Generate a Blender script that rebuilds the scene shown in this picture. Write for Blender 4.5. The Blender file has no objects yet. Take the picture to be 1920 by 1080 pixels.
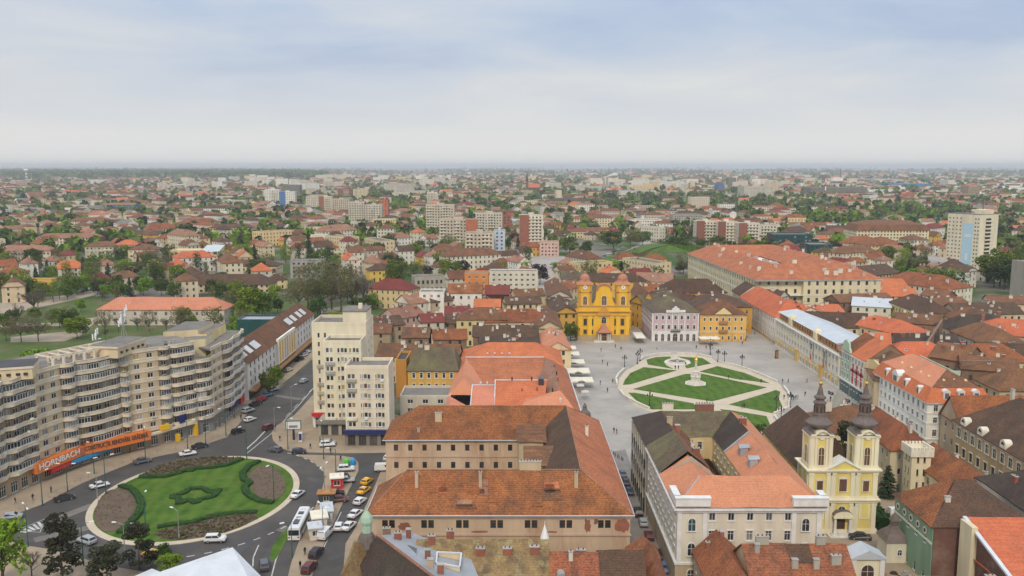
import bpy,bmesh,math,random
import numpy as np
from mathutils import Vector,Matrix
R=math.radians
random.seed(7)
rng=np.random.default_rng(11)
scene=bpy.context.scene
COL=scene.collection
# --- camera
FPX,HCAM,PITCH=1650.0,78.0,math.atan(229/1650.0)
cam=bpy.data.cameras.new('camera')
cam.sensor_width=36.0
cam.lens=FPX/1920*36.0
cam.clip_start,cam.clip_end=1.0,90000.0
camo=bpy.data.objects.new('camera',cam)
COL.objects.link(camo)
camo.location=(0,0,HCAM)
camo.rotation_euler=(R(90)-PITCH,0,0)
scene.camera=camo
# --- sky, sun, exposure
world=bpy.data.worlds.new('World')
scene.world=world
world.use_nodes=True
SUN_EL,SUN_AZ=42.0,-6.0
def build_world():
 nt=world.node_tree
 nt.nodes.clear()
 N,Lk=nt.nodes.new,nt.links.new
 out=N('ShaderNodeOutputWorld')
 bg=N('ShaderNodeBackground')
 bg.inputs['Strength'].default_value=0.1
 Lk(bg.outputs[0],out.inputs[0])
 sky=N('ShaderNodeTexSky')
 sky.sky_type='NISHITA'
 sky.sun_disc=False
 sky.sun_elevation=R(SUN_EL)
 sky.sun_rotation=R(180-SUN_AZ)
 sky.altitude=100
 sky.air_density,sky.dust_density=1.0,1.5
 tc=N('ShaderNodeTexCoord')
 sep=N('ShaderNodeSeparateXYZ')
 Lk(tc.outputs['Generated'],sep.inputs[0])
 def M(op,a,b=None,clamp=False):
  n=N('ShaderNodeMath');n.operation=op;n.use_clamp=clamp
  for i,v in enumerate((a,b)):
   if v is None:continue
   if isinstance(v,(int,float)):n.inputs[i].default_value=v
   else :Lk(v,n.inputs[i])
  return n.outputs[0]
 z=M('MAXIMUM',sep.outputs[2],0.0)
 zz=M('ADD',z,0.14)
 comb=N('ShaderNodeCombineXYZ')
 Lk(M('DIVIDE',sep.outputs[0],zz),comb.inputs[0])
 Lk(M('DIVIDE',sep.outputs[1],zz),comb.inputs[1])
 off=N('ShaderNodeVectorMath');off.operation='ADD';Lk(comb.outputs[0],off.inputs[0]);off.inputs[1].default_value=(-13,-7,4)
 def noise(scale,detail,rough,dist=0.0):
  n=N('ShaderNodeTexNoise')
  n.inputs['Scale'].default_value=scale;n.inputs['Detail'].default_value=detail
  n.inputs['Roughness'].default_value=rough;n.inputs['Distortion'].default_value=dist
  Lk(off.outputs[0],n.inputs['Vector'])
  return n.outputs[0]
 def ramp(fac,stops):
  r=N('ShaderNodeValToRGB')
  e=r.color_ramp.elements
  while len(e)<len(stops):e.new(0.5)
  for k,(p,c) in enumerate(stops):
   e[k].position=p;e[k].color=(*c,1)
  Lk(fac,r.inputs[0])
  return r.outputs[0]
 def mix(fac,a,b):
  m=N('ShaderNodeMix');m.data_type='RGBA'
  if isinstance(fac,(int,float)):m.inputs[0].default_value=fac
  else :Lk(fac,m.inputs[0])
  for i,v in ((6,a),(7,b)):
   if isinstance(v,tuple):m.inputs[i].default_value=(*v,1)
   else :Lk(v,m.inputs[i])
  return m.outputs[2]
 n1=noise(0.95,6,0.52,0.4)
 n2=noise(0.30,2,0.4)
 cl=M('ADD',M('MULTIPLY',n1,0.62),M('MULTIPLY',n2,0.38))
 cloud=ramp(cl,[(0.36,(3.6,4.4,5.9)),(0.45,(4.4,5.1,6.25)),(0.52,(5.1,5.5,6.2)),(0.63,(6.3,6.4,6.4))])
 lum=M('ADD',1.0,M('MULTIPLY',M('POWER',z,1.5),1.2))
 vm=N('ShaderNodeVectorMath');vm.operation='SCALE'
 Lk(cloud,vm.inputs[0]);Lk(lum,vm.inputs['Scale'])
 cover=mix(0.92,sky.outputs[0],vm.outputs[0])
 hz=ramp(z,[(0.0,(1,1,1)),(0.03,(0.92,0.92,0.92)),(0.075,(0.5,0.5,0.5)),(0.125,(0.1,0.1,0.1)),(0.18,(0,0,0))])
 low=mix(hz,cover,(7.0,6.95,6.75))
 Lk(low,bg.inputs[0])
build_world()
sun=bpy.data.lights.new('sun','SUN')
sun.energy,sun.angle,sun.color=1.5,R(10),(1.0,0.87,0.70)
suno=bpy.data.objects.new('sun',sun)
COL.objects.link(suno)
_d=Vector((math.sin(R(SUN_AZ))*math.cos(R(SUN_EL)),-math.cos(R(SUN_AZ))*math.cos(R(SUN_EL)),math.sin(R(SUN_EL))))
suno.rotation_euler=_d.to_track_quat('Z','Y').to_euler()
suno.location=(60,-60,300)
vs=scene.view_settings
vs.view_transform,vs.look,vs.exposure,vs.gamma='Standard','None',0.17,1.0
vs.use_curve_mapping=False
scene.cycles.max_bounces=5
scene.cycles.diffuse_bounces=2
scene.cycles.glossy_bounces=2
scene.cycles.transmission_bounces=2
scene.cycles.volume_bounces=0
scene.cycles.caustics_reflective=scene.cycles.caustics_refractive=False
# --- plan helpers: a picture point back to its place in the town
_s,_c=math.sin(PITCH),math.cos(PITCH)
def G(px,py,z=0.0):
 u,v=px-960.0,py-540.0
 D=FPX*_s+v*_c
 t=(HCAM-z)/D
 return u*t,(FPX*_c-v*_s)*t
def PXY(x,y,z):
 dz=HCAM-z
 d=y*_c+dz*_s
 return 960+FPX*x/d,540+FPX*(-y*_s+dz*_c)/d
def Zat(py,Y):
 v=py-540.0
 return HCAM-Y*(FPX*_s+v*_c)/(FPX*_c-v*_s)
# --- materials
def lin(r,g,b):
 f=lambda c:(c/255/12.92) if c/255<=0.04045 else ((c/255+0.055)/1.055)**2.4
 return f(r),f(g),f(b)
MATS={}
def mat(name,c1,c2=None,scale=0.5,rough=0.9,c3=None,f3=0.5,s3=0.12,rnd=0.0,rows=0.0,rowfreq=3.6,bump=0.0,streak=False,metal=0.0,spec=0.3,hues=0.0,lo=0.35,hi=0.65,mow=0.0):
 """Procedural surface: two tones by noise, a third one (dirt, moss) by larger noise, optional courses, relief, a shade of its own per object."""
 m=bpy.data.materials.new(name)
 m.use_nodes=True
 nt=m.node_tree
 N,Lk=nt.nodes.new,nt.links.new
 b=nt.nodes['Principled BSDF']
 b.inputs['Roughness'].default_value=rough
 b.inputs['Metallic'].default_value=metal
 b.inputs['Specular IOR Level'].default_value=spec
 geo=N('ShaderNodeNewGeometry')
 vec=geo.outputs['Position']
 if streak:
  mp=N('ShaderNodeMapping');mp.inputs['Scale'].default_value=(1,1,0.22)
  Lk(vec,mp.inputs[0]);svec=mp.outputs[0]
 else :
  svec=vec
 def noise(v,s,d=4,r=0.6):
  n=N('ShaderNodeTexNoise');n.inputs['Scale'].default_value=s;n.inputs['Detail'].default_value=d;n.inputs['Roughness'].default_value=r
  Lk(v,n.inputs['Vector'])
  return n.outputs[0]
 def rmp(f,a,c):
  n=N('ShaderNodeMapRange');n.inputs[1].default_value=a;n.inputs[2].default_value=c
  Lk(f,n.inputs[0])
  return n.outputs[0]
 def mix(fac,a,c,bt='MIX'):
  n=N('ShaderNodeMix');n.data_type='RGBA';n.blend_type=bt
  for i,v in ((0,fac),(6,a),(7,c)):
   if isinstance(v,(int,float)):n.inputs[i].default_value=v
   elif isinstance(v,tuple):n.inputs[i].default_value=(*v,1)
   else :Lk(v,n.inputs[i])
  return n.outputs[2]
 col=c1
 if c2 is not None:
  col=mix(rmp(noise(svec,scale),lo,hi),c1,c2)
 if c3 is not None:
  n=N('ShaderNodeMath');n.operation='MULTIPLY';n.inputs[1].default_value=f3
  Lk(rmp(noise(svec,s3,5,0.68),0.47,0.66),n.inputs[0])
  col=mix(n.outputs[0],col,c3)
 if rows:
  sp=N('ShaderNodeSeparateXYZ');Lk(vec,sp.inputs[0])
  a=N('ShaderNodeMath');a.operation='MULTIPLY';a.inputs[1].default_value=rowfreq;Lk(sp.outputs[2],a.inputs[0])
  fr=N('ShaderNodeMath');fr.operation='FRACT';Lk(a.outputs[0],fr.inputs[0])
  w=N('ShaderNodeMath');w.operation='LESS_THAN';w.inputs[1].default_value=0.3;Lk(fr.outputs[0],w.inputs[0])
  w2=N('ShaderNodeMath');w2.operation='MULTIPLY';w2.inputs[1].default_value=rows;Lk(w.outputs[0],w2.inputs[0])
  col=mix(w2.outputs[0],col,(0.0,0.0,0.0))
  col=mix(rmp(noise(vec,2.6,1,0.5),0.40,0.62),col,mix(min(0.36,rows*2.1),col,(0.02,0.012,0.01)))
 if mow:
  wv=N('ShaderNodeTexWave');wv.inputs['Scale'].default_value=0.09;wv.inputs['Distortion'].default_value=5.0;wv.inputs['Detail'].default_value=3.0
  Lk(vec,wv.inputs['Vector'])
  k=N('ShaderNodeMath');k.operation='MULTIPLY';k.inputs[1].default_value=mow;Lk(wv.outputs['Fac'],k.inputs[0])
  col=mix(k.outputs[0],col,(0.15,0.20,0.035))
 if rnd:
  oi=N('ShaderNodeObjectInfo')
  hs=N('ShaderNodeHueSaturation')
  v=N('ShaderNodeMapRange');v.inputs[3].default_value=1-rnd;v.inputs[4].default_value=1+rnd*0.8
  Lk(oi.outputs['Random'],v.inputs[0]);Lk(v.outputs[0],hs.inputs['Value'])
  if hues:
   q=N('ShaderNodeMath');q.operation='FRACT';k=N('ShaderNodeMath');k.operation='MULTIPLY';k.inputs[1].default_value=7.31
   Lk(oi.outputs['Random'],k.inputs[0]);Lk(k.outputs[0],q.inputs[0])
   h=N('ShaderNodeMapRange');h.inputs[3].default_value=0.5-hues;h.inputs[4].default_value=0.5+hues
   Lk(q.outputs[0],h.inputs[0]);Lk(h.outputs[0],hs.inputs['Hue'])
  if isinstance(col,tuple):hs.inputs['Color'].default_value=(*col,1)
  else :Lk(col,hs.inputs['Color'])
  col=hs.outputs[0]
 if isinstance(col,tuple):b.inputs['Base Color'].default_value=(*col,1)
 else :Lk(col,b.inputs['Base Color'])
 if bump:
  bp=N('ShaderNodeBump');bp.inputs['Strength'].default_value=bump;bp.inputs['Distance'].default_value=0.12
  Lk(noise(vec,4.0,3),bp.inputs['Height']);Lk(bp.outputs[0],b.inputs['Normal'])
 MATS[name]=m
 return m
def tile(name,c1,c2,c3,f3=0.55,rows=0.16,rnd=0.12,s3=0.12):
 return mat(name,c1,c2,0.35,0.92,c3,f3,s3,rnd,rows,3.4,0.35,streak=True,hues=0.005)
def plaster(name,c,dirt=0.35,rnd=0.06,d=None):
 c=(c[0],c[1]*0.965,c[2]*0.86)
 c2=tuple(x*0.86 for x in c)
 c3=d or (c[0]*0.5+0.03,c[1]*0.46+0.03,c[2]*0.42+0.03)
 return mat(name,c,c2,0.4,0.93,c3,dirt,0.16,rnd,streak=True,hues=0.01)
tile('tile_red',(0.40,0.140,0.052),(0.28,0.098,0.042),(0.13,0.066,0.038),0.7,0.22,0.12,0.2)
tile('tile_new',(0.64,0.190,0.078),(0.55,0.155,0.066),(0.36,0.115,0.058),0.5,0.10,0.06)
tile('tile_salmon',(0.66,0.265,0.150),(0.61,0.235,0.130),(0.42,0.18,0.11),0.45,0.07,0.05)
tile('tile_brown',(0.155,0.086,0.050),(0.105,0.062,0.040),(0.07,0.055,0.040),0.7,0.2,0.14,0.2)
tile('tile_rust',(0.28,0.125,0.058),(0.19,0.090,0.048),(0.10,0.070,0.046),0.7,0.2,0.14,0.2)
tile('tile_dark',(0.085,0.058,0.045),(0.062,0.045,0.037),(0.10,0.09,0.055))
tile('tile_moss',(0.155,0.115,0.070),(0.115,0.092,0.062),(0.20,0.185,0.082),0.75,0.14,0.08)
tile('tile_orange',(0.56,0.200,0.090),(0.47,0.160,0.074),(0.30,0.115,0.062),0.6,0.14,0.0,0.2)
tile('tile_lichen',(0.32,0.205,0.090),(0.15,0.100,0.062),(0.38,0.31,0.15),0.85,0.11,0.05,0.5)
tile('tile_spotted',(0.41,0.150,0.068),(0.30,0.110,0.056),(0.14,0.075,0.05),0.75,0.20,0.05,0.30)
tile('tile_maroon',(0.22,0.052,0.040),(0.18,0.044,0.036),(0.12,0.04,0.034),0.4,0.05,0.08)
tile('tile_oldpink',(0.40,0.205,0.125),(0.30,0.150,0.095),(0.18,0.11,0.08),0.6,0.1,0.1,0.2)
mat('metal_grey',(0.38,0.40,0.42),(0.29,0.31,0.33),0.3,0.55,(0.30,0.31,0.32),0.5,0.2,0.06,spec=0.4)
mat('metal_white',(0.66,0.68,0.70),(0.58,0.60,0.62),0.3,0.6,(0.45,0.45,0.44),0.4,0.2)
mat('metal_light',(0.56,0.60,0.62),(0.50,0.54,0.57),0.25,0.5,(0.42,0.45,0.47),0.4,0.2,spec=0.4)
mat('bitumen',(0.235,0.215,0.185),(0.185,0.17,0.15),0.4,0.95,(0.13,0.12,0.11),0.6,0.15,0.15)
mat('bitumen_dark',(0.085,0.085,0.09),(0.065,0.065,0.07),0.4,0.9,(0.13,0.12,0.11),0.5,0.2,0.1)
mat('copper_brown',(0.16,0.125,0.105),(0.12,0.095,0.082),1.2,0.55,(0.20,0.16,0.14),0.5,0.5,spec=0.4)
mat('copper_pink',(0.50,0.215,0.13),(0.42,0.175,0.11),0.8,0.7,(0.33,0.16,0.11),0.4,0.4)
for n,c,d in [('cream',(0.74,0.63,0.45),.35),('cream_yellow',(0.78,0.64,0.36),.3),('offwhite',(0.78,0.74,0.66),.35),('white',(0.85,0.84,0.83),.25),('beige',(0.58,0.48,0.35),.4),('beige_light',(0.74,0.66,0.54),.35),('tan',(0.42,0.33,0.23),.5),('grey',(0.45,0.43,0.39),.45),('grey_light',(0.66,0.63,0.57),.4),('grey_dark',(0.24,0.23,0.215),.45),('yellow',(0.76,0.50,0.13),.3),('ochre',(0.66,0.36,0.08),.3),('orange_wall',(0.70,0.30,0.09),.25),('mint',(0.44,0.60,0.50),.3),('green_wall',(0.26,0.41,0.30),.35),('lilac',(0.62,0.47,0.55),.25),('pink',(0.66,0.46,0.42),.3),('stone_pink',(0.58,0.44,0.35),.6),('lightblue',(0.55,0.66,0.82),.25),('dome_yellow',(0.90,0.53,0.06),.15),('serb_yellow',(0.86,0.73,0.25),.2),('serb_cream',(0.83,0.79,0.63),.25),('palace_cream',(0.82,0.74,0.55),.25),('crimson',(0.42,0.05,0.06),.2),('panel_grey',(0.62,0.56,0.48),.5),('tower_cream',(0.80,0.74,0.62),.3),('flat_band',(0.78,0.70,0.60),.4),('flat_wall',(0.60,0.49,0.36),.4),('flat_recess_shade',(0.32,0.265,0.21),.4),('stone_ochre',(0.56,0.44,0.25),.5),('stone_base',(0.50,0.37,0.22),.5),('turq',(0.30,0.60,0.60),.2),('blue_wall',(0.10,0.22,0.50),.2)]:
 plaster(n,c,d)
plaster('barrack',(0.60,0.46,0.36),0.8,0.02,(0.36,0.19,0.115))
mat('brick',(0.34,0.125,0.075),(0.26,0.095,0.062),0.8,0.93,(0.20,0.13,0.10),0.6,0.25,0.12)
mat('brick_bright',(0.52,0.17,0.085),(0.45,0.14,0.075),0.8,0.93,(0.3,0.13,0.09),0.4,0.25,0.1)
mat('brick_dark',(0.175,0.085,0.060),(0.13,0.065,0.05),0.7,0.95,(0.30,0.20,0.16),0.6,0.35,0.1)
mat('brick_tan',(0.30,0.19,0.12),(0.24,0.15,0.10),0.7,0.95,(0.16,0.11,0.08),0.6,0.3,0.1)
mat('trim_white',(0.76,0.75,0.72),(0.68,0.67,0.63),0.6,0.85,(0.5,0.48,0.44),0.3,0.3)
mat('trim_cream',(0.78,0.72,0.58),(0.70,0.64,0.50),0.6,0.88,(0.5,0.45,0.36),0.35,0.3)
mat('glass',(0.028,0.032,0.036),(0.045,0.05,0.055),0.25,0.12,rnd=0.5,spec=0.5)
mat('glass_mid',(0.10,0.11,0.115),(0.07,0.075,0.08),0.4,0.2,rnd=0.4,spec=0.5)
mat('curtain',(0.34,0.33,0.30),(0.24,0.23,0.21),0.9,0.4,rnd=0.3)
mat('shutter_brown',(0.16,0.085,0.05),(0.13,0.07,0.045),0.9,0.7,rnd=0.2)
mat('shutter_yellow',(0.42,0.29,0.09),(0.36,0.25,0.08),0.9,0.7,rnd=0.2)
mat('glass_teal',(0.02,0.07,0.075),(0.03,0.09,0.09),0.3,0.1,spec=0.5)
mat('frame_white',(0.74,0.73,0.70),rough=0.6)
mat('frame_brown',(0.13,0.07,0.045),rough=0.7)
mat('wood_dark',(0.085,0.045,0.03),(0.06,0.035,0.025),1.5,0.7)
mat('wood_tan',(0.42,0.22,0.085),(0.34,0.17,0.07),0.6,0.8)
mat('gold',(0.80,0.52,0.10),rough=0.3,metal=1.0)
mat('concrete',(0.42,0.40,0.36),(0.35,0.33,0.30),0.6,0.95,(0.25,0.24,0.22),0.5,0.3,0.08)
mat('stone_white',(0.72,0.68,0.60),(0.62,0.58,0.50),0.9,0.9,(0.45,0.41,0.34),0.4,0.5)
mat('iron_green',(0.025,0.115,0.085),rough=0.5)
mat('iron_dark',(0.03,0.033,0.035),rough=0.5)
mat('steel',(0.42,0.43,0.44),rough=0.4,metal=0.6)
mat('lamp_glass',(0.85,0.84,0.80),rough=0.3)
mat('canvas',(0.80,0.74,0.60),(0.74,0.68,0.55),0.5,0.9,(0.6,0.54,0.42),0.3,0.4)
mat('asphalt',(0.088,0.081,0.074),(0.068,0.063,0.058),0.15,0.93,(0.128,0.116,0.103),0.6,0.06,bump=0.1)
mat('pavement',(0.39,0.305,0.205),(0.33,0.255,0.175),0.25,0.95,(0.26,0.205,0.15),0.6,0.1,bump=0.1)
mat('kerbstone',(0.46,0.40,0.32),(0.39,0.34,0.27),0.5,0.92,(0.3,0.27,0.23),0.4,0.3)
mat('square_stone',(0.42,0.385,0.335),(0.365,0.335,0.295),0.11,0.9,(0.28,0.258,0.23),0.8,0.06,bump=0.08)
mat('cobble',(0.27,0.25,0.225),(0.22,0.20,0.185),0.3,0.93,(0.18,0.165,0.15),0.5,0.1)
mat('path_stone',(0.60,0.51,0.375),(0.54,0.455,0.335),0.5,0.93,(0.46,0.39,0.29),0.5,0.2)
mat('lawn',(0.062,0.146,0.007),(0.034,0.092,0.006),0.30,0.95,(0.110,0.158,0.024),0.7,0.20,bump=0.4,mow=0.3)
mat('lawn_dark',(0.036,0.100,0.014),(0.027,0.082,0.012),0.35,0.95,(0.075,0.13,0.03),0.6,0.15,bump=0.4)
mat('park_grass',(0.088,0.130,0.026),(0.060,0.098,0.020),0.10,0.95,(0.20,0.165,0.09),0.75,0.05,bump=0.4)
mat('hedge_leaf',(0.022,0.066,0.010),(0.014,0.045,0.008),1.3,0.9,(0.045,0.10,0.016),0.5,0.8)
mat('soil',(0.150,0.105,0.072),(0.115,0.080,0.056),0.6,0.97,(0.20,0.155,0.115),0.5,0.3,bump=0.5)
mat('flower_twig',(0.10,0.065,0.045),(0.06,0.055,0.028),0.8,0.95,(0.15,0.10,0.06),0.5,0.8)
mat('road_paint',(0.62,0.61,0.58),(0.42,0.41,0.39),0.8,0.9)
mat('dirt_path',(0.42,0.34,0.25),(0.36,0.29,0.215),0.2,0.95,(0.28,0.25,0.16),0.5,0.1)
for n,a,b in [('leaf_fresh',(0.205,0.315,0.014),(0.135,0.230,0.010)),('leaf_mid',(0.130,0.205,0.014),(0.085,0.145,0.011)),('leaf_dark',(0.066,0.112,0.011),(0.042,0.078,0.008)),('leaf_olive',(0.170,0.180,0.046),(0.120,0.130,0.036)),('leaf_conifer',(0.019,0.040,0.016),(0.030,0.050,0.018)),('leaf_pine',(0.036,0.048,0.020),(0.060,0.058,0.024)),('leaf_bud',(0.200,0.165,0.085),(0.140,0.125,0.055)),('twig',(0.125,0.098,0.078),(0.090,0.070,0.056)),('leaf_copper',(0.062,0.030,0.030),(0.045,0.024,0.022))]:
 mat(n,a,b,0.7,0.85,tuple(x*0.62 for x in b),0.55,0.35,0.22,hues=0.018)
mat('bark',(0.115,0.090,0.070),(0.08,0.062,0.05),2.0,0.95)
def paint(name,c,rough=0.3):
 return mat(name,c,rough=rough,spec=0.5)
for n,c in [('car_white',(0.72,0.72,0.71)),('car_silver',(0.40,0.42,0.44)),('car_black',(0.012,0.013,0.015)),('car_grey',(0.10,0.11,0.12)),('car_blue',(0.10,0.17,0.32)),('car_red',(0.33,0.025,0.02)),('car_maroon',(0.12,0.018,0.022)),('car_yellow',(0.80,0.42,0.015)),('car_beige',(0.55,0.50,0.38)),('car_navy',(0.02,0.03,0.06)),('paint_orange',(0.70,0.19,0.035)),('paint_red',(0.55,0.025,0.03)),('paint_blue',(0.03,0.27,0.55)),('paint_yellow',(0.80,0.48,0.02)),('paint_navy',(0.02,0.03,0.14)),('paint_green',(0.10,0.50,0.06)),('paint_magenta',(0.40,0.08,0.25)),('paint_dark',(0.05,0.05,0.055)),('paint_white',(0.78,0.78,0.76)),('paint_grey',(0.22,0.22,0.22)),('rubber',(0.012,0.012,0.012)),('car_glass',(0.02,0.024,0.028)),('tail_red',(0.35,0.01,0.01)),('banner_blue',(0.42,0.62,0.74))]:
 paint(n,c,0.75 if n in ('rubber','paint_orange','banner_blue') else 0.32)
for n,c in [('skin',(0.50,0.32,0.23)),('hair',(0.035,0.024,0.018)),('cloth_black',(0.018,0.018,0.02)),('cloth_navy',(0.03,0.04,0.08)),('cloth_grey',(0.13,0.13,0.14)),('cloth_red',(0.32,0.03,0.03)),('cloth_blue',(0.06,0.11,0.26)),('cloth_white',(0.6,0.59,0.56)),('cloth_brown',(0.12,0.07,0.045)),('denim',(0.045,0.06,0.10))]:
 mat(n,c,tuple(x*0.8 for x in c),6.0,0.9)
# --- mesh and object helpers
class MB:
 def __init__(s):
  s.v,s.f,s.m=[],[],[]
 def poly(s,pts,m=0):
  i=len(s.v)
  s.v+=[tuple(p) for p in pts]
  s.f.append(tuple(range(i,i+len(pts))));s.m.append(m)
 def box(s,x0,y0,z0,x1,y1,z1,m=0,bottom=False):
  i=len(s.v)
  s.v+=[(x0,y0,z0),(x1,y0,z0),(x1,y1,z0),(x0,y1,z0),(x0,y0,z1),(x1,y0,z1),(x1,y1,z1),(x0,y1,z1)]
  fs=[(0,1,5,4),(1,2,6,5),(2,3,7,6),(3,0,4,7),(4,5,6,7)]+([(3,2,1,0)] if bottom else [])
  for q in fs:
   s.f.append(tuple(i+k for k in q));s.m.append(m)
 def prism(s,pts,z0,z1,m=0,top=True,mt=None,bottom=False):
  n=len(pts);i=len(s.v)
  s.v+=[(p[0],p[1],z0) for p in pts]+[(p[0],p[1],z1) for p in pts]
  for k in range(n):
   l=(k+1)%n
   s.f.append((i+k,i+l,i+n+l,i+n+k));s.m.append(m)
  if top:s.f.append(tuple(range(i+n,i+2*n)));s.m.append(m if mt is None else mt)
  if bottom:s.f.append(tuple(range(i+n-1,i-1,-1)));s.m.append(m)
 def lathe(s,prof,n=10,cx=0,cy=0,m=0,a0=0.0,sq=False):
  """prof: (radius, z) from low to high."""
  i=len(s.v)
  for r,z in prof:
   for k in range(n):
    a=a0+2*math.pi*k/n
    s.v.append((cx+r*math.cos(a),cy+r*math.sin(a),z))
  for j in range(len(prof)-1):
   for k in range(n):
    l=(k+1)%n
    s.f.append((i+j*n+k,i+j*n+l,i+(j+1)*n+l,i+(j+1)*n+k));s.m.append(m)
  s.f.append(tuple(i+(len(prof)-1)*n+k for k in range(n)));s.m.append(m)
 def tube(s,a,b,r0,r1,n=5,m=0):
  a,b=Vector(a),Vector(b)
  d=(b-a)
  if d.length<1e-6:return
  d.normalize()
  u=d.orthogonal().normalized();w=d.cross(u)
  i=len(s.v)
  for p,r in ((a,r0),(b,r1)):
   for k in range(n):
    t=2*math.pi*k/n
    s.v.append(tuple(p+u*(r*math.cos(t))+w*(r*math.sin(t))))
  for k in range(n):
   l=(k+1)%n
   s.f.append((i+k,i+l,i+n+l,i+n+k));s.m.append(m)
  s.f.append(tuple(i+n+k for k in range(n)));s.m.append(m)
 def mesh(s,name,mats,smooth=False):
  me=bpy.data.meshes.new(name)
  me.from_pydata(s.v,[],s.f)
  for q in mats:me.materials.append(MATS[q])
  if len(mats)>1:me.polygons.foreach_set('material_index',s.m)
  if smooth:me.polygons.foreach_set('use_smooth',[True]*len(s.f))
  return me
 def build(s,name,mats,parent=None,loc=(0,0,0),rot=0.0,smooth=False):
  if isinstance(mats,str):mats=[mats]
  return put(name,s.mesh(name,mats,smooth),parent,loc,rot)
def put(name,data,parent=None,loc=(0,0,0),rot=0.0,scale=None):
 o=bpy.data.objects.new(name,data)
 COL.objects.link(o)
 o.location=loc
 if rot:o.rotation_euler=(0,0,rot)
 if scale:o.scale=scale
 if parent is not None:o.parent=parent
 return o
THINGS=[]
def tag(o,label,cat,group=None,kind=None):
 o['label']=label;o['category']=cat
 if group:o['group']=group
 if kind:o['kind']=kind
 THINGS.append(o)
 return o
def thing(name,label,cat,loc=(0,0,0),rot=0.0,group=None):
 o=bpy.data.objects.new(name,None)
 COL.objects.link(o)
 o.location=loc
 o.rotation_euler=(0,0,rot)
 o.empty_display_size=0.5
 return tag(o,label,cat,group)
def structure(o,kind='structure'):
 o['kind']=kind
 return o
def stuff(o):return structure(o,'stuff')
def setmat(o,name):
 o.material_slots[0].link='OBJECT'
 o.material_slots[0].material=MATS[name]
OCC=[]
def free(x,y,r):
 for a,b,c in OCC:
  if (a-x)**2+(b-y)**2<(c+r)**2:return False
 return True
# --- windows
WIN={}
def win_mesh(w,h,style):
 """frame mesh, pane mesh. x along the wall, y into the wall, z up; origin at the middle of the sill."""
 key=(round(w,2),round(h,2),style)
 if key in WIN:return WIN[key]
 fr,pn=MB(),MB()
 st=style.split('+')
 base=st[0]
 fm={'w':'frame_white','b':'frame_brown','d':'frame_brown','dw':'frame_white','aw':'frame_white','ab':'frame_brown','hole':'frame_brown','bf':'frame_brown','st':'frame_white'}.get(base,'frame_white')
 t=0.07 if w<1.4 else 0.08
 a,b=-w/2,w/2
 y0,y1=0.10,0.16
 if base.endswith('f'):y0,y1=-0.07,-0.005
 fr.box(a,y0,0,a+t,y1,h,0);fr.box(b-t,y0,0,b,y1,h,0)
 fr.box(a+t,y0,0,b-t,y1,t,0);fr.box(a+t,y0,h-t,b-t,y1,h,0,True)
 nv=max(1,round(w/0.75)) if base!='hole' else (2 if w>1.3 else 1)
 for k in range(1,nv):
  x=a+w*k/nv
  fr.box(x-t/2,y0,t,x+t/2,y1,h-t,0)
 if h>1.5:fr.box(a+t,y0+0.005,h*0.68,b-t,y1,h*0.68+t*0.8,0)
 yp=-0.012 if base.endswith('f') else 0.165
 pn.poly([(a,yp,0),(b,yp,0),(b,yp,h),(a,yp,h)])
 mats=[fm]
 for e in st[1:]:
  tm={'t':'trim_white','c':'trim_cream','y':'stone_white','o':'ochre'}[e[0]]
  mats.append(tm)
  k=len(mats)-1
  q,p=0.16,-0.07
  fr.box(a-q,p,-0.02,a,0.02,h+0.02,k);fr.box(b,p,-0.02,b+q,0.02,h+0.02,k)
  fr.box(a-q-0.06,p-0.08,-0.18,b+q+0.06,0.02,-0.02,k,True)
  fr.box(a-q-0.06,p-0.08,h+0.02,b+q+0.06,0.02,h+0.24,k,True)
  if len(e)>1:
   fr.poly([(a-q-.1,p-.1,h+.24),(b+q+.1,p-.1,h+.24),(0,p-.1,h+.62)],k)
   fr.poly([(a-q-.1,p-.1,h+.24),(0,p-.1,h+.62),(0,.02,h+.62),(a-q-.1,.02,h+.24)],k)
   fr.poly([(0,p-.1,h+.62),(b+q+.1,p-.1,h+.24),(b+q+.1,.02,h+.24),(0,.02,h+.62)],k)
 if len(st)==1 and base!='hole':
  fr.box(a-0.08,-0.10,-0.08,b+0.08,0.02,-0.01,0,True)
 WIN[key]=(fr.mesh('window',mats),pn.mesh('pane',['glass']))
 return WIN[key]
def pane_kind(mix):
 r=random.random()
 acc=0
 for k,p in mix:
  acc+=p
  if r<acc:return k
 return 'glass'
MIX_OLD=(('glass',.68),('glass_mid',.2),('curtain',.12))
MIX_FLAT=(('glass',.38),('glass_mid',.27),('curtain',.2),('shutter_brown',.08),('shutter_yellow',.07))
MIX_DARK=(('glass',1.0),)
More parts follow.
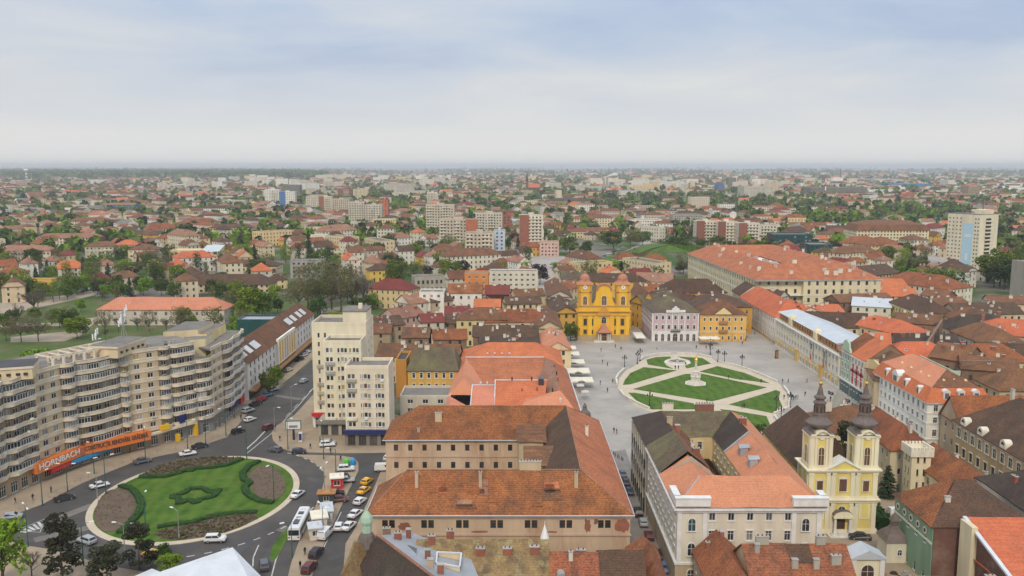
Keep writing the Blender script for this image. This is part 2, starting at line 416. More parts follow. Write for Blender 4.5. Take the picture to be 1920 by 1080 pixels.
def facade(mb,wins,A,B,h,z0=0.0,fl=3,bay=3.2,ww=1.1,wh=1.75,sill=0.95,margin=0.8,g=None,style='w',m=0,dep=0.18,n=None,blankg=False,xs=None,gdoor=True):
 """One wall from A to B (outside on the right hand) with true openings. Adds to mb, appends (pos, angle, w, h, style) to wins."""
 ax,ay=A;bx,by=B
 L=math.hypot(bx-ax,by-ay)
 if L<0.05:return
 ux,uy=(bx-ax)/L,(by-ay)/L
 nx,ny=-uy,ux
 ang=math.atan2(uy,ux)
 P=lambda x,z,d=0.0:(ax+ux*x+nx*d,ay+uy*x+ny*d,z)
 Q=lambda x0,x1,za,zb:mb.poly([P(x0,za),P(x1,za),P(x1,zb),P(x0,zb)],m)
 if not fl:
  Q(0,L,z0,z0+h);return
 gh=g or h/fl
 hs=[gh]+[(h-gh)/(fl-1)]*(fl-1) if fl>1 else [h]
 if xs is None:
  k=n if n is not None else int((L-2*margin)//bay)
  if k<1:Q(0,L,z0,z0+h);return
  step=(L-2*margin)/k
  xs=[margin+step*(i+.5) for i in range(k)]
  bw=min(ww,step*0.8)
 else :
  bw=ww
  xs=[x for x in xs if bw/2+.1<x<L-bw/2-.1]
 z=z0
 for i,fh in enumerate(hs):
  s0,w_,h_=sill,bw,min(wh,fh-sill-0.25)
  if blankg and i==0:
   Q(0,L,z,z+fh);z+=fh;continue
  if i==0 and gdoor:
   s0,h_=0.35*sill,min(fh-0.9,wh*1.3)
  if h_<0.3:
   Q(0,L,z,z+fh);z+=fh;continue
  za,zb=z+s0,z+s0+h_
  Q(0,L,z,za);Q(0,L,zb,z+fh)
  x=0
  for c in xs:
   x0,x1=c-w_/2,c+w_/2
   Q(x,x0,za,zb)
   mb.poly([P(x0,za),P(x0,za,dep),P(x0,zb,dep),P(x0,zb)],m)
   mb.poly([P(x1,za,dep),P(x1,za),P(x1,zb),P(x1,zb,dep)],m)
   mb.poly([P(x0,za),P(x1,za),P(x1,za,dep),P(x0,za,dep)],m)
   mb.poly([P(x0,zb,dep),P(x1,zb,dep),P(x1,zb),P(x0,zb)],m)
   wins.append((P(c,za),ang,w_,h_,style))
   x=x1
  Q(x,L,za,zb)
  z+=fh
def hang_windows(o,wins,tier,mix=MIX_OLD):
 """tier 0: each window a part with its pane; 1: each window one part of frame and pane; 2: all as one part."""
 if not wins:return
 if tier==2:
  mb=MB()
  for (x,y,z),a,w,h,st in wins:
   c,s=math.cos(a),math.sin(a)
   k={'glass':0,'glass_mid':1,'curtain':2}.get(pane_kind(mix),0)
   d=0.16
   mb.poly([(x-c*w/2-s*d,y-s*w/2+c*d,z),(x+c*w/2-s*d,y+s*w/2+c*d,z),(x+c*w/2-s*d,y+s*w/2+c*d,z+h),(x-c*w/2-s*d,y-s*w/2+c*d,z+h)],k)
  stuff(mb.build('windows',['glass','glass_mid','curtain'],o))
  return
 for p,a,w,h,st in wins:
  fr,pn=win_mesh(w,h,st)
  if tier==0:
   f=put('window',fr,o,p,a)
   q=put('pane',pn,f)
   k=pane_kind(mix)
   if k!='glass':setmat(q,k)
  else :
   put('window',one_window(w,h,st,pane_kind(mix)),o,p,a)
ONE={}
def one_window(w,h,st,k):
 key=(round(w,2),round(h,2),st,k)
 if key not in ONE:
  fr,pn=win_mesh(w,h,st)
  me=fr.copy()
  me.materials.append(MATS[k])
  n=len(fr.vertices)
  v=[tuple(q.co) for q in fr.vertices]+[tuple(q.co) for q in pn.vertices]
  f=[tuple(q.vertices) for q in fr.polygons]+[tuple(n+i for i in q.vertices) for q in pn.polygons]
  mi=[q.material_index for q in fr.polygons]+[len(fr.materials)]
  me2=bpy.data.meshes.new('window')
  me2.from_pydata(v,[],f)
  for q in me.materials:me2.materials.append(q)
  me2.polygons.foreach_set('material_index',mi)
  bpy.data.meshes.remove(me)
  ONE[key]=me2
 return ONE[key]
# --- roofs (local: x along the ridge, centred)
def roof_shape(mb,L,W,z,rh,kind,ov=0.45,m=0,mw=None,hipr=1.0,mb_wall=None):
 a,b=L/2+ov,W/2+ov
 sl=rh/(W/2)
 ze=z-ov*sl*0.6
 t=0.22
 zr=z+rh
 if kind in ('hip','half','pyr'):
  k=(a if kind=='pyr' else min(a*0.98,b*hipr)) if kind!='half' else b*0.45
  e=[(-a,-b,ze),(a,-b,ze),(a,b,ze),(-a,b,ze)]
  r0,r1=(-a+k,0,zr),(a-k,0,zr)
  if kind=='half':
   zg=ze+(zr-ze)*0.55
   gl0,gl1=(-a,-b*0.45,zg),(-a,b*0.45,zg)
   gr0,gr1=(a,-b*0.45,zg),(a,b*0.45,zg)
   mb.poly([e[0],e[1],gr0,r1,r0,gl0],m)
   mb.poly([e[2],e[3],gl1,r0,r1,gr1],m)
   mb.poly([gr0,gr1,r1],m);mb.poly([gl1,gl0,r0],m)
   for sx,q0,q1 in ((-1,gl0,gl1),(1,gr0,gr1)):
    x=sx*L/2
    (mb_wall or mb).poly([(x,-W/2,z),(x,W/2,z),(x,W/2*.45,zg),(x,-W/2*.45,zg)],0 if mb_wall else m)
  else :
   if kind=='pyr':
    top=(0,0,zr)
    for i in range(4):mb.poly([e[i],e[(i+1)%4],top],m)
   else :
    mb.poly([e[0],e[1],r1,r0],m);mb.poly([e[2],e[3],r0,r1],m)
    mb.poly([e[1],e[2],r1],m);mb.poly([e[3],e[0],r0],m)
 elif kind=='gable':
  e=[(-a,-b,ze),(a,-b,ze),(a,b,ze),(-a,b,ze)]
  r0,r1=(-a,0,zr),(a,0,zr)
  mb.poly([e[0],e[1],r1,r0],m);mb.poly([e[2],e[3],r0,r1],m)
  for x in (-L/2,L/2):
   (mb_wall or mb).poly([(x,-W/2,z),(x,W/2,z),(x,0,zr-.12)],0 if mb_wall else m)
  for x in (-a,a):
   mb.poly([(x,-b,ze),(x,0,zr),(x,0,zr-t),(x,-b,ze-t)],m)
   mb.poly([(x,0,zr),(x,b,ze),(x,b,ze-t),(x,0,zr-t)],m)
 elif kind=='shed':
  e=[(-a,-b,ze),(a,-b,ze),(a,b,z+rh),(-a,b,z+rh)]
  mb.poly(e,m)
  for x in (-L/2,L/2):
   (mb_wall or mb).poly([(x,-W/2,z),(x,W/2,z),(x,W/2,z+rh-.1)],0 if mb_wall else m)
  (mb_wall or mb).poly([(-L/2,W/2,z),(L/2,W/2,z),(L/2,W/2,z+rh-.1),(-L/2,W/2,z+rh-.1)],0 if mb_wall else m)
  e=[(-a,-b,ze),(a,-b,ze),(a,b,ze),(-a,b,ze)]
 elif kind=='mansard':
  i1=rh*0.35
  e=[(-a,-b,ze),(a,-b,ze),(a,b,ze),(-a,b,ze)]
  z1=z+rh*0.6
  q=[(-a+i1,-b+i1,z1),(a-i1,-b+i1,z1),(a-i1,b-i1,z1),(-a+i1,b-i1,z1)]
  for i in range(4):mb.poly([e[i],e[(i+1)%4],q[(i+1)%4],q[i]],m)
  k=b-i1
  r0,r1=(-a+i1+k,0,zr),(a-i1-k,0,zr)
  mb.poly([q[0],q[1],r1,r0],m);mb.poly([q[2],q[3],r0,r1],m)
  mb.poly([q[1],q[2],r1],m);mb.poly([q[3],q[0],r0],m)
 f=[(-a,-b),(a,-b),(a,b),(-a,b)]
 for i in range(4):
  p,q=f[i],f[(i+1)%4]
  mb.poly([(p[0],p[1],ze-t),(q[0],q[1],ze-t),(q[0],q[1],ze),(p[0],p[1],ze)],m)
 mb.poly([(-a,b,ze-t),(a,b,ze-t),(a,-b,ze-t),(-a,-b,ze-t)],m)
def flat_roof(mb,L,W,z,par=0.8,t=0.3,m=0,mp=1):
 a,b=L/2,W/2
 mb.box(-a+t,-b+t,z-0.3,a-t,b-t,z+0.05,m)
 for q in ((-a,-b,a,-b+t),(-a,b-t,a,b),(-a,-b+t,-a+t,b-t),(a-t,-b+t,a,b-t)):
  mb.box(q[0],q[1],z-0.02,q[2],q[3],z+par,mp)
def sag(o,amp=.10,cuts=5):
 """Old roofs are never quite flat: fine mesh, gently uneven."""
 bm=bmesh.new();bm.from_mesh(o.data)
 bmesh.ops.remove_doubles(bm,verts=bm.verts,dist=.001)
 bmesh.ops.subdivide_edges(bm,edges=[e for e in bm.edges if e.calc_length()>3],cuts=cuts,use_grid_fill=True)
 ph=(len(o.data.vertices)*7+len(COL.objects))%97
 for v in bm.verts:
  x,y=v.co.x+ph,v.co.y
  v.co.z+=amp*(math.sin(x*.55+1.3*math.sin(y*.31))*math.sin(y*.47+x*.13)+.5*math.sin(x*1.3+y*.9))
 bm.to_mesh(o.data);bm.free()
 o.data.polygons.foreach_set('use_smooth',[False]*len(o.data.polygons))
 return o
CHIM={}
def chimney_mesh(w,d,h,wm):
 key=(w,d,h,wm)
 if key not in CHIM:
  mb=MB()
  mb.box(-w/2,-d/2,-1.4,w/2,d/2,h,0)
  mb.box(-w/2-.08,-d/2-.08,h,w/2+.08,d/2+.08,h+.12,1,True)
  n=max(1,int(w/0.6))
  for i in range(n):
   x=-w/2+w*(i+.5)/n
   if n>1 or w<.75:mb.lathe([(.13,h+.12),(.10,h+.42)],6,x,0,2)
  CHIM[key]=mb.mesh('chimney',[wm,'concrete','tile_rust'])
 return CHIM[key]
def visible(nx,ny,x,y):
 return nx*(0-x)+ny*(0-y)>0
WALLCOLS={}
def house(name,label,cx,cy,L,W,rot=0.0,h=10.0,rh=5.0,roof='hip',wall='cream',rm='tile_red',fl=3,tier=1,cat='building',group=None,chim=0,chimw='trim_cream',bay=3.2,ww=1.1,wh=1.7,sill=0.95,g=None,style='w',mix=MIX_OLD,ov=0.45,sides=None,cornice=None,base=None,z0=0.0,sky=0,hipr=1.0,occ=True,par=0.8,dorm=0,gdoor=True,margin=0.8,blankg=False,parm=None):
 """A building on a rectangle L x W about (cx, cy). sides: overrides for (front, right, back, left) facades: None, False (blank) or a dict."""
 o=thing(name,label,cat,(cx,cy,0),rot,group)
 if occ:
  n=max(1,int(L/W+.5))
  for i in range(n):
   t=((i+.5)/n-.5)*L
   OCC.append((cx+t*math.cos(rot),cy+t*math.sin(rot),W*0.62))
 a,b=L/2,W/2
 pts=[(-a,-b),(a,-b),(a,b),(-a,b)]
 wm=MB();wins=[]
 c,s=math.cos(rot),math.sin(rot)
 nrm=[(0,-1),(1,0),(0,1),(-1,0)]
 for i in range(4):
  A,B=pts[i],pts[(i+1)%4]
  n=nrm[i]
  mx,my=(A[0]+B[0])/2,(A[1]+B[1])/2
  vis=visible(n[0]*c-n[1]*s,n[0]*s+n[1]*c,cx+mx*c-my*s,cy+mx*s+my*c)
  kw=dict(fl=fl,bay=bay,ww=ww,wh=wh,sill=sill,g=g,style=style,gdoor=gdoor,margin=margin,blankg=blankg)
  ov_=sides[i] if sides else None
  if ov_ is False or not vis:kw['fl']=0
  elif isinstance(ov_,dict):kw.update(ov_)
  facade(wm,wins,A,B,h-z0,z0=z0,**kw)
 rmb=MB()
 if roof=='flat':
  flat_roof(rmb,L,W,h,par=par)
  ro=rmb.build('roof',[rm,parm or wall],o)
 else :
  roof_shape(rmb,L,W,h,rh,roof,ov,mb_wall=wm,hipr=hipr)
  ro=rmb.build('roof',rm,o)
  if tier<2 and rm.startswith('tile'):sag(ro)
 wm.build('wall',wall,o)
 hang_windows(o,wins,tier,mix)
 if cornice:
  cb=MB()
  for zz,hh,pr in ((h-0.75,0.34,0.24),)+(((h-0.41,0.16,0.38),) if roof!='flat' else ()):
   cb.prism([(-a-pr,-b-pr),(a+pr,-b-pr),(a+pr,b+pr),(-a-pr,b+pr)],zz,zz+hh,0,True,bottom=True)
  if fl and fl>1 and g:
   pr=0.14
   cb.prism([(-a-pr,-b-pr),(a+pr,-b-pr),(a+pr,b+pr),(-a-pr,b+pr)],g-0.1,g+0.2,0,True,bottom=True)
  cb.build('cornice',cornice,o)
 if base:
  bb=MB();pr=0.06
  bb.prism([(-a-pr,-b-pr),(a+pr,-b-pr),(a+pr,b+pr),(-a-pr,b+pr)],0,0.9,0,True)
  bb.build('plinth',base,o)
 rj=random.Random(int(abs(cx*13+cy*7)))
 for i in range(chim):
  x=rj.uniform(-a*.8,a*.8);y=rj.uniform(-b*.55,b*.55)
  if roof=='flat':zc=h
  else :zc=h+rh*(1-abs(y)/b)
  me=chimney_mesh(rj.choice((0.7,1.0,1.6)),0.65,rj.choice((0.9,1.3)),rj.choice((chimw,chimw,'brick','grey_light')))
  put('chimney',me,ro,(x,y,zc),0)
 for i in range(sky):
  x=-a*.8+(i+.5)*1.6*a/sky;y=-b*0.5
  sl=math.atan2(rh,b)
  mb=MB();mb.box(-.4,-.55,-.05,.4,.55,.10,0);mb.poly([(-.32,-.46,.115),(.32,-.46,.115),(.32,.46,.115),(-.32,.46,.115)],1)
  q=mb.build('skylight',['frame_white','glass_mid'],ro,(x,y,h+rh*.5+.05))
  q.rotation_euler=(sl,0,0)
 return o
def ridge(name,label,p0,p1,zr,h,W,**k):
 """A pitched building whose ridge runs between two picture points at height zr."""
 x0,y0=G(*p0,zr);x1,y1=G(*p1,zr)
 L=math.hypot(x1-x0,y1-y0)
 roof=k.get('roof','gable');k['roof']=roof
 if roof=='hip':L+=W*0.96
 if roof=='pyr':L=k.pop('len',W)
 rot=math.atan2(y1-y0,x1-x0)
 return house(name,label,(x0+x1)/2,(y0+y1)/2,L,W,rot,h,zr-h,**k)
def front(name,label,p0,p1,h,W,skew=0.0,**k):
 """A building whose front eaves run between two picture points at height h and which goes W deep away from the viewer."""
 x0,y0=G(*p0,h);x1,y1=G(*p1,h)
 L=math.hypot(x1-x0,y1-y0)
 rot=math.atan2(y1-y0,x1-x0)
 cx=(x0+x1)/2-math.sin(rot)*W/2;cy=(y0+y1)/2+math.cos(rot)*W/2
 return house(name,label,cx,cy,L,W,rot,h,**k)
def rect(name,label,x0,y0,x1,y1,h,rh=5.0,along='x',**k):
 """Axis-aligned building; along says which way the ridge runs."""
 cx,cy=(x0+x1)/2,(y0+y1)/2
 if along=='x':return house(name,label,cx,cy,x1-x0,y1-y0,0.0,h,rh,**k)
 sd=k.pop('sides',None)
 if sd:k['sides']=(sd[1],sd[2],sd[3],sd[0])
 return house(name,label,cx,cy,y1-y0,x1-x0,R(90),h,rh,**k)
# --- ground, roads, square
def ground_material():
 m=bpy.data.materials.new('ground_mix');m.use_nodes=True
 nt=m.node_tree;N,Lk=nt.nodes.new,nt.links.new
 b=nt.nodes['Principled BSDF'];b.inputs['Roughness'].default_value=0.95;b.inputs['Specular IOR Level'].default_value=0.1
 geo=N('ShaderNodeNewGeometry')
 def noise(s,d=4):
  n=N('ShaderNodeTexNoise');n.inputs['Scale'].default_value=s;n.inputs['Detail'].default_value=d;Lk(geo.outputs['Position'],n.inputs['Vector']);return n.outputs[0]
 def ramp(f,st):
  r=N('ShaderNodeValToRGB');e=r.color_ramp.elements
  while len(e)<len(st):e.new(.5)
  for k,(p,c) in enumerate(st):e[k].position=p;e[k].color=(*c,1)
  Lk(f,r.inputs[0]);return r.outputs[0]
 near=ramp(noise(0.02,5),[(.38,(0.23,0.20,0.16)),(.47,(0.16,0.145,0.115)),(.53,(0.075,0.115,0.035)),(.62,(0.055,0.10,0.025))])
 vor=N('ShaderNodeTexVoronoi');vor.inputs['Scale'].default_value=0.0016
 mp=N('ShaderNodeMapping');mp.inputs['Scale'].default_value=(0.7,1.0,1);mp.inputs['Rotation'].default_value=(0,0,.5)
 Lk(geo.outputs['Position'],mp.inputs[0]);Lk(mp.outputs[0],vor.inputs['Vector'])
 sp=N('ShaderNodeSeparateColor');Lk(vor.outputs['Color'],sp.inputs[0])
 far=ramp(sp.outputs[0],[(0.0,(0.05,0.10,0.03)),(.3,(0.09,0.14,0.05)),(.5,(0.20,0.17,0.11)),(.7,(0.07,0.13,0.04)),(1.0,(0.16,0.15,0.08))])
 ln=N('ShaderNodeVectorMath');ln.operation='LENGTH';Lk(geo.outputs['Position'],ln.inputs[0])
 mr=N('ShaderNodeMapRange');mr.inputs[1].default_value=4500;mr.inputs[2].default_value=7500;Lk(ln.outputs['Value'],mr.inputs[0])
 mx=N('ShaderNodeMix');mx.data_type='RGBA';Lk(mr.outputs[0],mx.inputs[0]);Lk(near,mx.inputs[6]);Lk(far,mx.inputs[7])
 Lk(mx.outputs[2],b.inputs['Base Color'])
 MATS['ground_mix']=m
ground_material()
mb=MB()
mb.poly([(-30000,-400,0),(30000,-400,0),(30000,44000,0),(-30000,44000,0)])
structure(mb.build('ground','ground_mix'))
def gp(pts,z=0.0):return [G(x,y,z) for x,y in pts]
def sheet(name,pts,z,m):
 mb=MB();mb.poly([(x,y,z) for x,y in pts])
 return structure(mb.build(name,m))
def raised(name,pts,h,m,kerb='kerbstone',parent=None):
 """A raised pavement: flat top, kerb all round."""
 mb=MB()
 mb.prism(pts,0,h,1,True,0)
 return structure(mb.build(name,[m,kerb],parent))
sheet('road',[(-135,130),(-24,130),(-24,236),(-36,246),(-58,262),(-62,300),(-66,420),(-73,560),(-84,560),(-80,420),(-82,300),(-88,262),(-104,246),(-124,215)],0.006,'asphalt')
sheet('lane',[(22.5,120),(37,120),(37,222),(31.5,240),(24,240)],0.010,'cobble')
sheet('square_pavement',[(17,228),(31.5,236),(31,215),(60,212),(100,226),(116,232),(117,400),(113,470),(106,470),(106,395),(62,393),(61,470),(53.5,470),(53,396),(29,395),(29,640),(17,640)],0.018,'square_stone')
sheet('courtyard_paving',[(55,150),(100,150),(104,215),(78,222),(55,180)],0.022,'pavement')
sheet('side_street',[(100,222),(112.5,232),(112.5,150),(100,150)],0.026,'asphalt')
KERB1=[(-60,1000),(0,975),(40,960),(80,946),(125,922),(155,906),(200,887),(250,867),(300,855),(350,845),(390,832),(425,820),(446,798),(472,765),(515,732),(552,702),(585,672),(600,655)]
k1=gp(KERB1)
raised('pavement',k1+[(-92,385),(-94,290),(-96,262),(-112,240),(-130,215),(-132,180)],0.13,'pavement')
raised('pavement',gp([(600,700),(592,735),(553,778),(518,799),(509,812),(512,826),(527,841),(552,848),(640,850),(735,849)])+[(-28,238),(-28,262),(-58,290)],0.13,'pavement')
raised('pavement',gp([(556,853),(640,855),(664,859),(672,868),(672,884),(655,918),(625,982),(590,1060),(583,1090),(538,1090),(546,1056),(562,1012),(582,975),(603,920),(611,892),(601,877),(580,862)]),0.13,'pavement')
raised('pavement',gp([(735,868),(716,880),(697,925),(668,988),(648,1020),(642,1090)])+[(-20,140),(-20,238)],0.13,'pavement')
raised('pavement',gp([(-20,1000),(40,1022),(100,1032),(150,1047),(215,1064),(300,1078),(380,1096)])+[(-52,130),(-135,130)],0.13,'pavement')
o=raised('grass_island',gp([(540,992),(527,1002),(513,1022),(506,1042),(509,1054),(516,1050),(529,1030),(541,1008)]),0.15,'lawn')
CI,RX,RY=(-75.0,201.5),22.6,27.6
ell=lambda k,n=72:[(CI[0]+(RX*k)*math.cos(2*math.pi*i/n),CI[1]+(RY*k)*math.sin(2*math.pi*i/n)) for i in range(n)]
isl=raised('roundabout_island',ell(1.03),0.14,'path_stone')
mb=MB();mb.prism(ell(0.965),0.10,0.20,0);structure(mb.build('lawn','lawn',isl))
Z2=lambda L:[(x/4,810+y/4) for x,y in L]
Z4=lambda L:[(440+x/4,810+y/4) for x,y in L]
BEDS=[Z2([(900,425),(980,450),(1025,510),(1020,580),(990,640),(930,700),(865,755),(790,755),(740,730),(708,660),(712,600),(740,520),(800,450)]),Z2([(1040,338),(1110,300),(1200,255),(1340,222),(1500,200),(1650,190),(1800,198),(1760,228),(1600,262),(1460,275),(1400,285),(1290,320),(1200,335)]),Z2([(1145,765),(1300,722),(1440,702),(1590,655),(1750,628),(1920,622),(1925,660),(1800,720),(1700,755),(1560,790),(1380,815),(1230,810)]),Z4([(100,330),(160,265),(250,252),(330,290),(378,370),(378,440),(340,495),(280,525),(210,510),(150,470),(125,420),(130,385),(100,360)])]
tuft_pts=[]
for i,bd in enumerate(BEDS):
 w=gp(bd)
 mb=MB();mb.prism(w,0.15,0.26,0);structure(mb.build('flower_bed','soil',isl))
 xs=[p[0] for p in w];ys=[p[1] for p in w]
 n=420 if i in (1,2) else 110
 got=0
 for t in range(n*6):
  x,y=random.uniform(min(xs),max(xs)),random.uniform(min(ys),max(ys))
  ins=False
  j=len(w)-1
  for q in range(len(w)):
   if (w[q][1]>y)!=(w[j][1]>y) and x<(w[j][0]-w[q][0])*(y-w[q][1])/(w[j][1]-w[q][1])+w[q][0]:ins=not ins
   j=q
  if ins:
   tuft_pts.append((x,y,i));got+=1
   if got>=n:break
mb=MB()
for x,y,i in tuft_pts:
 for k in range(7 if i in (1,2) else 4):
  a=random.uniform(0,6.28);l=random.uniform(.2,.42)*(1.0 if i in (1,2) else .7);h=random.uniform(.15,.4)*(1.0 if i in (1,2) else .5)
  s=.11
  mb.poly([(x,y,.22),(x+l*math.cos(a)-s*math.sin(a),y+l*math.sin(a)+s*math.cos(a),.24+h),(x+l*math.cos(a)+s*math.sin(a),y+l*math.sin(a)-s*math.cos(a),.24+h)],k%2)
stuff(mb.build('bedding_plants',['flower_twig','leaf_olive'],isl))
def hedge(label,pts,w=1.0,h=0.85,z=0.18,closed=False,group=None,m='hedge_leaf'):
 """Clipped hedge along a line: leafy box with a ragged skin."""
 pl=gp(pts) if pts[0][0]>150 or pts[0][1]>300 else pts
 if closed:pl=pl+[pl[0]]
 mb=MB()
 rj=random.Random(len(pl)*17+int(pl[0][0]))
 rows=[]
 for i in range(len(pl)-1):
  (x0,y0),(x1,y1)=pl[i],pl[i+1]
  L=math.hypot(x1-x0,y1-y0);n=max(1,int(L/.5))
  for k in range(n+(i==len(pl)-2)):
   t=k/n;x,y=x0+(x1-x0)*t,y0+(y1-y0)*t
   nx,ny=-(y1-y0)/max(L,.01),(x1-x0)/max(L,.01)
   r=[]
   for d,hh in ((-.5,0),(-.52,.5),(-.45,1),(0,1.04),(.45,1),(.52,.5),(.5,0)):
    j=rj.uniform(-.09,.09)
    r.append((x+nx*(d*w+j),y+ny*(d*w+j),z+hh*h+(rj.uniform(-.09,.09) if hh else 0)))
   rows.append(r)
 for a,b in zip(rows,rows[1:]):
  for k in range(6):mb.poly([a[k],a[k+1],b[k+1],b[k]],0)
 mb.poly(rows[0]);mb.poly(rows[-1])
 for r in rows:
  for k in range(5 if h<1.5 else 22):
   p=r[rj.randint(1,5)]
   q=[rj.uniform(-.2,.2)*(1 if h<1.5 else 2.6) for _ in range(6)]
   mb.poly([p,(p[0]+q[0],p[1]+q[1],p[2]+abs(q[2])+.06),(p[0]+q[3],p[1]+q[4],p[2]+abs(q[5])*.7)],0)
 return tag(mb.build('hedge',m),label,'hedge',group)
hg='clipped hedges of the roundabout garden'
hedge('clipped dark hedge curving round the bare soil bed on the left of the roundabout',Z2([(905,412),(990,440),(1038,495),(1062,560),(1045,620),(980,690),(900,770)]),1.6,.65,group=hg)
hedge('long wavy clipped hedge along the back flower bed of the roundabout',Z2([(1045,348),(1240,345),(1330,320),(1400,295),(1430,303),(1460,285),(1600,275),(1700,258),(1820,212)]),1.4,.6,group=hg)
hedge('long clipped hedge along the front flower bed of the roundabout',Z2([(1180,725),(1300,705),(1440,690),(1600,640),(1760,618),(1925,612)]),1.4,.6,group=hg)
hedge('clipped hedge shaped like a brace beside the soil bed on the right of the roundabout',Z4([(180,228),(110,265),(60,320),(65,365),(118,390),(75,425),(85,465),(130,500),(200,532),(290,540)]),1.6,.65,group=hg)
hedge('star shaped clipped hedge in the middle of the roundabout lawn',Z2([(1285,495),(1385,465),(1420,435),(1520,430),(1590,468),(1645,440),(1602,495),(1500,515),(1470,545),(1420,515),(1340,550),(1345,508)]),1.5,.5,closed=True,group=hg)
mk=MB()
def dash(pts,w=.16,z=0.012):
 for (x0,y0),(x1,y1) in zip(pts,pts[1:]):
  L=math.hypot(x1-x0,y1-y0);nx,ny=-(y1-y0)/L*w,(x1-x0)/L*w
  mk.poly([(x0-nx,y0-ny,z),(x1-nx,y1-ny,z),(x1+nx,y1+ny,z),(x0+nx,y0+ny,z)])
for i in range(0,44,2):
 a0,a1=-1.25+i*.055,-1.25+(i+.9)*.055
 dash([(CI[0]+(RX+7.3)*math.cos(a),CI[1]+(RY+7.5)*math.sin(a)) for a in (a0,(a0+a1)/2,a1)])
dash(gp([(462,842),(480,826),(500,805)]),.2);dash(gp([(463,850),(510,812),(560,760),(590,725)]),.12)
for t in range(14):
 y0=268+t*10;dash([(-71.0+t*.12,y0),(-70.9+t*.12,y0+5)],.1)
dash(gp([(30,995),(84,973),(75,998),(30,995)]),.07)
for k in range(5):
 dash(gp([(36+k*9,996-k*4.2),(52+k*7,998-k*2)]),.3)
dash(gp([(530,1020),(517,1050),(508,1085)]),.12);dash(gp([(485,1022),(475,1045),(474,1062)]),.12)
dash(gp([(600,1040),(640,960)]),.1)
structure(mk.build('road_markings','road_paint'))
rj=random.Random(4)
for px,py in ((470,880),(520,900),(300,845),(140,960),(120,1000),(590,900),(560,1000),(660,960),(640,1040),(500,835),(540,745),(575,705),(60,985),(450,1030),(690,880)):
 x,y=G(px,py);a=rj.uniform(0,3);l,w=rj.uniform(2,6),rj.uniform(.6,1.6)
 c,s=math.cos(a),math.sin(a)
 sheet('road_patch',[(x+u*c-v*s,y+u*s+v*c) for u,v in ((-l,-w),(l,-w*.9),(l*.95,w),(-l,w*.92))],.0095,rj.choice(('bitumen_dark','bitumen','bitumen_dark')))
garden=sheet('garden_path',gp([(1158,728),(1161,710),(1172,696),(1190,686),(1205,675),(1225,668),(1262,664.5),(1300,665),(1332,671),(1350,681),(1400,692),(1440,706),(1462,720),(1474,736),(1479,752),(1479,766),(1462,774),(1454,781),(1463,796),(1440,806),(1420,815),(1330,803),(1260,785),(1215,771),(1190,760),(1170,744)]),0.06,'path_stone')
LAWNS=[[(1212,675),(1230,670),(1257,669),(1258,672),(1248,675),(1245,680),(1250,686),(1262,692),(1215,684)],[(1270,669),(1317,672),(1333,682),(1288,691),(1284,687),(1296,682),(1293,676),(1280,672)],[(1182,700),(1207,689),(1268,695),(1182,721),(1168,722),(1171,714)],[(1312,697),(1345,687),(1397,700),(1443,719),(1380,711)],[(1187,730),(1284,702),(1315,701),(1437,727),(1335,753)],[(1178,737),(1190,737),(1300,757),(1310,768),(1222,768),(1195,753)],[(1367,759),(1455,732),(1463,735),(1460,748),(1466,760),(1448,775)],[(1350,768),(1370,770),(1437,781),(1444,797),(1432,806),(1400,806)]]
for L_ in LAWNS:
 mb=MB();mb.prism(gp(L_),0.03,0.16,0);structure(mb.build('lawn','lawn',garden))
def low_wall(label,pts,w=.55,h=.75,z=0.02):
 pl=gp(pts);mb=MB()
 for (x0,y0),(x1,y1) in zip(pl,pl[1:]):
  L=math.hypot(x1-x0,y1-y0);nx,ny=-(y1-y0)/L*w/2,(x1-x0)/L*w/2
  ex,ey=(x1-x0)/L*.1,(y1-y0)/L*.1
  mb.prism([(x0-nx-ex,y0-ny-ey),(x1-nx+ex,y1-ny+ey),(x1+nx+ex,y1+ny+ey),(x0+nx-ex,y0+ny-ey)],z,h)
  k=1.25
  mb.prism([(x0-nx*k-ex,y0-ny*k-ey),(x1-nx*k+ex,y1-ny*k+ey),(x1+nx*k+ex,y1+ny*k+ey),(x0+nx*k-ex,y0+ny*k-ey)],h+.004,h+.1,bottom=True)
 return tag(mb.build('bench_wall','stone_white'),label,'bench','low white benches round the square garden')
low_wall('white curved bench wall on the left tip of the square garden',[(1171,693),(1160,703),(1155,712),(1157,721)])
low_wall('long white bench wall along the front left edge of the square garden',[(1163,735),(1170,744),(1185,753),(1217,768)])
low_wall('white bench wall at the back left of the garden near the fountain',[(1200,677),(1206,671),(1232,665.5),(1257,664)])
low_wall('white bench wall at the back right of the garden behind the fountain',[(1270,664),(1310,666),(1333,672)])
low_wall('long white bench wall along the back right edge of the garden',[(1348,680),(1380,687),(1410,697),(1457,717)])
low_wall('white curved bench wall on the right tip of the square garden',[(1470,727),(1478,738),(1481,750),(1479,765)])
low_wall('short white bench wall below the right tip of the garden',[(1476,767),(1466,773),(1452,777)])
low_wall('short slanting white bench wall near the front right corner of the garden',[(1452,782),(1458,790),(1463,796)])
low_wall('short white bench wall ending beside the courtyard tree',[(1460,799),(1437,807)])
sheet('park_lawn',[(-330,318),(-128,318),(-100,330),(-100,500),(-330,520)],0.008,'park_grass')
sheet('park_path',gp([(0,568),(60,560),(130,553),(212,537),(214,545),(150,560),(70,577),(0,592)]),0.014,'dirt_path')
sheet('park_path',gp([(0,607),(110,605),(215,590),(215,594),(110,611),(0,613)]),0.020,'dirt_path')
sheet('park_path',gp([(20,632),(120,622),(180,596),(186,598),(150,630),(120,640),(20,642)]),0.026,'dirt_path')
sheet('park_lawn',gp([(440,600),(590,575),(760,545),(760,600),(600,612),(470,650)]),0.012,'park_grass')
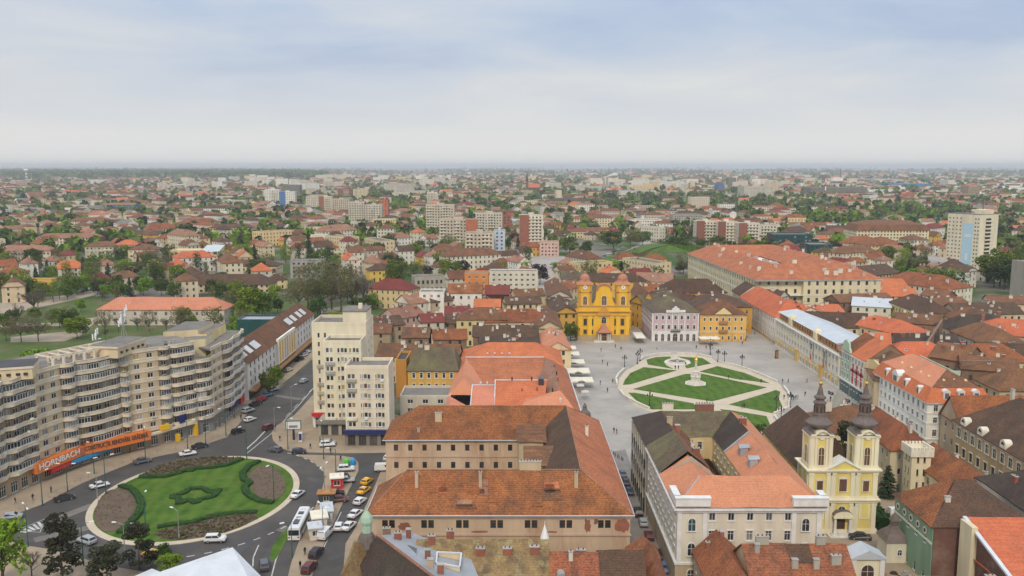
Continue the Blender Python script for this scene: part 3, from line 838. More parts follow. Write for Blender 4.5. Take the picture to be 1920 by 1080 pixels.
sheet('park_path',gp([(600,580),(690,568),(730,575),(690,577),(600,588)]),0.016,'dirt_path')
mb=MB()
fr_,bk_=gp([(1112,503),(1160,503),(1205,492),(1250,474),(1300,474)]),gp([(1128,484),(1175,470),(1212,458),(1250,457),(1315,463)],6)
for k in range(4):mb.poly([(*fr_[k],.25),(*fr_[k+1],.25),(*bk_[k+1],6.0),(*bk_[k],6.0)])
structure(mb.build('bastion_lawn','lawn'))
sheet('boulevard',gp([(1000,478),(1060,480),(1130,490),(1215,450),(1222,455),(1140,505),(1060,520),(1010,520),(960,505)]),0.02,'square_stone')
sheet('boulevard',gp([(1740,470),(1775,470),(1800,520),(1740,525)]),0.02,'square_stone')
sheet('car_park',gp([(170,540),(240,532),(245,545),(180,556)]),0.03,'cobble')
# --- helpers for the large buildings
def poly_walls(o,pts,h,wall,kws,tier=1,z0=0.0,mix=MIX_OLD,name='wall',loc=(0,0)):
 """Walls on a closed anticlockwise outline (world plan, o at loc); kws: one dict per edge, None for a blank wall."""
 wm=MB();wins=[]
 n=len(pts)
 for i in range(n):
  A,B=pts[i],pts[(i+1)%n]
  A=(A[0]-loc[0],A[1]-loc[1]);B=(B[0]-loc[0],B[1]-loc[1])
  k=kws[i%len(kws)]
  if k is None:facade(wm,wins,A,B,h-z0,z0=z0,fl=0)
  else :facade(wm,wins,A,B,h-z0,z0=z0,**k)
 w=wm.build(name,wall,o)
 hang_windows(o,wins,tier,mix)
 return w
def roof_polys(o,polys,m,loc=(0,0),name='roof',t=0.0):
 mb=MB()
 for p in polys:
  mb.poly([(x-loc[0],y-loc[1],z) for x,y,z in p])
 q=mb.build(name,m,o)
 return sag(q,.08) if m.startswith('tile') else q
def chimney_at(ro,x,y,z,w=0.8,d=0.65,h=1.2,m='trim_cream'):
 return put('chimney',chimney_mesh(w,d,h,m),ro,(x,y,z))
def text(s,parent,loc,rot,size,m,width=None,ext=0.04,name='lettering'):
 cu=bpy.data.curves.new(name,'FONT')
 cu.body=s;cu.size=size;cu.extrude=ext;cu.align_x='LEFT';cu.align_y='BOTTOM'
 cu.offset=0.012*size
 cu.materials.append(MATS[m])
 t=bpy.data.objects.new(name,cu)
 COL.objects.link(t)
 bpy.context.view_layer.update()
 me=bpy.data.meshes.new_from_object(t.evaluated_get(bpy.context.evaluated_depsgraph_get()))
 bpy.data.objects.remove(t)
 xs=[v.co.x for v in me.vertices]
 k=width/(max(xs)-min(xs)) if width else 1.0
 o=put(name,me,parent,loc,0,(k,1,1))
 o.rotation_euler=(R(90),0,rot)
 return o
def arch_mesh(w,h,m='glass',fm='trim_white',proud=0.05,tr=0.18,key={}):
 """Round-headed window or door: surround, recessed pane. y into the wall."""
 k=(round(w,2),round(h,2),m,fm)
 if k in key:return key[k]
 mb=MB()
 n=8
 arc=lambda r,y:[(-r,y,0)]+[(r*math.cos(math.pi-math.pi*i/n),y,h-w/2+r*math.sin(math.pi*i/n)) for i in range(n+1)]+[(r,y,0)]
 a,b=arc(w/2+tr,-proud-.07),arc(w/2,-proud-.07)
 c,d=arc(w/2,-proud),arc(w/2+tr,0.02)
 for i in range(len(a)-1):
  mb.poly([a[i],a[i+1],b[i+1],b[i]],0)
  mb.poly([b[i],b[i+1],c[i+1],c[i]],0)
  mb.poly([d[i],d[i+1],a[i+1],a[i]],0)
 mb.poly(c[::-1],1)
 mb.box(-.035,-proud-.03,0,.035,-proud+.01,h-.05,0)
 mb.box(-w/2,-proud-.03,h*.55,w/2,-proud+.01,h*.55+.06,0)
 mb.box(-w/2-tr-.05,-proud-.16,-.16,w/2+tr+.05,.02,0,0,True)
 key[k]=mb.mesh('window',[fm,m])
 return key[k]
# --- curved block of flats with the shop sign
def flats():
 cols=[(-40,958),(17,930),(78,902),(125,882),(150,873),(232,849),(250,845),(305,833),(325,827),(372,816),(402,808),(422,793),(457,757)]
 kind=['log','log','flat','bulge','log','bulge','flat','bulge','log','log','flat','log']
 nfl=[8,8,8,8,8,8,8,8,8,6,7,7]
 P=gp(cols)
 zb,fh=4.7,2.82
 o=thing('apartment_block','long curved cream block of flats with banded balconies above an orange shop sign','apartment block',(*P[0],0))
 L0=P[0]
 back=[(-103,286),(-103.5,268),(-108,262),(-120,250),(-130,232),(-136,210),(-138,182)]
 glz=random.Random(5)
 for i,k in enumerate(kind):
  A,B=P[i],P[i+1]
  a,b=(A[0]-L0[0],A[1]-L0[1]),(B[0]-L0[0],B[1]-L0[1])
  L=math.hypot(b[0]-a[0],b[1]-a[1]);ang=math.atan2(b[1]-a[1],b[0]-a[0])
  top=zb+nfl[i]*fh
  wm=MB();wins=[]
  kw=dict(fl=nfl[i],sill=0.95,wh=1.35,gdoor=False,dep=.25)
  if k=='flat':kw.update(bay=2.9,ww=1.55,margin=.5,style='w')
  elif k=='bulge':kw.update(n=1,ww=1.5,wh=1.6,margin=.2)
  else :kw.update(bay=2.3,ww=1.55,wh=1.75,sill=.5,margin=.3,style='w')
  facade(wm,wins,a,b,top-zb,z0=zb,**kw)
  wm.build('wall','flat_wall' if k=='flat' else 'flat_recess_shade',o)  # walls behind balconies are coloured darker to imitate the shade of the recess
  hang_windows(o,wins,1,MIX_FLAT)
  n=max(3,int(L/.6))
  def off(t):
   if k=='flat':return .14
   if k=='bulge':return .35+1.35*math.sin(math.pi*t)**.7
   e=min(1,t*L/1.6,(1-t)*L/1.6)
   wav=.28*math.sin(t*L/9.0*6.28+i)
   return .4+(1.05+wav)*e
  pb=MB()
  H=1.02
  pts=[(L*j/n,-off(j/n)) for j in range(n+1)]
  for (x0,y0),(x1,y1) in zip(pts,pts[1:]):
   pb.poly([(x0,y0,0),(x1,y1,0),(x1,y1,H*.82),(x0,y0,H*.82)])
   pb.poly([(x0,y0-.10,H*.82),(x1,y1-.10,H*.82),(x1,y1-.10,H),(x0,y0-.10,H)])
   pb.poly([(x0,y0-.10,H*.82),(x1,y1-.10,H*.82),(x1,y1,H*.82),(x0,y0,H*.82)])
   pb.poly([(x0,y0-.10,H),(x1,y1-.10,H),(x1,y1+.16,H),(x0,y0+.16,H)])
   if k!='flat':
    pb.poly([(x0,y0+.16,H),(x1,y1+.16,H),(x1,y1+.16,.1),(x0,y0+.16,.1)])
    pb.poly([(x0,y0,0),(x1,y1,0),(x1,.0,0),(x0,.0,0)])
    pb.poly([(x0,y0+.16,.1),(x1,y1+.16,.1),(x1,0,.1),(x0,0,.1)])
   else :
    pb.poly([(x0,y0,0),(x1,y1,0),(x1,.0,0),(x0,.0,0)])
  pb.poly([(0,0,0),(0,pts[0][1],0),(0,pts[0][1],H),(0,0,H)]);pb.poly([(L,0,0),(L,pts[-1][1],0),(L,pts[-1][1],H),(L,0,H)])
  me=pb.mesh('balcony',['flat_band'])
  for f in range(nfl[i]+1):
   if f==0 and k=='bulge':pass
   bal=put('balcony',me,o,(a[0],a[1],zb+f*fh-.12),ang)
   if k=='flat' or f==nfl[i]:continue
   m_=max(1,int(L/2.6));run=glz.random()<.42
   for q in range(m_):
    if glz.random()<.3:run=glz.random()<.48
    if not run or L<2.2:continue
    t0,t1=(q+.04)/m_,(q+.96)/m_
    x0,x1,y0,y1=t0*L,t1*L,-off(t0),-off(t1)
    w=math.hypot(x1-x0,y1-y0);aa=math.atan2(y1-y0,x1-x0)
    me2=one_window(round(w*5)/5,1.42,'w',glz.choice(('glass','glass','glass_mid','curtain')))
    put('window',me2,bal,((x0+x1)/2,(y0+y1)/2-.02,H+.02),aa)
  sm=MB();sw=[]
  shop='paint_grey' if i in (7,8,9) else ('grey_dark' if i>9 else 'tan')
  d=.25
  facade(sm,sw,a,b,zb-.12,z0=0,fl=1,bay=2.6,ww=2.0,wh=2.6,sill=.35,margin=.25,style='w',gdoor=False)
  sm.build('shop_front',shop,o)
  hang_windows(o,sw,1,(('glass',.6),('glass_mid',.3),('curtain',.1)))
 zt=zb+8*fh
 loc=lambda pts:[(x-L0[0],y-L0[1]) for x,y in pts]
 mb=MB()
 mb.prism(loc(P[:10]+[(-103,262),(-120,250),(-130,232),(-136,210),(-138,182)]),zt-.3,zt+.25,0)
 mb.build('roof','bitumen',o)
 mb=MB();z7=zb+7*fh;z6=zb+6*fh
 mb.prism(loc([P[10],P[11],P[12]]+back[:3]+[(-100,262)]),z7-.3,z7+.2,0)
 mb.build('roof','bitumen',o)
 mb=MB();mb.prism(loc([P[9],P[10],(-94,262),(-99,262)]),z6-.2,z6+.12,0);mb.build('terrace','concrete',o)
 for (q,z0,z1,m,rm) in (([(-97,254),(-91.5,258),(-91.5,266),(-100,266)],z6,zt-.3,'cream','bitumen'),([(-100,262),(-92.5,262),(-92.5,280),(-102,280)],z7,zt+.3,'cream_yellow','bitumen'),([(-104,258),(-95,262),(-95,276),(-104,276)],z7,zt+1.7,'cream','bitumen')):
  mb=MB();mb.prism(loc(q),z0,z1,0,True,1);mb.build('penthouse',[m,rm],o)
 def rb(px0,px1,py,z,dep,m,rm,sl=0):
  A,B=G(*px0,z),G(*px1,z)
  ux,uy=B[0]-A[0],B[1]-A[1];l=math.hypot(ux,uy);ux/=l;uy/=l
  q=[A,B,(B[0]-uy*dep,B[1]+ux*dep),(A[0]-uy*dep,A[1]+ux*dep)]
  mb=MB();mb.prism(loc(q),zt,z-.25,0,False)
  e=.35;C=[(x,y) for x,y in loc(q)]
  cx=sum(p[0] for p in C)/4;cy=sum(p[1] for p in C)/4
  mb.prism([(cx+(x-cx)*1.06,cy+(y-cy)*1.06) for x,y in C],z-.55,z,2,True,1,True)
  p_=mb.build('penthouse',[m,rm,'flat_band'],o)
  mb=MB()
  for t in (.12,.3,.5,.7,.86):
   x,y=A[0]+(B[0]-A[0])*t-L0[0],A[1]+(B[1]-A[1])*t-L0[1]
   mb.prism([(x-.4+uy*.05,y-.4),(x+.4+uy*.05,y-.4),(x+.4,y+.4),(x-.4,y+.4)],zt+1.1,zt+1.7)
  mb.build('vent_window','glass',p_)
 rb((-30,692),(60,686),0,zt+3.2,9,'cream','bitumen_dark')
 rb((220,650),(273,632),0,zt+3.2,8,'cream','bitumen')
 A,B=G(66,664,zt+3),G(222,634,zt+3)
 for s in (0,1):
  mb=MB()
  ux,uy=B[0]-A[0],B[1]-A[1];l=math.hypot(ux,uy);ux/=l;uy/=l
  ox,oy=(uy*6.5*s,-ux*6.5*s)
  a=(A[0]+ox-L0[0],A[1]+oy-L0[1]);b=(B[0]+ox-L0[0],B[1]+oy-L0[1])
  mb.prism([a,b,(b[0]-uy*.35,b[1]+ux*.35),(a[0]-uy*.35,a[1]+ux*.35)],zt+2.3,zt+3.0,bottom=True)
  for t in np.linspace(.02,.98,9):
   x,y=a[0]+(b[0]-a[0])*t,a[1]+(b[1]-a[1])*t
   mb.box(x-.3,y-.3,zt,x+.3,y+.3,zt+2.3)
  mb.build('roof_pergola','flat_band',o)
 mb=MB()
 for t in np.linspace(.02,.98,9):
  a=(A[0]+ux*l*t-L0[0],A[1]+uy*l*t-L0[1])
  mb.tube((a[0],a[1],zt+2.7),(a[0]+uy*6.5,a[1]-ux*6.5,zt+2.7),.22,.22,4)
 mb.build('pergola_beam','flat_band',o)
 for j in range(22):
  t=glz.random();q=glz.uniform(2,9)
  i=glz.choice((1,2,4,6,8));A,B=P[i],P[i+1]
  l=math.hypot(B[0]-A[0],B[1]-A[1])
  x=A[0]+(B[0]-A[0])*t-(B[1]-A[1])/l*q-L0[0];y=A[1]+(B[1]-A[1])*t+(B[0]-A[0])/l*q-L0[1]
  mb=MB();s=glz.uniform(.25,.6);mb.box(x-s,y-s*.7,zt,x+s,y+s*.7,zt+glz.uniform(.4,1.1));mb.box(x-s*1.2,y-s*.9,zt+1.1,x+s*1.2,y+s*.9,zt+1.2,bottom=True)
  mb.build('vent',glz.choice(('concrete','bitumen_dark','metal_grey')),o)
 for j in range(20):
  i=glz.choice((0,1,1,2,4,6,8,9));A,B=P[i],P[i+1];t=glz.uniform(.1,.9)
  l=math.hypot(B[0]-A[0],B[1]-A[1]);q=-1.45 if kind[i]=='log' else -.35
  x=A[0]+(B[0]-A[0])*t-(B[1]-A[1])/l*q-L0[0];y=A[1]+(B[1]-A[1])*t+(B[0]-A[0])/l*q-L0[1]
  z=zb+glz.randint(0,nfl[i]-1)*fh+.6
  mb=MB()
  if j%3:
   mb.box(-.4,-.14,0,.4,.14,.5,0,True);mb.lathe([(.22,.0),(.22,.01)],8,m=1)
   mb.build('air_conditioner',['grey_light','paint_grey'],o,(x,y,z),math.atan2(B[1]-A[1],B[0]-A[0]))
  else :
   mb.lathe([(.05,0),(.22,.05),(.34,.12)],10);q_=mb.build('satellite_dish','grey_light',o,(x,y,z+.4));q_.rotation_euler=(R(70),0,.6)
 for mx,my,hh,nn in ((233,640,10,16),(182,655,6,6)):
  x,y=G(mx,my,zt);mast=MB();x-=L0[0];y-=L0[1]
  mast.tube((x,y,zt),(x,y,zt+hh),.16,.08,6)
  for a in (0,2.1,4.2):mast.tube((x+1.2*math.cos(a),y+1.2*math.sin(a),zt),(x,y,zt+hh*.6),.07,.05,4)
  mo=mast.build('aerial_mast','steel',o)
  mb=MB()
  for j in range(nn):
   a=glz.uniform(0,6.28);z=zt+hh*glz.uniform(.45,1.0);r=glz.uniform(.5,1.3)
   X,Y=x+r*math.cos(a),y+r*math.sin(a)
   mb.tube((x,y,z),(X,Y,z),.04,.04,4)
   if j%3:mb.box(X-.16,Y-.12,z-.9,X+.16,Y+.12,z+.9,0,True)
   else :
    mb.lathe([(.1,z-.1),(.4,z),(.45,z+.15)],8,X,Y)
  mb.build('aerial','paint_white',mo)
# ---- shop signs
 S0,S1,S2=G(60,911),G(152,872),G(279,841.5)
 def board(A,B,z0,z1,m,out,name='shop_sign',back=1.2):
  ux,uy=B[0]-A[0],B[1]-A[1];l=math.hypot(ux,uy);ux/=l;uy/=l
  mb=MB();mb.box(0,-out,z0,l,back-out,z1,0,True)
  return mb.build(name,m,o,(A[0]-L0[0],A[1]-L0[1],0),math.atan2(uy,ux)),l
 s1,l1=board(S0,S1,3.1,5.6,'paint_orange',1.9,back=2.6)
 text('HORNBACH',s1,(.6,-1.96,3.5),0,2.1,'paint_white',l1*.82)
 mb=MB();mb.box(l1*.88,-1.98,3.5,l1*.88+1.9,-1.9,5.3);mb.build('shop_emblem','brick_bright',s1)
 s2,l2=board(S1,S2,3.1,5.6,'paint_orange',1.9,back=2.6)
 text('CONSTRUC\u021aII. RENOV\u0102RI. GR\u0102DIN\u0102.',s2,(.5,-1.96,3.75),0,1.7,'paint_dark',l2*.93)
 r1,_=board(G(86,899),G(122,884),1.9,2.9,'paint_red',2.1,'awning')
 r2,_=board(G(124,883),G(198,856),2.0,2.9,'paint_blue',2.3,'awning')
 board(G(279,842),G(365,817),4.0,4.5,'flat_band',1.4,'ledge');board(G(300,836),G(316,832),4.6,6.0,'paint_yellow',1.5,'shop_sign')
 board(G(334,826),G(346,822),5.2,7.6,'paint_navy',1.3,'shop_sign');board(G(361,818),G(365.5,816.5),.2,4.4,'paint_yellow',1.5,'shop_sign');board(G(329,829),G(334,827.5),.2,2.4,'paint_yellow',1.2,'shop_sign')
 board(G(430,784),G(446,768),2.2,3.6,'paint_navy',.6,'shop_sign',.9);board(G(449,766),G(456,759),1.5,4.2,'paint_red',.6,'shop_sign',.9)
 for x,y in P:OCC.append((x-8,y+4,14))
flats()
# --- stepped tower block
def tower():
 o=thing('tower_block','stepped cream tower block of flats with three roof heights at the street corner','apartment block',(-47,250,0))
 vols=[(-59.6,257.5,-43.4,271,31.0,(dict(xs=[2.0,3.9],ww=.72,wh=1.5,sill=.7,style='w',n=None),dict(bay=4.5,ww=1.3,wh=1.2),None,dict(bay=5,ww=1.1,wh=1.2))),(-54.4,249,-43.6,257.6,27.2,(dict(xs=[1.1,2.2,5.4,8.8],ww=.9,wh=1.35,sill=.8),dict(bay=5,ww=.8,wh=1.1),None,None)),(-46.6,239.6,-34.4,250.2,22.0,(dict(xs=[1.2,2.3,5.7,9.5],ww=.95,wh=1.35,sill=.8),dict(bay=6,ww=.6,wh=.7,n=1),None,dict(fl=0)))]
 for q,(x0,y0,x1,y1,h,fs) in enumerate(vols):
  z0=4.6
  fl=round((h-z0-1.4)/2.75)
  pts=[(x0,y0),(x1,y0),(x1,y1),(x0,y1)]
  kws=[None if f is None else dict(dict(fl=fl,gdoor=False,margin=.4),**{k:v for k,v in f.items() if v is not None}) for f in fs]
  wm=MB();wins=[]
  for i in range(4):
   A,B=pts[i],pts[(i+1)%4]
   A=(A[0]+47,A[1]-250);B=(B[0]+47,B[1]-250)
   if kws[i] is None or kws[i].get('fl')==0:facade(wm,wins,A,B,h-z0,z0=z0,fl=0)
   else :
    facade(wm,wins,A,B,fl*2.75,z0=z0,**kws[i])
    facade(wm,wins,A,B,h-z0-fl*2.75,z0=z0+fl*2.75,fl=0)
  wm.build('wall','tower_cream',o)
  hang_windows(o,wins,1,MIX_FLAT)
  rb=MB();cx,cy=(x0+x1)/2+47,(y0+y1)/2-250
  flat_roof(rb,x1-x0,y1-y0,h,par=1.0)
  rb.v=[(a+cx,b+cy,c) for a,b,c in rb.v]
  rb.build('roof',['bitumen','tower_cream'],o)
  st=MB()
  if q:
   for xa,xb in ((4.6,4.9),(8.0,8.5)):
    st.box(x0+xa+47,y0-250-.16,z0,x0+xb+47,y0-250+.02,h-1.2)
   st.box(x0+47-.05,y0-250-.2,z0,x0+47+.45,y0-250+.02,h+.4);st.box(x1+47-.45,y0-250-.2,z0,x1+47+.05,y0-250+.02,h+.4)
   for f in range(fl):
    z=z0+f*2.75+.8
    for xc in ((5.4,8.8) if q==1 else (5.7,9.5)):
     for dx in (-1.0,1.0):
      put('window',one_window(.85,1.35,'w',pane_kind(MIX_FLAT)),o,(x0+xc+dx+47,y0-250-.19,z))
   st.build('pilaster','trim_cream',o)
  for f in range(fl):
   z=z0+f*2.75
   mb=MB();xa,xb=(1.3,4.7) if q==0 else (.5,3.2)
   if random.random()<.45:mb.box(x0+47+xa,y0-250-.7,z,x0+47+xb,y0-250-.02,z+.75,bottom=True);mb.build('balcony',random.choice(('concrete','trim_cream','grey')),o)
   if random.random()<.4:
    mb=MB();xx=x0+47+random.uniform(4,x1-x0-1);mb.box(xx,y0-250-.5,z+.15,xx+.85,y0-250-.02,z+.7,bottom=True);mb.build('air_conditioner','paint_white',o)
 mb=MB();mb.box(-3.6+.0,9.5,31,3.4,19,34.8,0);mb.box(-3.8,9.3,34.8,3.6,19.2,35.2,1,True);mb.box(.5,13,35.2,1.6,14,36.8,0);mb.build('lift_house',['tower_cream','bitumen'],o)
 def shop(x0,y0,x1,y1,h,m,sign=None,sm=None):
  mb=MB();w=[]
  for A,B in (((x0,y0),(x1,y0)),((x1,y0),(x1,y1)),((x0,y1),(x0,y0))):
   facade(mb,w,A,B,h,fl=1,bay=2.6,ww=2.1,wh=2.9,sill=.25,margin=.3,gdoor=False,style='b')
  mb.poly([(x0,y0,h),(x1,y0,h),(x1,y1,h),(x0,y1,h)])
  q=mb.build('shop_front',m,o);hang_windows(o,w,1,(('glass',.7),('glass_mid',.3)))
  if sm:
   mb=MB();mb.box(x0-.3,y0-1.0,h-.9,x1+.3,y0-.02,h+.2,0,True);mb.build('shop_sign',sm,o)
 shop(-12.6,6.3,-6.6,12,4.6,'frame_white',sm='paint_red')
 shop(-9.5,-1.4,3.2,6,4.6,'grey',sm='grey_dark')
 shop(.1,-11,13.0,-1.5,4.6,'grey_dark',sm='paint_navy')
 for s in vols:OCC.append(((s[0]+s[2])/2,(s[1]+s[3])/2,9))
tower()
# --- yellow baroque cathedral on the square
def dome_church():
 Y0=389.5;X0,X1=29.7,52.8
 z=lambda py:Zat(py,Y0)
 o=thing('cathedral','yellow baroque cathedral with two domed clock towers facing the square','church',((X0+X1)/2,Y0,0))
 cx=(X0+X1)/2;w=(X1-X0)/2
 zp,zc0,zc1,zt=z(628),z(592.5),z(573),z(533)
 mb=MB();mb.box(-w,0,0,w,7,zc1,0);mb.box(-w+2,7,0,w-2,46,zc0-1,0);mb.box(-w-5.5,24,0,-w+2.1,40,zc0-1.5,0);mb.box(w-2.1,24,0,w+4,40,zc0-1.5,0)
 tw=6.1
 for s in (-1,1):
  xa=s*(w-tw/2);mb.box(xa-tw/2+.1,.25,zc1,xa+tw/2-.1,6.2,zt,0)
 gx=w-tw
 prof=[(-gx+.2,zc1),(gx-.2,zc1),(gx-1.0,zc1+1.2),(gx-1.7,zc1+3),(gx-1.9,z(549)),(gx-1.9,z(546))]
 n=10
 for i in range(n+1):
  a=math.pi*i/n;prof.append(((gx-2.3)*math.cos(a),z(545)+(z(533.5)-z(545))*math.sin(a)))
 prof+=[(-gx+1.9,z(546)),(-gx+1.9,z(549)),(-gx+1.7,zc1+3),(-gx+1.0,zc1+1.2)]
 mb.poly([(x,.3,zz) for x,zz in prof]);mb.poly([(x,2.2,zz) for x,zz in prof])
 for (xa,za),(xb,zb) in zip(prof,prof[1:]+prof[:1]):mb.poly([(xa,.3,za),(xb,.3,zb),(xb,2.2,zb),(xa,2.2,za)])
 mb.build('wall','dome_yellow',o)
 mb=MB()
 for i in range(n):
  a,b=math.pi*i/n,math.pi*(i+1)/n
  r=gx-2.3;h=z(533.5)-z(545)
  f=lambda t,k,y:((r+k)*math.cos(t),y,z(545)+(h+k)*math.sin(t))
  mb.poly([f(a,.5,-.15),f(b,.5,-.15),f(b,-.25,-.15),f(a,-.25,-.15)]);mb.poly([f(a,.5,-.15),f(b,.5,-.15),f(b,.5,2.4),f(a,.5,2.4)])
 mb.build('gable_arch','copper_pink',o)
 for x in (-w+.9,-w+5.3,-gx+1.9,gx-1.9,w-5.3,w-.9):
  mb=MB();mb.box(x-.85,-.35,zp,x+.85,.02,zc0-.1);mb.box(x-1.0,-.45,zc0-.9,x+1.0,.02,zc0-.12);mb.build('pilaster','dome_yellow',o)
 mb=MB()
 for za,hh,pr in ((zc0,.5,.5),(zc0+1.6,.3,.45),(zc0+1.9,.35,.8),(zc1-.35,.4,.35)):
  mb.box(-w-pr,-pr,za,w+pr,7+pr,za+hh,0,True)
 for s in (-1,1):
  xa=s*(w-tw/2)
  for za,hh,pr in ((z(548)-.2,.35,.25),(zt-.7,.35,.3),(zt-.35,.4,.6)):mb.box(xa-tw/2-pr,.25-pr,za,xa+tw/2+pr,6.2+pr,za+hh,0,True)
  for dx in (-1,1):mb.box(xa+dx*(tw/2-.6)-.5,0,zc1,xa+dx*(tw/2-.6)+.5,.26,zt-.7)
 mb.poly([(-3.6,-.6,zc0+.4),(3.6,-.6,zc0+.4),(0,-.6,zc1+.1)]);mb.poly([(-3.6,-.6,zc0+.4),(0,-.6,zc1+.1),(0,.1,zc1+.1),(-3.6,.1,zc0+.4)]);mb.poly([(3.6,-.6,zc0+.4),(0,-.6,zc1+.1),(0,.1,zc1+.1),(3.6,.1,zc0+.4)])
 mb.build('cornice','ochre',o)
 mb=MB()
 for za,pr in ((zc0-.14,.42),(zc0+1.45,.36),(zc1-.5,.28)):mb.box(-w-pr,-pr,za,w+pr,7+pr,za+.13,0,True)
 mb.build('shadow_line','stone_base',o)  # thin brown bands under the cornices, painted as their shadow lines
 mb=MB();mb.box(-w-.3,-.4,0,w+.3,7.3,zp-.02);mb.build('plinth','stone_base',o)
 for s in (-1,1):
  xa=s*(w-tw/2)
  mb=MB();ye=3.2
  mb.lathe([(4.7,zt+.02),(4.4,zt+.3),(3.2,zt+1.0),(2.9,zt+1.6)],4,xa,ye,a0=math.pi/4)
  mb.lathe([(2.25,zt+1.3),(2.3,zt+1.9),(2.2,zt+2.7),(1.8,zt+3.5),(1.1,zt+4.1),(.3,zt+4.4),(.2,zt+5.0)],14,xa,ye)
  d=mb.build('tower_dome','copper_pink',o,smooth=False)
  mb=MB();mb.lathe([(.05,zt+5),(.22,zt+5.2),(.05,zt+5.45),(.05,zt+6.6)],6,xa,ye);mb.box(xa-.4,ye-.05,zt+5.9,xa+.4,ye+.05,zt+6.05);mb.build('cross','gold',d)
  mb=MB();mb.lathe([(1.0,0),(1.0,.12)],16,m=0);mb.lathe([(.2,.12),(.2,.16)],6,m=1);mb.box(-.04,0,.13,.04,.7,.16,1);c=mb.build('clock',['trim_white','iron_dark'],o,(xa,-.05,z(539)));c.rotation_euler=(R(90),0,0)
  put('window',arch_mesh(1.75,3.9,'shutter_brown','trim_cream'),o,(xa,.2,z(573)+.3))
  put('window',one_window(1.5,3.0,'bf+o','glass'),o,(s*(w-3.2),-.12,z(610)))
  put('window',one_window(1.5,1.9,'bf+o','glass'),o,(s*(w-3.2),-.12,z(626)+.1))
  put('window',one_window(1.0,3.0,'bf','glass'),o,(s*(gx-.2),-.12,z(610)))
  put('window',one_window(1.0,1.8,'bf','glass'),o,(s*(gx-.2),-.12,z(626)+.1))
 put('window',arch_mesh(2.2,4.3,'shutter_brown','trim_cream'),o,(0,.25,z(573)+.2))
 put('window',arch_mesh(2.0,2.9,'glass','stone_white'),o,(0,-.05,z(606)))
 p=MB();p.box(-3.0,-2.6,.5,3.0,-.02,z(623));p.build('portal','stone_base',o)
 for x in (-2.6,-1.7,1.7,2.6):
  mb=MB();mb.lathe([(.32,.5),(.3,1),(.26,z(623)-.4),(.38,z(623)-.1)],8,x,-2.95);mb.build('column','stone_white',o)
 put('door',arch_mesh(1.9,3.5,'wood_dark','stone_base'),o,(0,-2.65,.5))
 mb=MB();zz=z(623);mb.box(-3.4,-3.4,zz,3.4,0,zz+.5,0,True)
 mb.lathe([(3.9,zz+.5),(3.3,zz+1.3),(2.4,zz+1.9),(2.2,zz+2.3),(1.9,zz+3.0),(.9,zz+3.6),(.2,zz+3.8)],4,0,-1.4,a0=math.pi/4);mb.build('portal_roof','copper_pink',o)
 for k in range(3):
  mb=MB();mb.box(-4.6+k*.35,-4.6+k*.5,k*.17,4.6-k*.35,.1,(k+1)*.17);mb.build('step','stone_white',o)
 a,e,h=w-1.6,46.4,zc0-1
 mb=MB();mb.poly([(-a,6,h),(-a,e,h),(0,e-4,h+10),(0,6,h+10)]);mb.poly([(a,6,h),(a,e,h),(0,e-4,h+10),(0,6,h+10)]);mb.poly([(-a,e,h),(a,e,h),(0,e-4,h+10)]);mb.poly([(-a,6.01,h),(a,6.01,h),(0,6.01,h+10)])
 for s in (-1,1):
  xo=s*(w+(5.6 if s<0 else 4.2));hh=zc0-1.5
  mb.poly([(xo,23.6,hh),(xo,40.4,hh),(0,32,hh+9.5)]);mb.poly([(xo,23.6,hh),(0,23.6,hh),(0,32,hh+9.5)]);mb.poly([(xo,40.4,hh),(0,40.4,hh),(0,32,hh+9.5)])
 mb.build('nave_roof','tile_moss',o)
 for yy in (9,27,31.5,36):
  put('window',arch_mesh(1.6,4.5,'glass','dome_yellow'),o,(-w+(1.95 if yy<20 else -5.55),yy,5),R(-90))
 OCC.append((cx,Y0+8,17));OCC.append((cx,Y0+30,17))
dome_church()
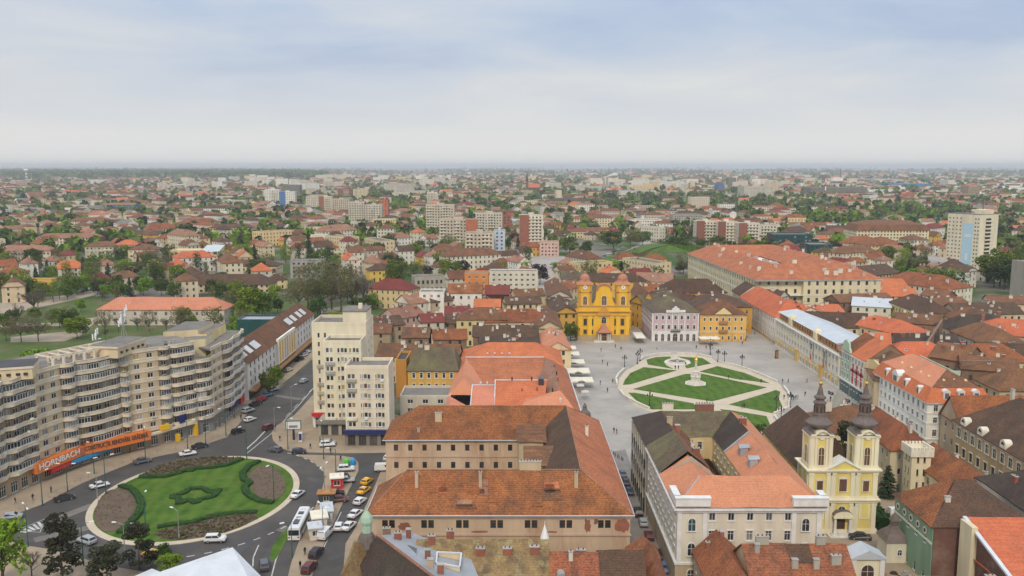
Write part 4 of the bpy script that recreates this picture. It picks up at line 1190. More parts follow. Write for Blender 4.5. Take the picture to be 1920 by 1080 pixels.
# --- pale yellow cathedral with two dark baroque spires
def serb_church():
 Y0=179.6;X0,X1=63.0,77.7
 z=lambda py:Zat(py,Y0)
 o=thing('cathedral','pale yellow and cream cathedral with two dark baroque spires and gold balls','church',((X0+X1)/2,Y0,0))
 w=(X1-X0)/2
 z1,z2,z3=z(938),z(881),z(818)
 tw=5.0
 mb=MB();mb.box(-w,0,0,w,7,z2);mb.box(-w+.6,7,0,w-.6,36,z1+4)
 for s in (-1,1):mb.box(s*(w-tw/2)-tw/2+.15,.2,z2,s*(w-tw/2)+tw/2-.15,tw-.1,z3)
 mb.build('wall','serb_yellow',o)
 for (za,zb) in ((1.0,z1-.6),(z1+.9,z2-.6)):
  for x in (-w+.55,-w+4.3,-2.1,2.1,w-4.3,w-.55):
   mb=MB();mb.box(x-.5,-.22,za,x+.5,.02,zb);mb.box(x-.62,-.3,zb-.5,x+.62,.02,zb);mb.build('pilaster','serb_cream',o)
  for yy in (.6,3.5,6.4):
   mb=MB();mb.box(-w-.2,yy-.45,za,-w+.02,yy+.45,zb);mb.build('pilaster','serb_cream',o)
 mb=MB()
 for za,hh,pr in ((0,1.0,.3),(z1-.5,.4,.3),(z1+.0,.35,.6),(z1+.36,.55,.25),(z2-.55,.35,.3),(z2-.15,.3,.65)):
  mb.box(-w-pr,-pr,za,w+pr,7+pr,za+hh,0,True)
 mb.build('cornice','serb_cream',o)
 mb=MB();a=3.4;mb.poly([(-a,-.3,z2+.15),(a,-.3,z2+.15),(0,-.3,z2+2.0)]);mb.build('pediment','serb_yellow',o)
 mb=MB()
 for s in (-1,1):mb.poly([(s*(a+.5),-.6,z2+.15),(0,-.6,z2+2.4),(0,3,z2+2.4),(s*(a+.5),3,z2+.15)]);mb.poly([(s*(a+.5),-.6,z2+.15),(0,-.6,z2+2.4),(0,-.6,z2+2.05),(s*(a+.1),-.6,z2+.15)])
 mb.build('pediment_roof','trim_white',o)
 for s in (-1,1):
  x=s*(w-tw/2)
  mb=MB()
  for dx in (-1,1):
   mb.box(x+dx*(tw/2-.55)-.42,0,z2+.15,x+dx*(tw/2-.55)+.42,.22,z3-.3);mb.box(x+dx*(tw/2-1.35)-.25,.05,z2+.15,x+dx*(tw/2-1.35)+.25,.22,z3-.3)
  for dy in (.6,tw-.6):mb.box(x-tw/2-.05,dy-.4,z2+.15,x-tw/2+.18,dy+.4,z3-.3)
  mb.box(x-tw/2-.1,-.05,z2+.15,x+tw/2+.1,tw+.05,z2+.8)
  mb.box(x-tw/2-.15,-.1,z3-.35,x+tw/2+.15,tw+.1,z3+.05)
  prof=[(-tw/2,z3),(-1.5,z3+.1),(-.9,z3+.75),(0,z3+1.05),(.9,z3+.75),(1.5,z3+.1),(tw/2,z3)]
  for (xa,za),(xb,zb) in zip(prof,prof[1:]):
   mb.poly([(x+xa,-.35,za),(x+xb,-.35,zb),(x+xb,-.35,zb+.3),(x+xa,-.35,za+.3)]);mb.poly([(x+xa,-.35,za+.3),(x+xb,-.35,zb+.3),(x+xb,1.5,zb+.3),(x+xa,1.5,za+.3)])
   mb.poly([(x+xa,0,z3-.2),(x+xb,0,z3-.2),(x+xb,0,zb),(x+xa,0,za)])
  mb.build('tower_trim','serb_cream',o)
  mb=MB();mb.lathe([(.62,0),(.62,.1)],14);mb.box(-.04,0,.11,.04,.45,.13,1);mb.box(-.3,-.04,.11,0,.04,.13,1);c=mb.build('clock',['trim_white','iron_dark'],o,(x,.05,z3-.2));c.rotation_euler=(R(90),0,0)
  put('window',arch_mesh(1.15,3.9,'shutter_brown','serb_cream'),o,(x,.15,z2+1.0));put('window',arch_mesh(1.15,3.9,'shutter_brown','serb_cream'),o,(x-tw/2+.1,tw/2,z2+1.0),R(-90))
  mb=MB();yc=tw/2
  S=lambda py:Zat(py,Y0+yc)
  mb.lathe([(3.75,z3+.1),(3.3,z3+.6),(2.3,S(806)),(1.75,S(801))],4,x,yc,a0=math.pi/4)
  mb.lathe([(1.3,S(803)),(1.9,S(800)),(2.75,S(795)),(2.85,S(791)),(2.2,S(786.5)),(1.6,S(782)),(1.35,S(777)),(1.55,S(776)),(1.45,S(773))],8,x,yc,a0=math.pi/8)
  mb.lathe([(1.15,S(774)),(1.1,S(757)),(1.35,S(756)),(1.4,S(753.5)),(1.0,S(751)),(.85,S(749)),(1.25,S(746)),(1.2,S(743)),(.75,S(740)),(.62,S(737)),(.5,S(731)),(.32,S(725)),(.1,S(720))],8,x,yc,a0=math.pi/8)
  sp=mb.build('spire','copper_brown',o)
  mb=MB()
  for k in range(8):
   t=math.pi/4*k;mb.box(x+1.06*math.cos(t)-.16,yc+1.06*math.sin(t)-.16,S(771),x+1.06*math.cos(t)+.16,yc+1.06*math.sin(t)+.16,S(760))
  mb.build('lantern_opening','wood_dark',sp)
  zb_=S(719);mb=MB();mb.lathe([(.05,zb_-.5),(.38,zb_-.2),(.45,zb_+.1),(.3,zb_+.4),(.06,zb_+.5),(.04,zb_+1.0)],10,x,yc);mb.box(x-.22,yc-.04,zb_+.7,x+.22,yc+.04,zb_+.8);mb.build('ball_and_cross','gold',sp)
 for x in (-w+2.45,0,w-2.45):
  put('window',one_window(1.25 if x else 1.6,2.3 if x else 2.7,'bf+cp','shutter_brown'),o,(x,-.06,z(921)))
 put('window',arch_mesh(1.5,1.9,'glass','serb_cream'),o,(0,-.05,z(965)))
 for x in (-w+2.45,w-2.45):
  mb=MB();mb.box(x-1.15,-.12,3.2,x+1.15,.02,7.2);mb.box(x-1.3,-.3,7.2,x+1.3,.02,7.5,0,True);mb.build('wall_panel','serb_cream',o)
  mb=MB();mb.box(x-.75,-.15,3.6,x+.75,-.1,6.6);mb.build('blind_niche','serb_yellow',o)
 for s in (-1,1):
  mb=MB();mb.lathe([(.4,.3),(.32,.8),(.28,3.6),(.42,3.9)],8,s*1.6,-1.1);mb.build('column','trim_white',o)
 put('door',one_window(1.7,3.3,'bf','wood_dark'),o,(0,-.1,.3))
 mb=MB();mb.box(-2.1,-1.6,3.9,2.1,0,4.4,0,True)
 for i in range(8):
  a,b=math.pi*i/8,math.pi*(i+1)/8;f=lambda t,y:(2.1*math.cos(t),y,4.4+1.1*math.sin(t))
  mb.poly([f(a,-1.6),f(b,-1.6),f(b,0),f(a,0)],1);mb.poly([f(a,-1.55),f(b,-1.55),(0,-1.55,4.4)],0)
 mb.build('portal_roof',['serb_cream','copper_brown'],o)
 mb=MB();mb.box(-3,-2.6,0,3,-.3,.16);mb.box(-2.4,-2.1,.16,2.4,-.3,.32);mb.build('step','stone_white',o)
 a,h,e=w-.2,z1+4,36.4
 mb=MB()
 for s in (-1,1):mb.poly([(s*a,6.9,h),(s*a,e,h),(0,e-5,h+8.2),(0,6.9,h+8.2)])
 mb.poly([(-a,e,h),(a,e,h),(0,e-5,h+8.2)]);mb.poly([(-a,6.95,h),(a,6.95,h),(0,6.95,h+8.2)])
 mb.build('nave_roof','tile_brown',o)
 for yy in (11,17,23,29):put('window',arch_mesh(1.5,4.2,'glass','serb_cream'),o,(-w+.58,yy,6),R(-90))
 OCC.append(((X0+X1)/2,Y0+8,11));OCC.append(((X0+X1)/2,Y0+26,11))
serb_church()
# --- big barracks with the tiled roof in the middle foreground
def barracks():
 o=thing('barracks_building','large weathered barracks around a courtyard with broad reddish tiled roofs','building')
 e,r=12.8,19.0
 H=13.0
 fw=dict(fl=2,g=8.7,blankg=True,xs=[q+t for q in (3.6,11.0,17.6,24.1,30.6,37.2,44.5) for t in (-.66,.66)],ww=1.08,wh=1.6,sill=1.25,style='hole')
 ct=dict(fl=3,bay=3.3,ww=1.05,wh=1.55,sill=1.2,style='hole',gdoor=False)
 sd=dict(fl=3,bay=4.2,ww=1.2,wh=1.8,style='hole')
 out=[(-27,159),(22.4,159),(22.0,220),(-30.5,220),(-30.5,205),(5.5,205),(5.5,173),(-27,173)]
 poly_walls(o,out,H,'barrack',[fw,sd,None,dict(sd,n=3),ct,dict(ct,fl=3),None,dict(sd,n=3)],0,mix=MIX_DARK)
 rj=random.Random(2)
 for x0,z0,x1,z1 in ((13.6,9.0,15.0,12.0),(19.4,9.0,22.35,11.9),(-21.8,9.4,-19.0,11.2),(15.4,10.6,16.4,12.0),(-8,9.0,-4,9.5),(6,9.0,9,9.4)):
  mb=MB();n=22
  pts=[((x0+x1)/2+(x1-x0)/2*math.copysign(abs(math.cos(6.28*i/n))**.6,math.cos(6.28*i/n))*rj.uniform(.62,1.0),(z0+z1)/2+(z1-z0)/2*math.copysign(abs(math.sin(6.28*i/n))**.6,math.sin(6.28*i/n))*rj.uniform(.62,1.0)) for i in range(n)]
  mb.poly([(x,158.985,z) for x,z in pts]);mb.build('bare_brick','brick',o)
 f1=roof_polys(o,[[(-27.6,158.4,e),(23,158.4,e),(13.5,166,r),(-20.5,166,r)],[(-27.6,173.6,e),(-27.6,158.4,e),(-20.5,166,r)],[(-27.6,173.6,e),(5,173.6,e),(13.5,166,r),(-20.5,166,r)]],'tile_red')
 roof_polys(o,[[(-31.1,204.4,e),(5,204.4,e),(13.5,212.5,r),(-23.2,212.5,r)],[(-31.1,220.6,e),(-31.1,204.4,e),(-23.2,212.5,r)],[(22.6,220.6,e),(-31.1,220.6,e),(-23.2,212.5,r),(13.5,212.5,r)]],'tile_red')
 f2=roof_polys(o,[[(23,158.4,e),(22.6,220.6,e),(13.5,212.5,r),(13.5,166,r)]],'tile_orange')
 roof_polys(o,[[(5,173.6,e),(13.5,166,r),(13.5,212.5,r),(5,204.4,e)]],'tile_brown')
 mb=MB()
 for a,b in (((-27.7,158.3),(23.1,158.3)),((23.1,158.3),(22.7,220.7)),((-31.2,204.3),(5.1,204.3)),((-27.7,173.7),(-27.7,158.3))):
  mb.tube((*a,e-.12),(*b,e-.12),.12,.12,6)
 mb.build('gutter','metal_light',o)
 mb=MB();mb.box(-27.3,158.66,12.05,22.7,158.98,12.45,0,True);mb.box(-27.2,158.75,8.5,22.6,158.98,8.85,0,True);mb.box(-30.5,204.7,12.1,5.5,204.98,12.5,0,True);mb.box(-30.5,204.8,8.3,5.5,204.98,8.55,0,True);mb.build('cornice','stone_pink',o)
 mb=MB()
 for a,b in (((-20.5,166,r),(13.5,166,r)),((13.5,166,r),(13.5,212.5,r)),((-23.2,212.5,r),(13.5,212.5,r)),((13.5,166,r),(23,158.4,e)),((-20.5,166,r),(-27.6,158.4,e))):mb.tube(a,b,.15,.15,6)
 mb.build('ridge_cap','tile_oldpink',o)
 zs=lambda y:e+(y-158.4)/7.6*(r-e)
 rj=random.Random(14)
 for k in range(12):
  x,y,w,d=rj.uniform(-19,10),rj.uniform(159.2,163.2),rj.uniform(1.5,5),rj.uniform(.6,2.0)
  mb=MB();mb.poly([(x,y,zs(y)+.17),(x+w,y,zs(y)+.17),(x+w*rj.uniform(.9,1.0),y+d,zs(y+d)+.17),(x+.2,y+d,zs(y+d)+.17)]);mb.build('tile_patch',rj.choice(('tile_rust','tile_orange','tile_red','tile_oldpink')),f1)
 for px,w in ((-18.4,.6),(-6.1,.6),(12.4,.7)):chimney_at(f1,px,163.2,zs(163.2)+.6,w,.6,2.2,'beige')
 chimney_at(f1,3.6,166.3,19.3,4.2,.9,1.3,'beige');chimney_at(f1,-18,209,17.3,1.6,.8,.9,'beige');chimney_at(f1,-22.6,206.4,14.6,.6,.6,.5,'beige');chimney_at(f2,17.2,196,16.8,.7,.7,2.0,'trim_cream')
 for x0,y0,x1,y1,zt in ((1.6,195.5,7.2,204.2,15.4),(3.0,181.5,8.8,190.5,14.6)):
  mb=MB();w=[]
  facade(mb,w,(x0,y0),(x1,y0),zt,z0=0,fl=4,n=1,ww=1.3,wh=1.1,sill=1.6,style='hole',gdoor=False)
  facade(mb,w,(x1,y0),(x1,y1),zt,fl=0);facade(mb,w,(x0,y1),(x0,y0),zt,fl=0)
  mb.build('stair_dormer','beige',o);hang_windows(o,w,1,MIX_DARK)
  roof_polys(o,[[(x0-.5,y0-.6,zt-.15),(x1+.8,y0-.6,zt-.15),(x1+.8,y1,zt+1.3),(x0-.5,y1,zt+1.3)]],'tile_rust',name='dormer_roof')
 mb=MB();mb.poly([(-27,173,.03),(5.5,173,.03),(5.5,205,.03),(-30.5,205,.03)]);mb.build('courtyard','cobble',o)
 for q in ((-20,166),(0,166),(14,170),(14,190),(14,212),(-5,212),(-24,212),(-10,190)):OCC.append((*q,12))
barracks()
# --- bright orange roofs north of the square
OR='orange tiled blocks along the square'
rect('tenement','old town house under the smooth bright orange hip roof with four skylights',-18,297.5,17.6,325,9.5,5.6,roof='hip',rm='tile_new',wall='cream',fl=3,group=OR,sky=0,chim=0,cornice='trim_white',tier=1,hipr=.7)
for i in range(4):
 q=bpy.data.objects['tenement'];mb=MB();mb.lathe([(.4,0),(.42,.3),(.3,.42)],8);mb.build('skylight','metal_white',[c for c in q.children if c.name.startswith('roof')][0],(-8.5+i*2.6,-7.0,12.3))
def orange_block():
 o=thing('tenement','sprawling house with salmon and orange roofs round a sunken court, white roof edges','building',group=OR)
 out=[(-19,236),(19.0,236),(18.2,297),(-18.6,297)]
 kw=dict(fl=3,bay=3.4,ww=1.1,wh=1.7)
 poly_walls(o,out,8.8,'cream',[kw,kw,None,kw],1)
 a=roof_polys(o,[[(-10,264,5.5),(9,264,5.5),(11,296.8,12.6),(-16,296.8,12.6)]],'tile_orange')
 roof_polys(o,[[(-19.6,262,8.6),(-15,266,12.6),(-16,296.8,12.6),(-19.2,297,8.6)],[(-15,266,12.6),(-9.5,262,8.6),(-9.5,286,8.6),(-16,296.8,12.6)],[(-19.6,262,8.6),(-9.5,262,8.6),(-15,266,12.6)]],'tile_salmon')
 roof_polys(o,[[(11,296.8,12.6),(14,292,12.6),(14,250,13.2),(8.6,262,8.8),(8.6,286,8.8)]],'tile_oldpink')
 b=roof_polys(o,[[(14,292,12.6),(18.8,297,8.6),(19.6,235.4,8.6),(14,250,13.2)],[(11,296.8,12.6),(18.8,297,8.6),(14,292,12.6)]],'tile_orange')
 roof_polys(o,[[(19.6,235.4,8.6),(-1,235.4,8.6),(4,244,11.6),(14,250,13.2)],[(-1,235.4,8.6),(-5,248,8.8),(8.6,262,8.8),(14,250,13.2),(4,244,11.6)]],'tile_salmon')
 c=roof_polys(o,[[(-5,248,8.9),(9.5,248,9.3),(10.6,262,13.2),(-5,262,13.2)]],'tile_new')
 roof_polys(o,[[(-12,246,9),(-5.1,246,9),(-5.1,260,12.2),(-12,260,12.2)],[(-19.6,235.4,8.6),(-12,235.4,8.6),(-12,246,9),(-19.6,262,8.6)],[(-12,235.4,8.6),(-1,235.4,8.6),(-5,248,8.9),(-12,246,9)]],'tile_salmon')
 mb=MB()
 for x0,y0,z0,x1,y1,z1 in ((-5.1,262.1,13.3,10.6,262.1,13.3),(-5.1,248,9.0,-5.1,262.1,13.3),(-12,260,12.3,-5.1,260,12.3),(-12,246,9.1,-12,260,12.3),(-16,296.9,12.8,11,296.9,12.8),(-19.2,235.2,8.7,19.8,235.2,8.7),(19.8,235.2,8.7,19.0,297,8.7)):
  mb.tube((x0,y0,z0),(x1,y1,z1),.2,.2,4)
 mb.build('roof_edging','metal_white',o)
 mb=MB();mb.poly([(-18.9,236.1,2.5),(18.9,236.1,2.5),(18.1,296.9,2.5),(-18.5,296.9,2.5)]);mb.build('courtyard','brick_tan',o)
 mb=MB()
 mb.box(-5.1,262.1,0,10.6,262.5,13.2);mb.box(-5.5,248,0,-5.1,262.1,8.9);mb.box(-12,260.1,0,-5.1,260.4,12.2);mb.build('firewall','grey_light',o)
 for (x,y,z) in ((0,262,13.4),(6,262,13.4),(-9.5,260,12.4),(-7.5,260,12.4),(14,262,13.3),(14,270,13.2),(12,254,12),(13.8,244,11.6),(3,256,11.4),(7.5,256,11.8),(14,282,12.8)):
  mb=MB();mb.lathe([(.22,-.4),(.22,.6),(.34,.62),(.1,.95)],7,x,y);mb.v=[(p[0],p[1],p[2]+z) for p in mb.v];mb.build('vent',random.choice(('brick','metal_white','iron_dark')),o)
 mb=MB();mb.box(8.0,259,10,9.6,262.3,14.4);mb.build('roof_hatch','paint_dark',o)
 mb=MB();mb.lathe([(1.5,6.5),(1.5,9.2),(1.8,9.3),(1.75,9.8),(1.5,10.9),(.7,11.7),(.5,12.3),(.6,12.6),(.1,13.6)],8,20.0,234.8);mb.build('corner_turret','copper_brown',o)
 for q in ((-10,245),(10,245),(-12,280),(12,280),(0,262)):OCC.append((*q,13))
orange_block()
# --- courtyard house with pale classical facade
def court_house():
 o=thing('courtyard_house','pale classical corner house around a courtyard with part salmon, part mossy roofs','building')
 e,r=15.9,19.6
 fr=dict(fl=4,bay=3.0,ww=1.15,wh=1.9,sill=1.0,g=4.4,style='w+t',margin=4.6)
 sd=dict(fl=4,bay=2.9,ww=1.15,wh=1.95,sill=.95,g=4.4,style='w+t')
 ins=dict(fl=4,bay=3.2,ww=1.0,wh=1.9,sill=.6,style='w+c',gdoor=False)
 poly_walls(o,[(30.6,155),(57.3,155),(57.8,212),(30.3,212),(30.4,190)],16,'offwhite',[fr,sd,sd,dict(sd,style='b'),sd],0)
 mb=MB();mb.box(30.0,190.2,0,30.28,212,15.6);mb.build('grey_facade','grey',o)
 for k in range(7):
  mb=MB();y=191.5+k*3.2;mb.box(29.72,y-.5,.4,29.99,y+.5,3.2);mb.box(29.72,y-.45,6.0,29.99,y+.45,8.0);mb.box(29.72,y-.45,10.4,29.99,y+.45,12.4);mb.build('window','glass',o)
  mb=MB();mb.box(29.8,y+1.3,0,29.99,y+1.8,15.2);mb.build('pilaster','grey_light',o)
 poly_walls(o,[(41,168.5),(41,199),(47,199),(47,168.5)],15.4,'cream_yellow',[ins,ins,ins,ins],1,name='courtyard_wall')
 for z in (5.2,9.2):
  mb=MB();mb.box(41,198,z,47,198.95,z+.25,0,True);mb.box(46,168.5,z,46.95,198,z+.25,0,True);mb.box(45.96,168.6,z+.25,46.02,198,z+1.1);mb.box(41.1,197.96,z+.25,46,198.02,z+1.1);mb.build('gallery','wood_dark',o)
 A,B,C,D=(30,154.3),(58,154.3),(58.4,212.7),(29.7,212.7)
 a,b,c,d=(35.8,161),(52.6,161),(52.6,205.6),(35.8,205.6)
 i,j,k,l=(41.2,168.8),(46.8,168.8),(46.8,198.8),(41.2,198.8)
 E3=lambda p,z:(p[0],p[1],z)
 Ys=lambda p,q,t:(p[0]+(q[0]-p[0])*t,p[1]+(q[1]-p[1])*t)
 ie=15.3
 s=roof_polys(o,[[E3(A,e),E3(B,e),E3(b,r),E3(a,r)],[E3(B,e),E3(C,e),E3(c,r),E3(b,r)],[E3(a,r),E3(b,r),E3(j,ie),E3(i,ie)],[E3(A,e),E3(a,r),E3(Ys(a,d,.27),r),E3(Ys(A,D,.30),e)],[E3(i,ie),E3(a,r),E3(Ys(a,d,.45),r),E3(Ys(i,l,.45),ie)],[E3(j,ie),E3(b,r),E3(Ys(b,c,.62),r),E3(Ys(j,k,.62),ie)]],'tile_salmon')
 roof_polys(o,[[E3(Ys(A,D,.30),e+.35),E3(Ys(a,d,.27),r+.9),E3(Ys(a,d,.60),r+.9),E3(Ys(A,D,.60),e+.35)]],'tile_moss')
 m=roof_polys(o,[[E3(d,r),E3(c,r),E3(k,ie),E3(l,ie)],[E3(C,e),E3(D,e),E3(d,r),E3(c,r)]],'tile_moss')
 mb=MB();y0=154.3+.285*58.4
 mb.poly([(30,y0,e-.2),(35.8,y0-1.2,r+.9),(35.8,y0-1.2,r-.2)]);mb.poly([(35.8,y0-1.2,r+.9),(41.2,y0,ie+.6),(41.2,y0,ie-.2),(35.8,y0-1.2,r-.3)]);mb.build('firewall','grey',o)
 roof_polys(o,[[E3(Ys(a,d,.27),r+.9),E3(Ys(a,d,.60),r+.9),E3(Ys(i,l,.60),ie+.3),E3(Ys(i,l,.25),ie+.3)]],'tile_rust')
 roof_polys(o,[[E3(Ys(a,d,.60),r),E3(d,r),E3(l,ie),E3(Ys(i,l,.60),ie)]],'tile_rust')
 roof_polys(o,[[E3(Ys(A,D,.60),e),E3(Ys(a,d,.60),r),E3(d,r),E3(D,e)]],'tile_dark')
 roof_polys(o,[[E3(Ys(b,c,.62),r),E3(c,r),E3(k,ie),E3(Ys(j,k,.62),ie)]],'tile_dark')
 mb=MB();zz=lambda t:r
 for p,q in ((Ys(b,c,.62),Ys(j,k,.62)),):mb.tube(E3(p,r+.1),E3(q,ie+.1),.3,.3,4)
 mb.build('lead_flashing','metal_grey',o);mb=MB()
 mb.tube(E3(a,r),E3(A,e),.12,.12,5);mb.build('lead_flashing','metal_grey',o)
 for (x,y,z,w,h) in ((37.5,206,r,2.6,1.8),(46.5,206.5,r,4.4,1.5),(36.2,196,r,1.2,1.3),(36.5,188,r+.6,1.0,1.2),(39,184,17.6,.7,1.2),(38.7,178.5,17.6,1.4,1.7),(53,196,r,1.6,1.1)):
  chimney_at(s,x,y,z,w,.9,h,random.choice(('brick','trim_cream','beige')))
 for y in (174,181.5):
  mb=MB();mb.prism([(48.6,y-.9),(50.2,y-.9),(50.2,y+.9),(48.6,y+.9)],16.4,18.6);mb.poly([(48.3,y-1.1,18.55),(50.6,y-1.1,18.75),(50.6,y,19.2),(48.3,y,19.2)]);mb.poly([(48.3,y+1.1,18.55),(50.6,y+1.1,18.75),(50.6,y,19.2),(48.3,y,19.2)]);mb.build('dormer','metal_grey',o)
 for x0,y0,x1,y1 in ((30.0,154.2,36.4,155.3),(30.0,155.35,31.0,160.5),(51.6,154.2,58.0,155.3),(57.0,155.35,58.0,158)):
  mb=MB();mb.box(x0,y0,16.15,x1,y1,17.6);mb.box(x0-.12,y0-.12,17.6,x1+.12,y1+.12,17.85,0,True);mb.build('attic_parapet','trim_white',o)
 mb=MB();mb.box(29.8,154.2,15.3,57.98,154.98,15.7,0,True);mb.box(30.2,154.6,14.8,57.7,154.98,15.1,0,True);mb.box(29.7,155,15.3,30.55,190,15.7,0,True);mb.box(30.1,154.55,4.7,57.8,154.98,5.15,0,True);mb.box(30.05,155,4.7,30.55,190,5.15,0,True)
 for x in np.arange(30.4,57.6,.62):mb.box(x,154.35,15.1,x+.28,154.97,15.3)
 mb.build('cornice','trim_white',o)
 for x in (30.9,35.6,52.0,56.6):
  mb=MB();mb.box(x-.4,154.75,5.2,x+.4,154.98,14.8);mb.build('pilaster','trim_white',o)
 mb=MB();mb.box(30.25,154.7,0,35.8,154.98,4.65);mb.box(30.3,155,0,30.56,190,4.65);mb.build('rusticated_base','beige',o)
 for x in (33.2,54.2):
  for z,h in ((11.2,2.4),(6.4,2.4)):put('window',arch_mesh(1.3,h,'glass_teal' if z>10 and x<40 else 'glass','trim_white'),o,(x,154.9,z))
 put('window',arch_mesh(1.3,2.2,'glass','trim_cream'),o,(33.2,154.65,1.6))
 roof_polys(o,[[(41.1,165,15.6),(46,164,15.6),(46.8,166,15.4),(47,169.5,14.6),(41.3,170,14.6)]],'tile_salmon',name='bay_roof')
 for q in ((36,160),(52,160),(36,178),(52,178),(36,196),(52,196),(36,208),(52,208)):OCC.append((*q,9))
court_house()
# --- houses round the square
PK='houses facing the square'
pink=rect('townhouse','lilac and white town house with arched doors beside the yellow cathedral',62.7,388,83.6,420,13.2,5.2,roof='hip',rm='tile_moss',wall='lilac',fl=3,g=4.6,bay=2.75,ww=1.1,wh=1.9,style='w+tp',cornice='trim_white',group=PK,chim=2,tier=1,blankg=True,margin=.6,sides=(None,False,False,None))
for i in range(7):
 x=-10.45+.6+2.81*(i+.5)
 put('door',arch_mesh(1.25 if i!=3 else 2.0,3.3 if i!=3 else 3.6,'wood_dark','trim_white'),pink,(x,-16.05,.1))
mb=MB();mb.box(-10.5,-16.08,0,10.5,-16.0,4.5);mb.build('ground_storey','trim_white',pink)
mb=MB();mb.box(-4.3,-16.4,12.9,4.3,-15.9,14.2)
pr=[(-1.7,14.2),(-1.5,15.0),(-.8,15.2),(-.4,15.9),(.4,15.9),(.8,15.2),(1.5,15.0),(1.7,14.2)]
mb.poly([(x,-16.4,z) for x,z in pr]);mb.poly([(x,-15.9,z) for x,z in pr])
for (xa,za),(xb,zb) in zip(pr,pr[1:]):mb.poly([(xa,-16.4,za),(xb,-16.4,zb),(xb,-15.9,zb),(xa,-15.9,za)])
mb.build('attic_parapet','trim_white',pink)
mb=MB()
for x in (-10.2,-4.2,-1.4,1.4,4.2,10.2):mb.box(x-.25,-16.2,4.7,x+.25,-15.98,12.4)
mb.build('pilaster','trim_white',pink)
mb=MB();mb.box(-2.2,-17,4.55,2.2,-16.05,4.75,0,True)
for x in np.arange(-2.1,2.15,.3):mb.box(x-.03,-16.95,4.75,x+.03,-16.9,5.6)
mb.box(-2.15,-16.97,5.6,2.15,-16.88,5.68);mb.build('balcony','iron_dark',pink)
yel=rect('townhouse','ochre yellow town house with pediment and cafe parasols at the corner of the square',84.0,388,105,404,12.2,5.6,roof='hip',rm='tile_rust',wall='yellow',fl=3,g=4.2,bay=2.5,ww=.95,wh=1.5,style='w+c',cornice='trim_cream',group=PK,chim=2,tier=1,base='ochre')
mb=MB();mb.poly([(-4,-8.4,12.3),(4,-8.4,12.3),(0,-8.4,15.4)]);mb.build('pediment','cream_yellow',yel)
mb=MB()
for s in (-1,1):mb.poly([(s*4.4,-8.6,12.2),(0,-8.6,15.8),(0,-4.5,15.8),(s*4.4,-6.5,12.4)])
mb.build('pediment_roof','tile_rust',yel)
for z in (4.2,8.2):
 mb=MB();mb.box(-2,-9.2,z,2,-8.02,z+.25,0,True);mb.box(-2,-9.2,z+.25,2,-9.1,z+1.2);mb.build('balcony','wood_tan',yel)
rect('townhouse','mossy roofed rear house behind the lilac town house',68,420.5,84,445,12.5,5,roof='hip',rm='tile_moss',wall='ochre',along='y',group=PK,chim=3)
rect('townhouse','ochre side street house between the yellow cathedral and the lilac house',63,421,69,462,12.5,5,roof='gable',rm='tile_rust',wall='yellow',along='y',group=PK,chim=3)
rect('townhouse','long brown roofed house behind the ochre corner house',84.4,405,112,432,13,5,roof='hip',rm='tile_brown',wall='ochre',group=PK,chim=4)
rect('townhouse','brown gabled block filling the yard behind the lilac and ochre houses',76,446,110,462,14,6,roof='hip',rm='tile_brown',wall='ochre',group=PK,chim=3)
rect('townhouse','white town house with bright orange roof at the far right corner of the square',116.5,384,131,446,11.8,6.5,along='y',roof='hip',rm='tile_new',wall='white',fl=3,bay=2.9,ww=1.0,wh=1.7,group=PK,chim=2,tier=1,base='yellow')
rect('townhouse','white house with dark roof and skylights behind the orange roofed corner house',117,447,131,463,12.5,5,along='y',roof='gable',rm='tile_brown',wall='offwhite',group=PK,sky=3)
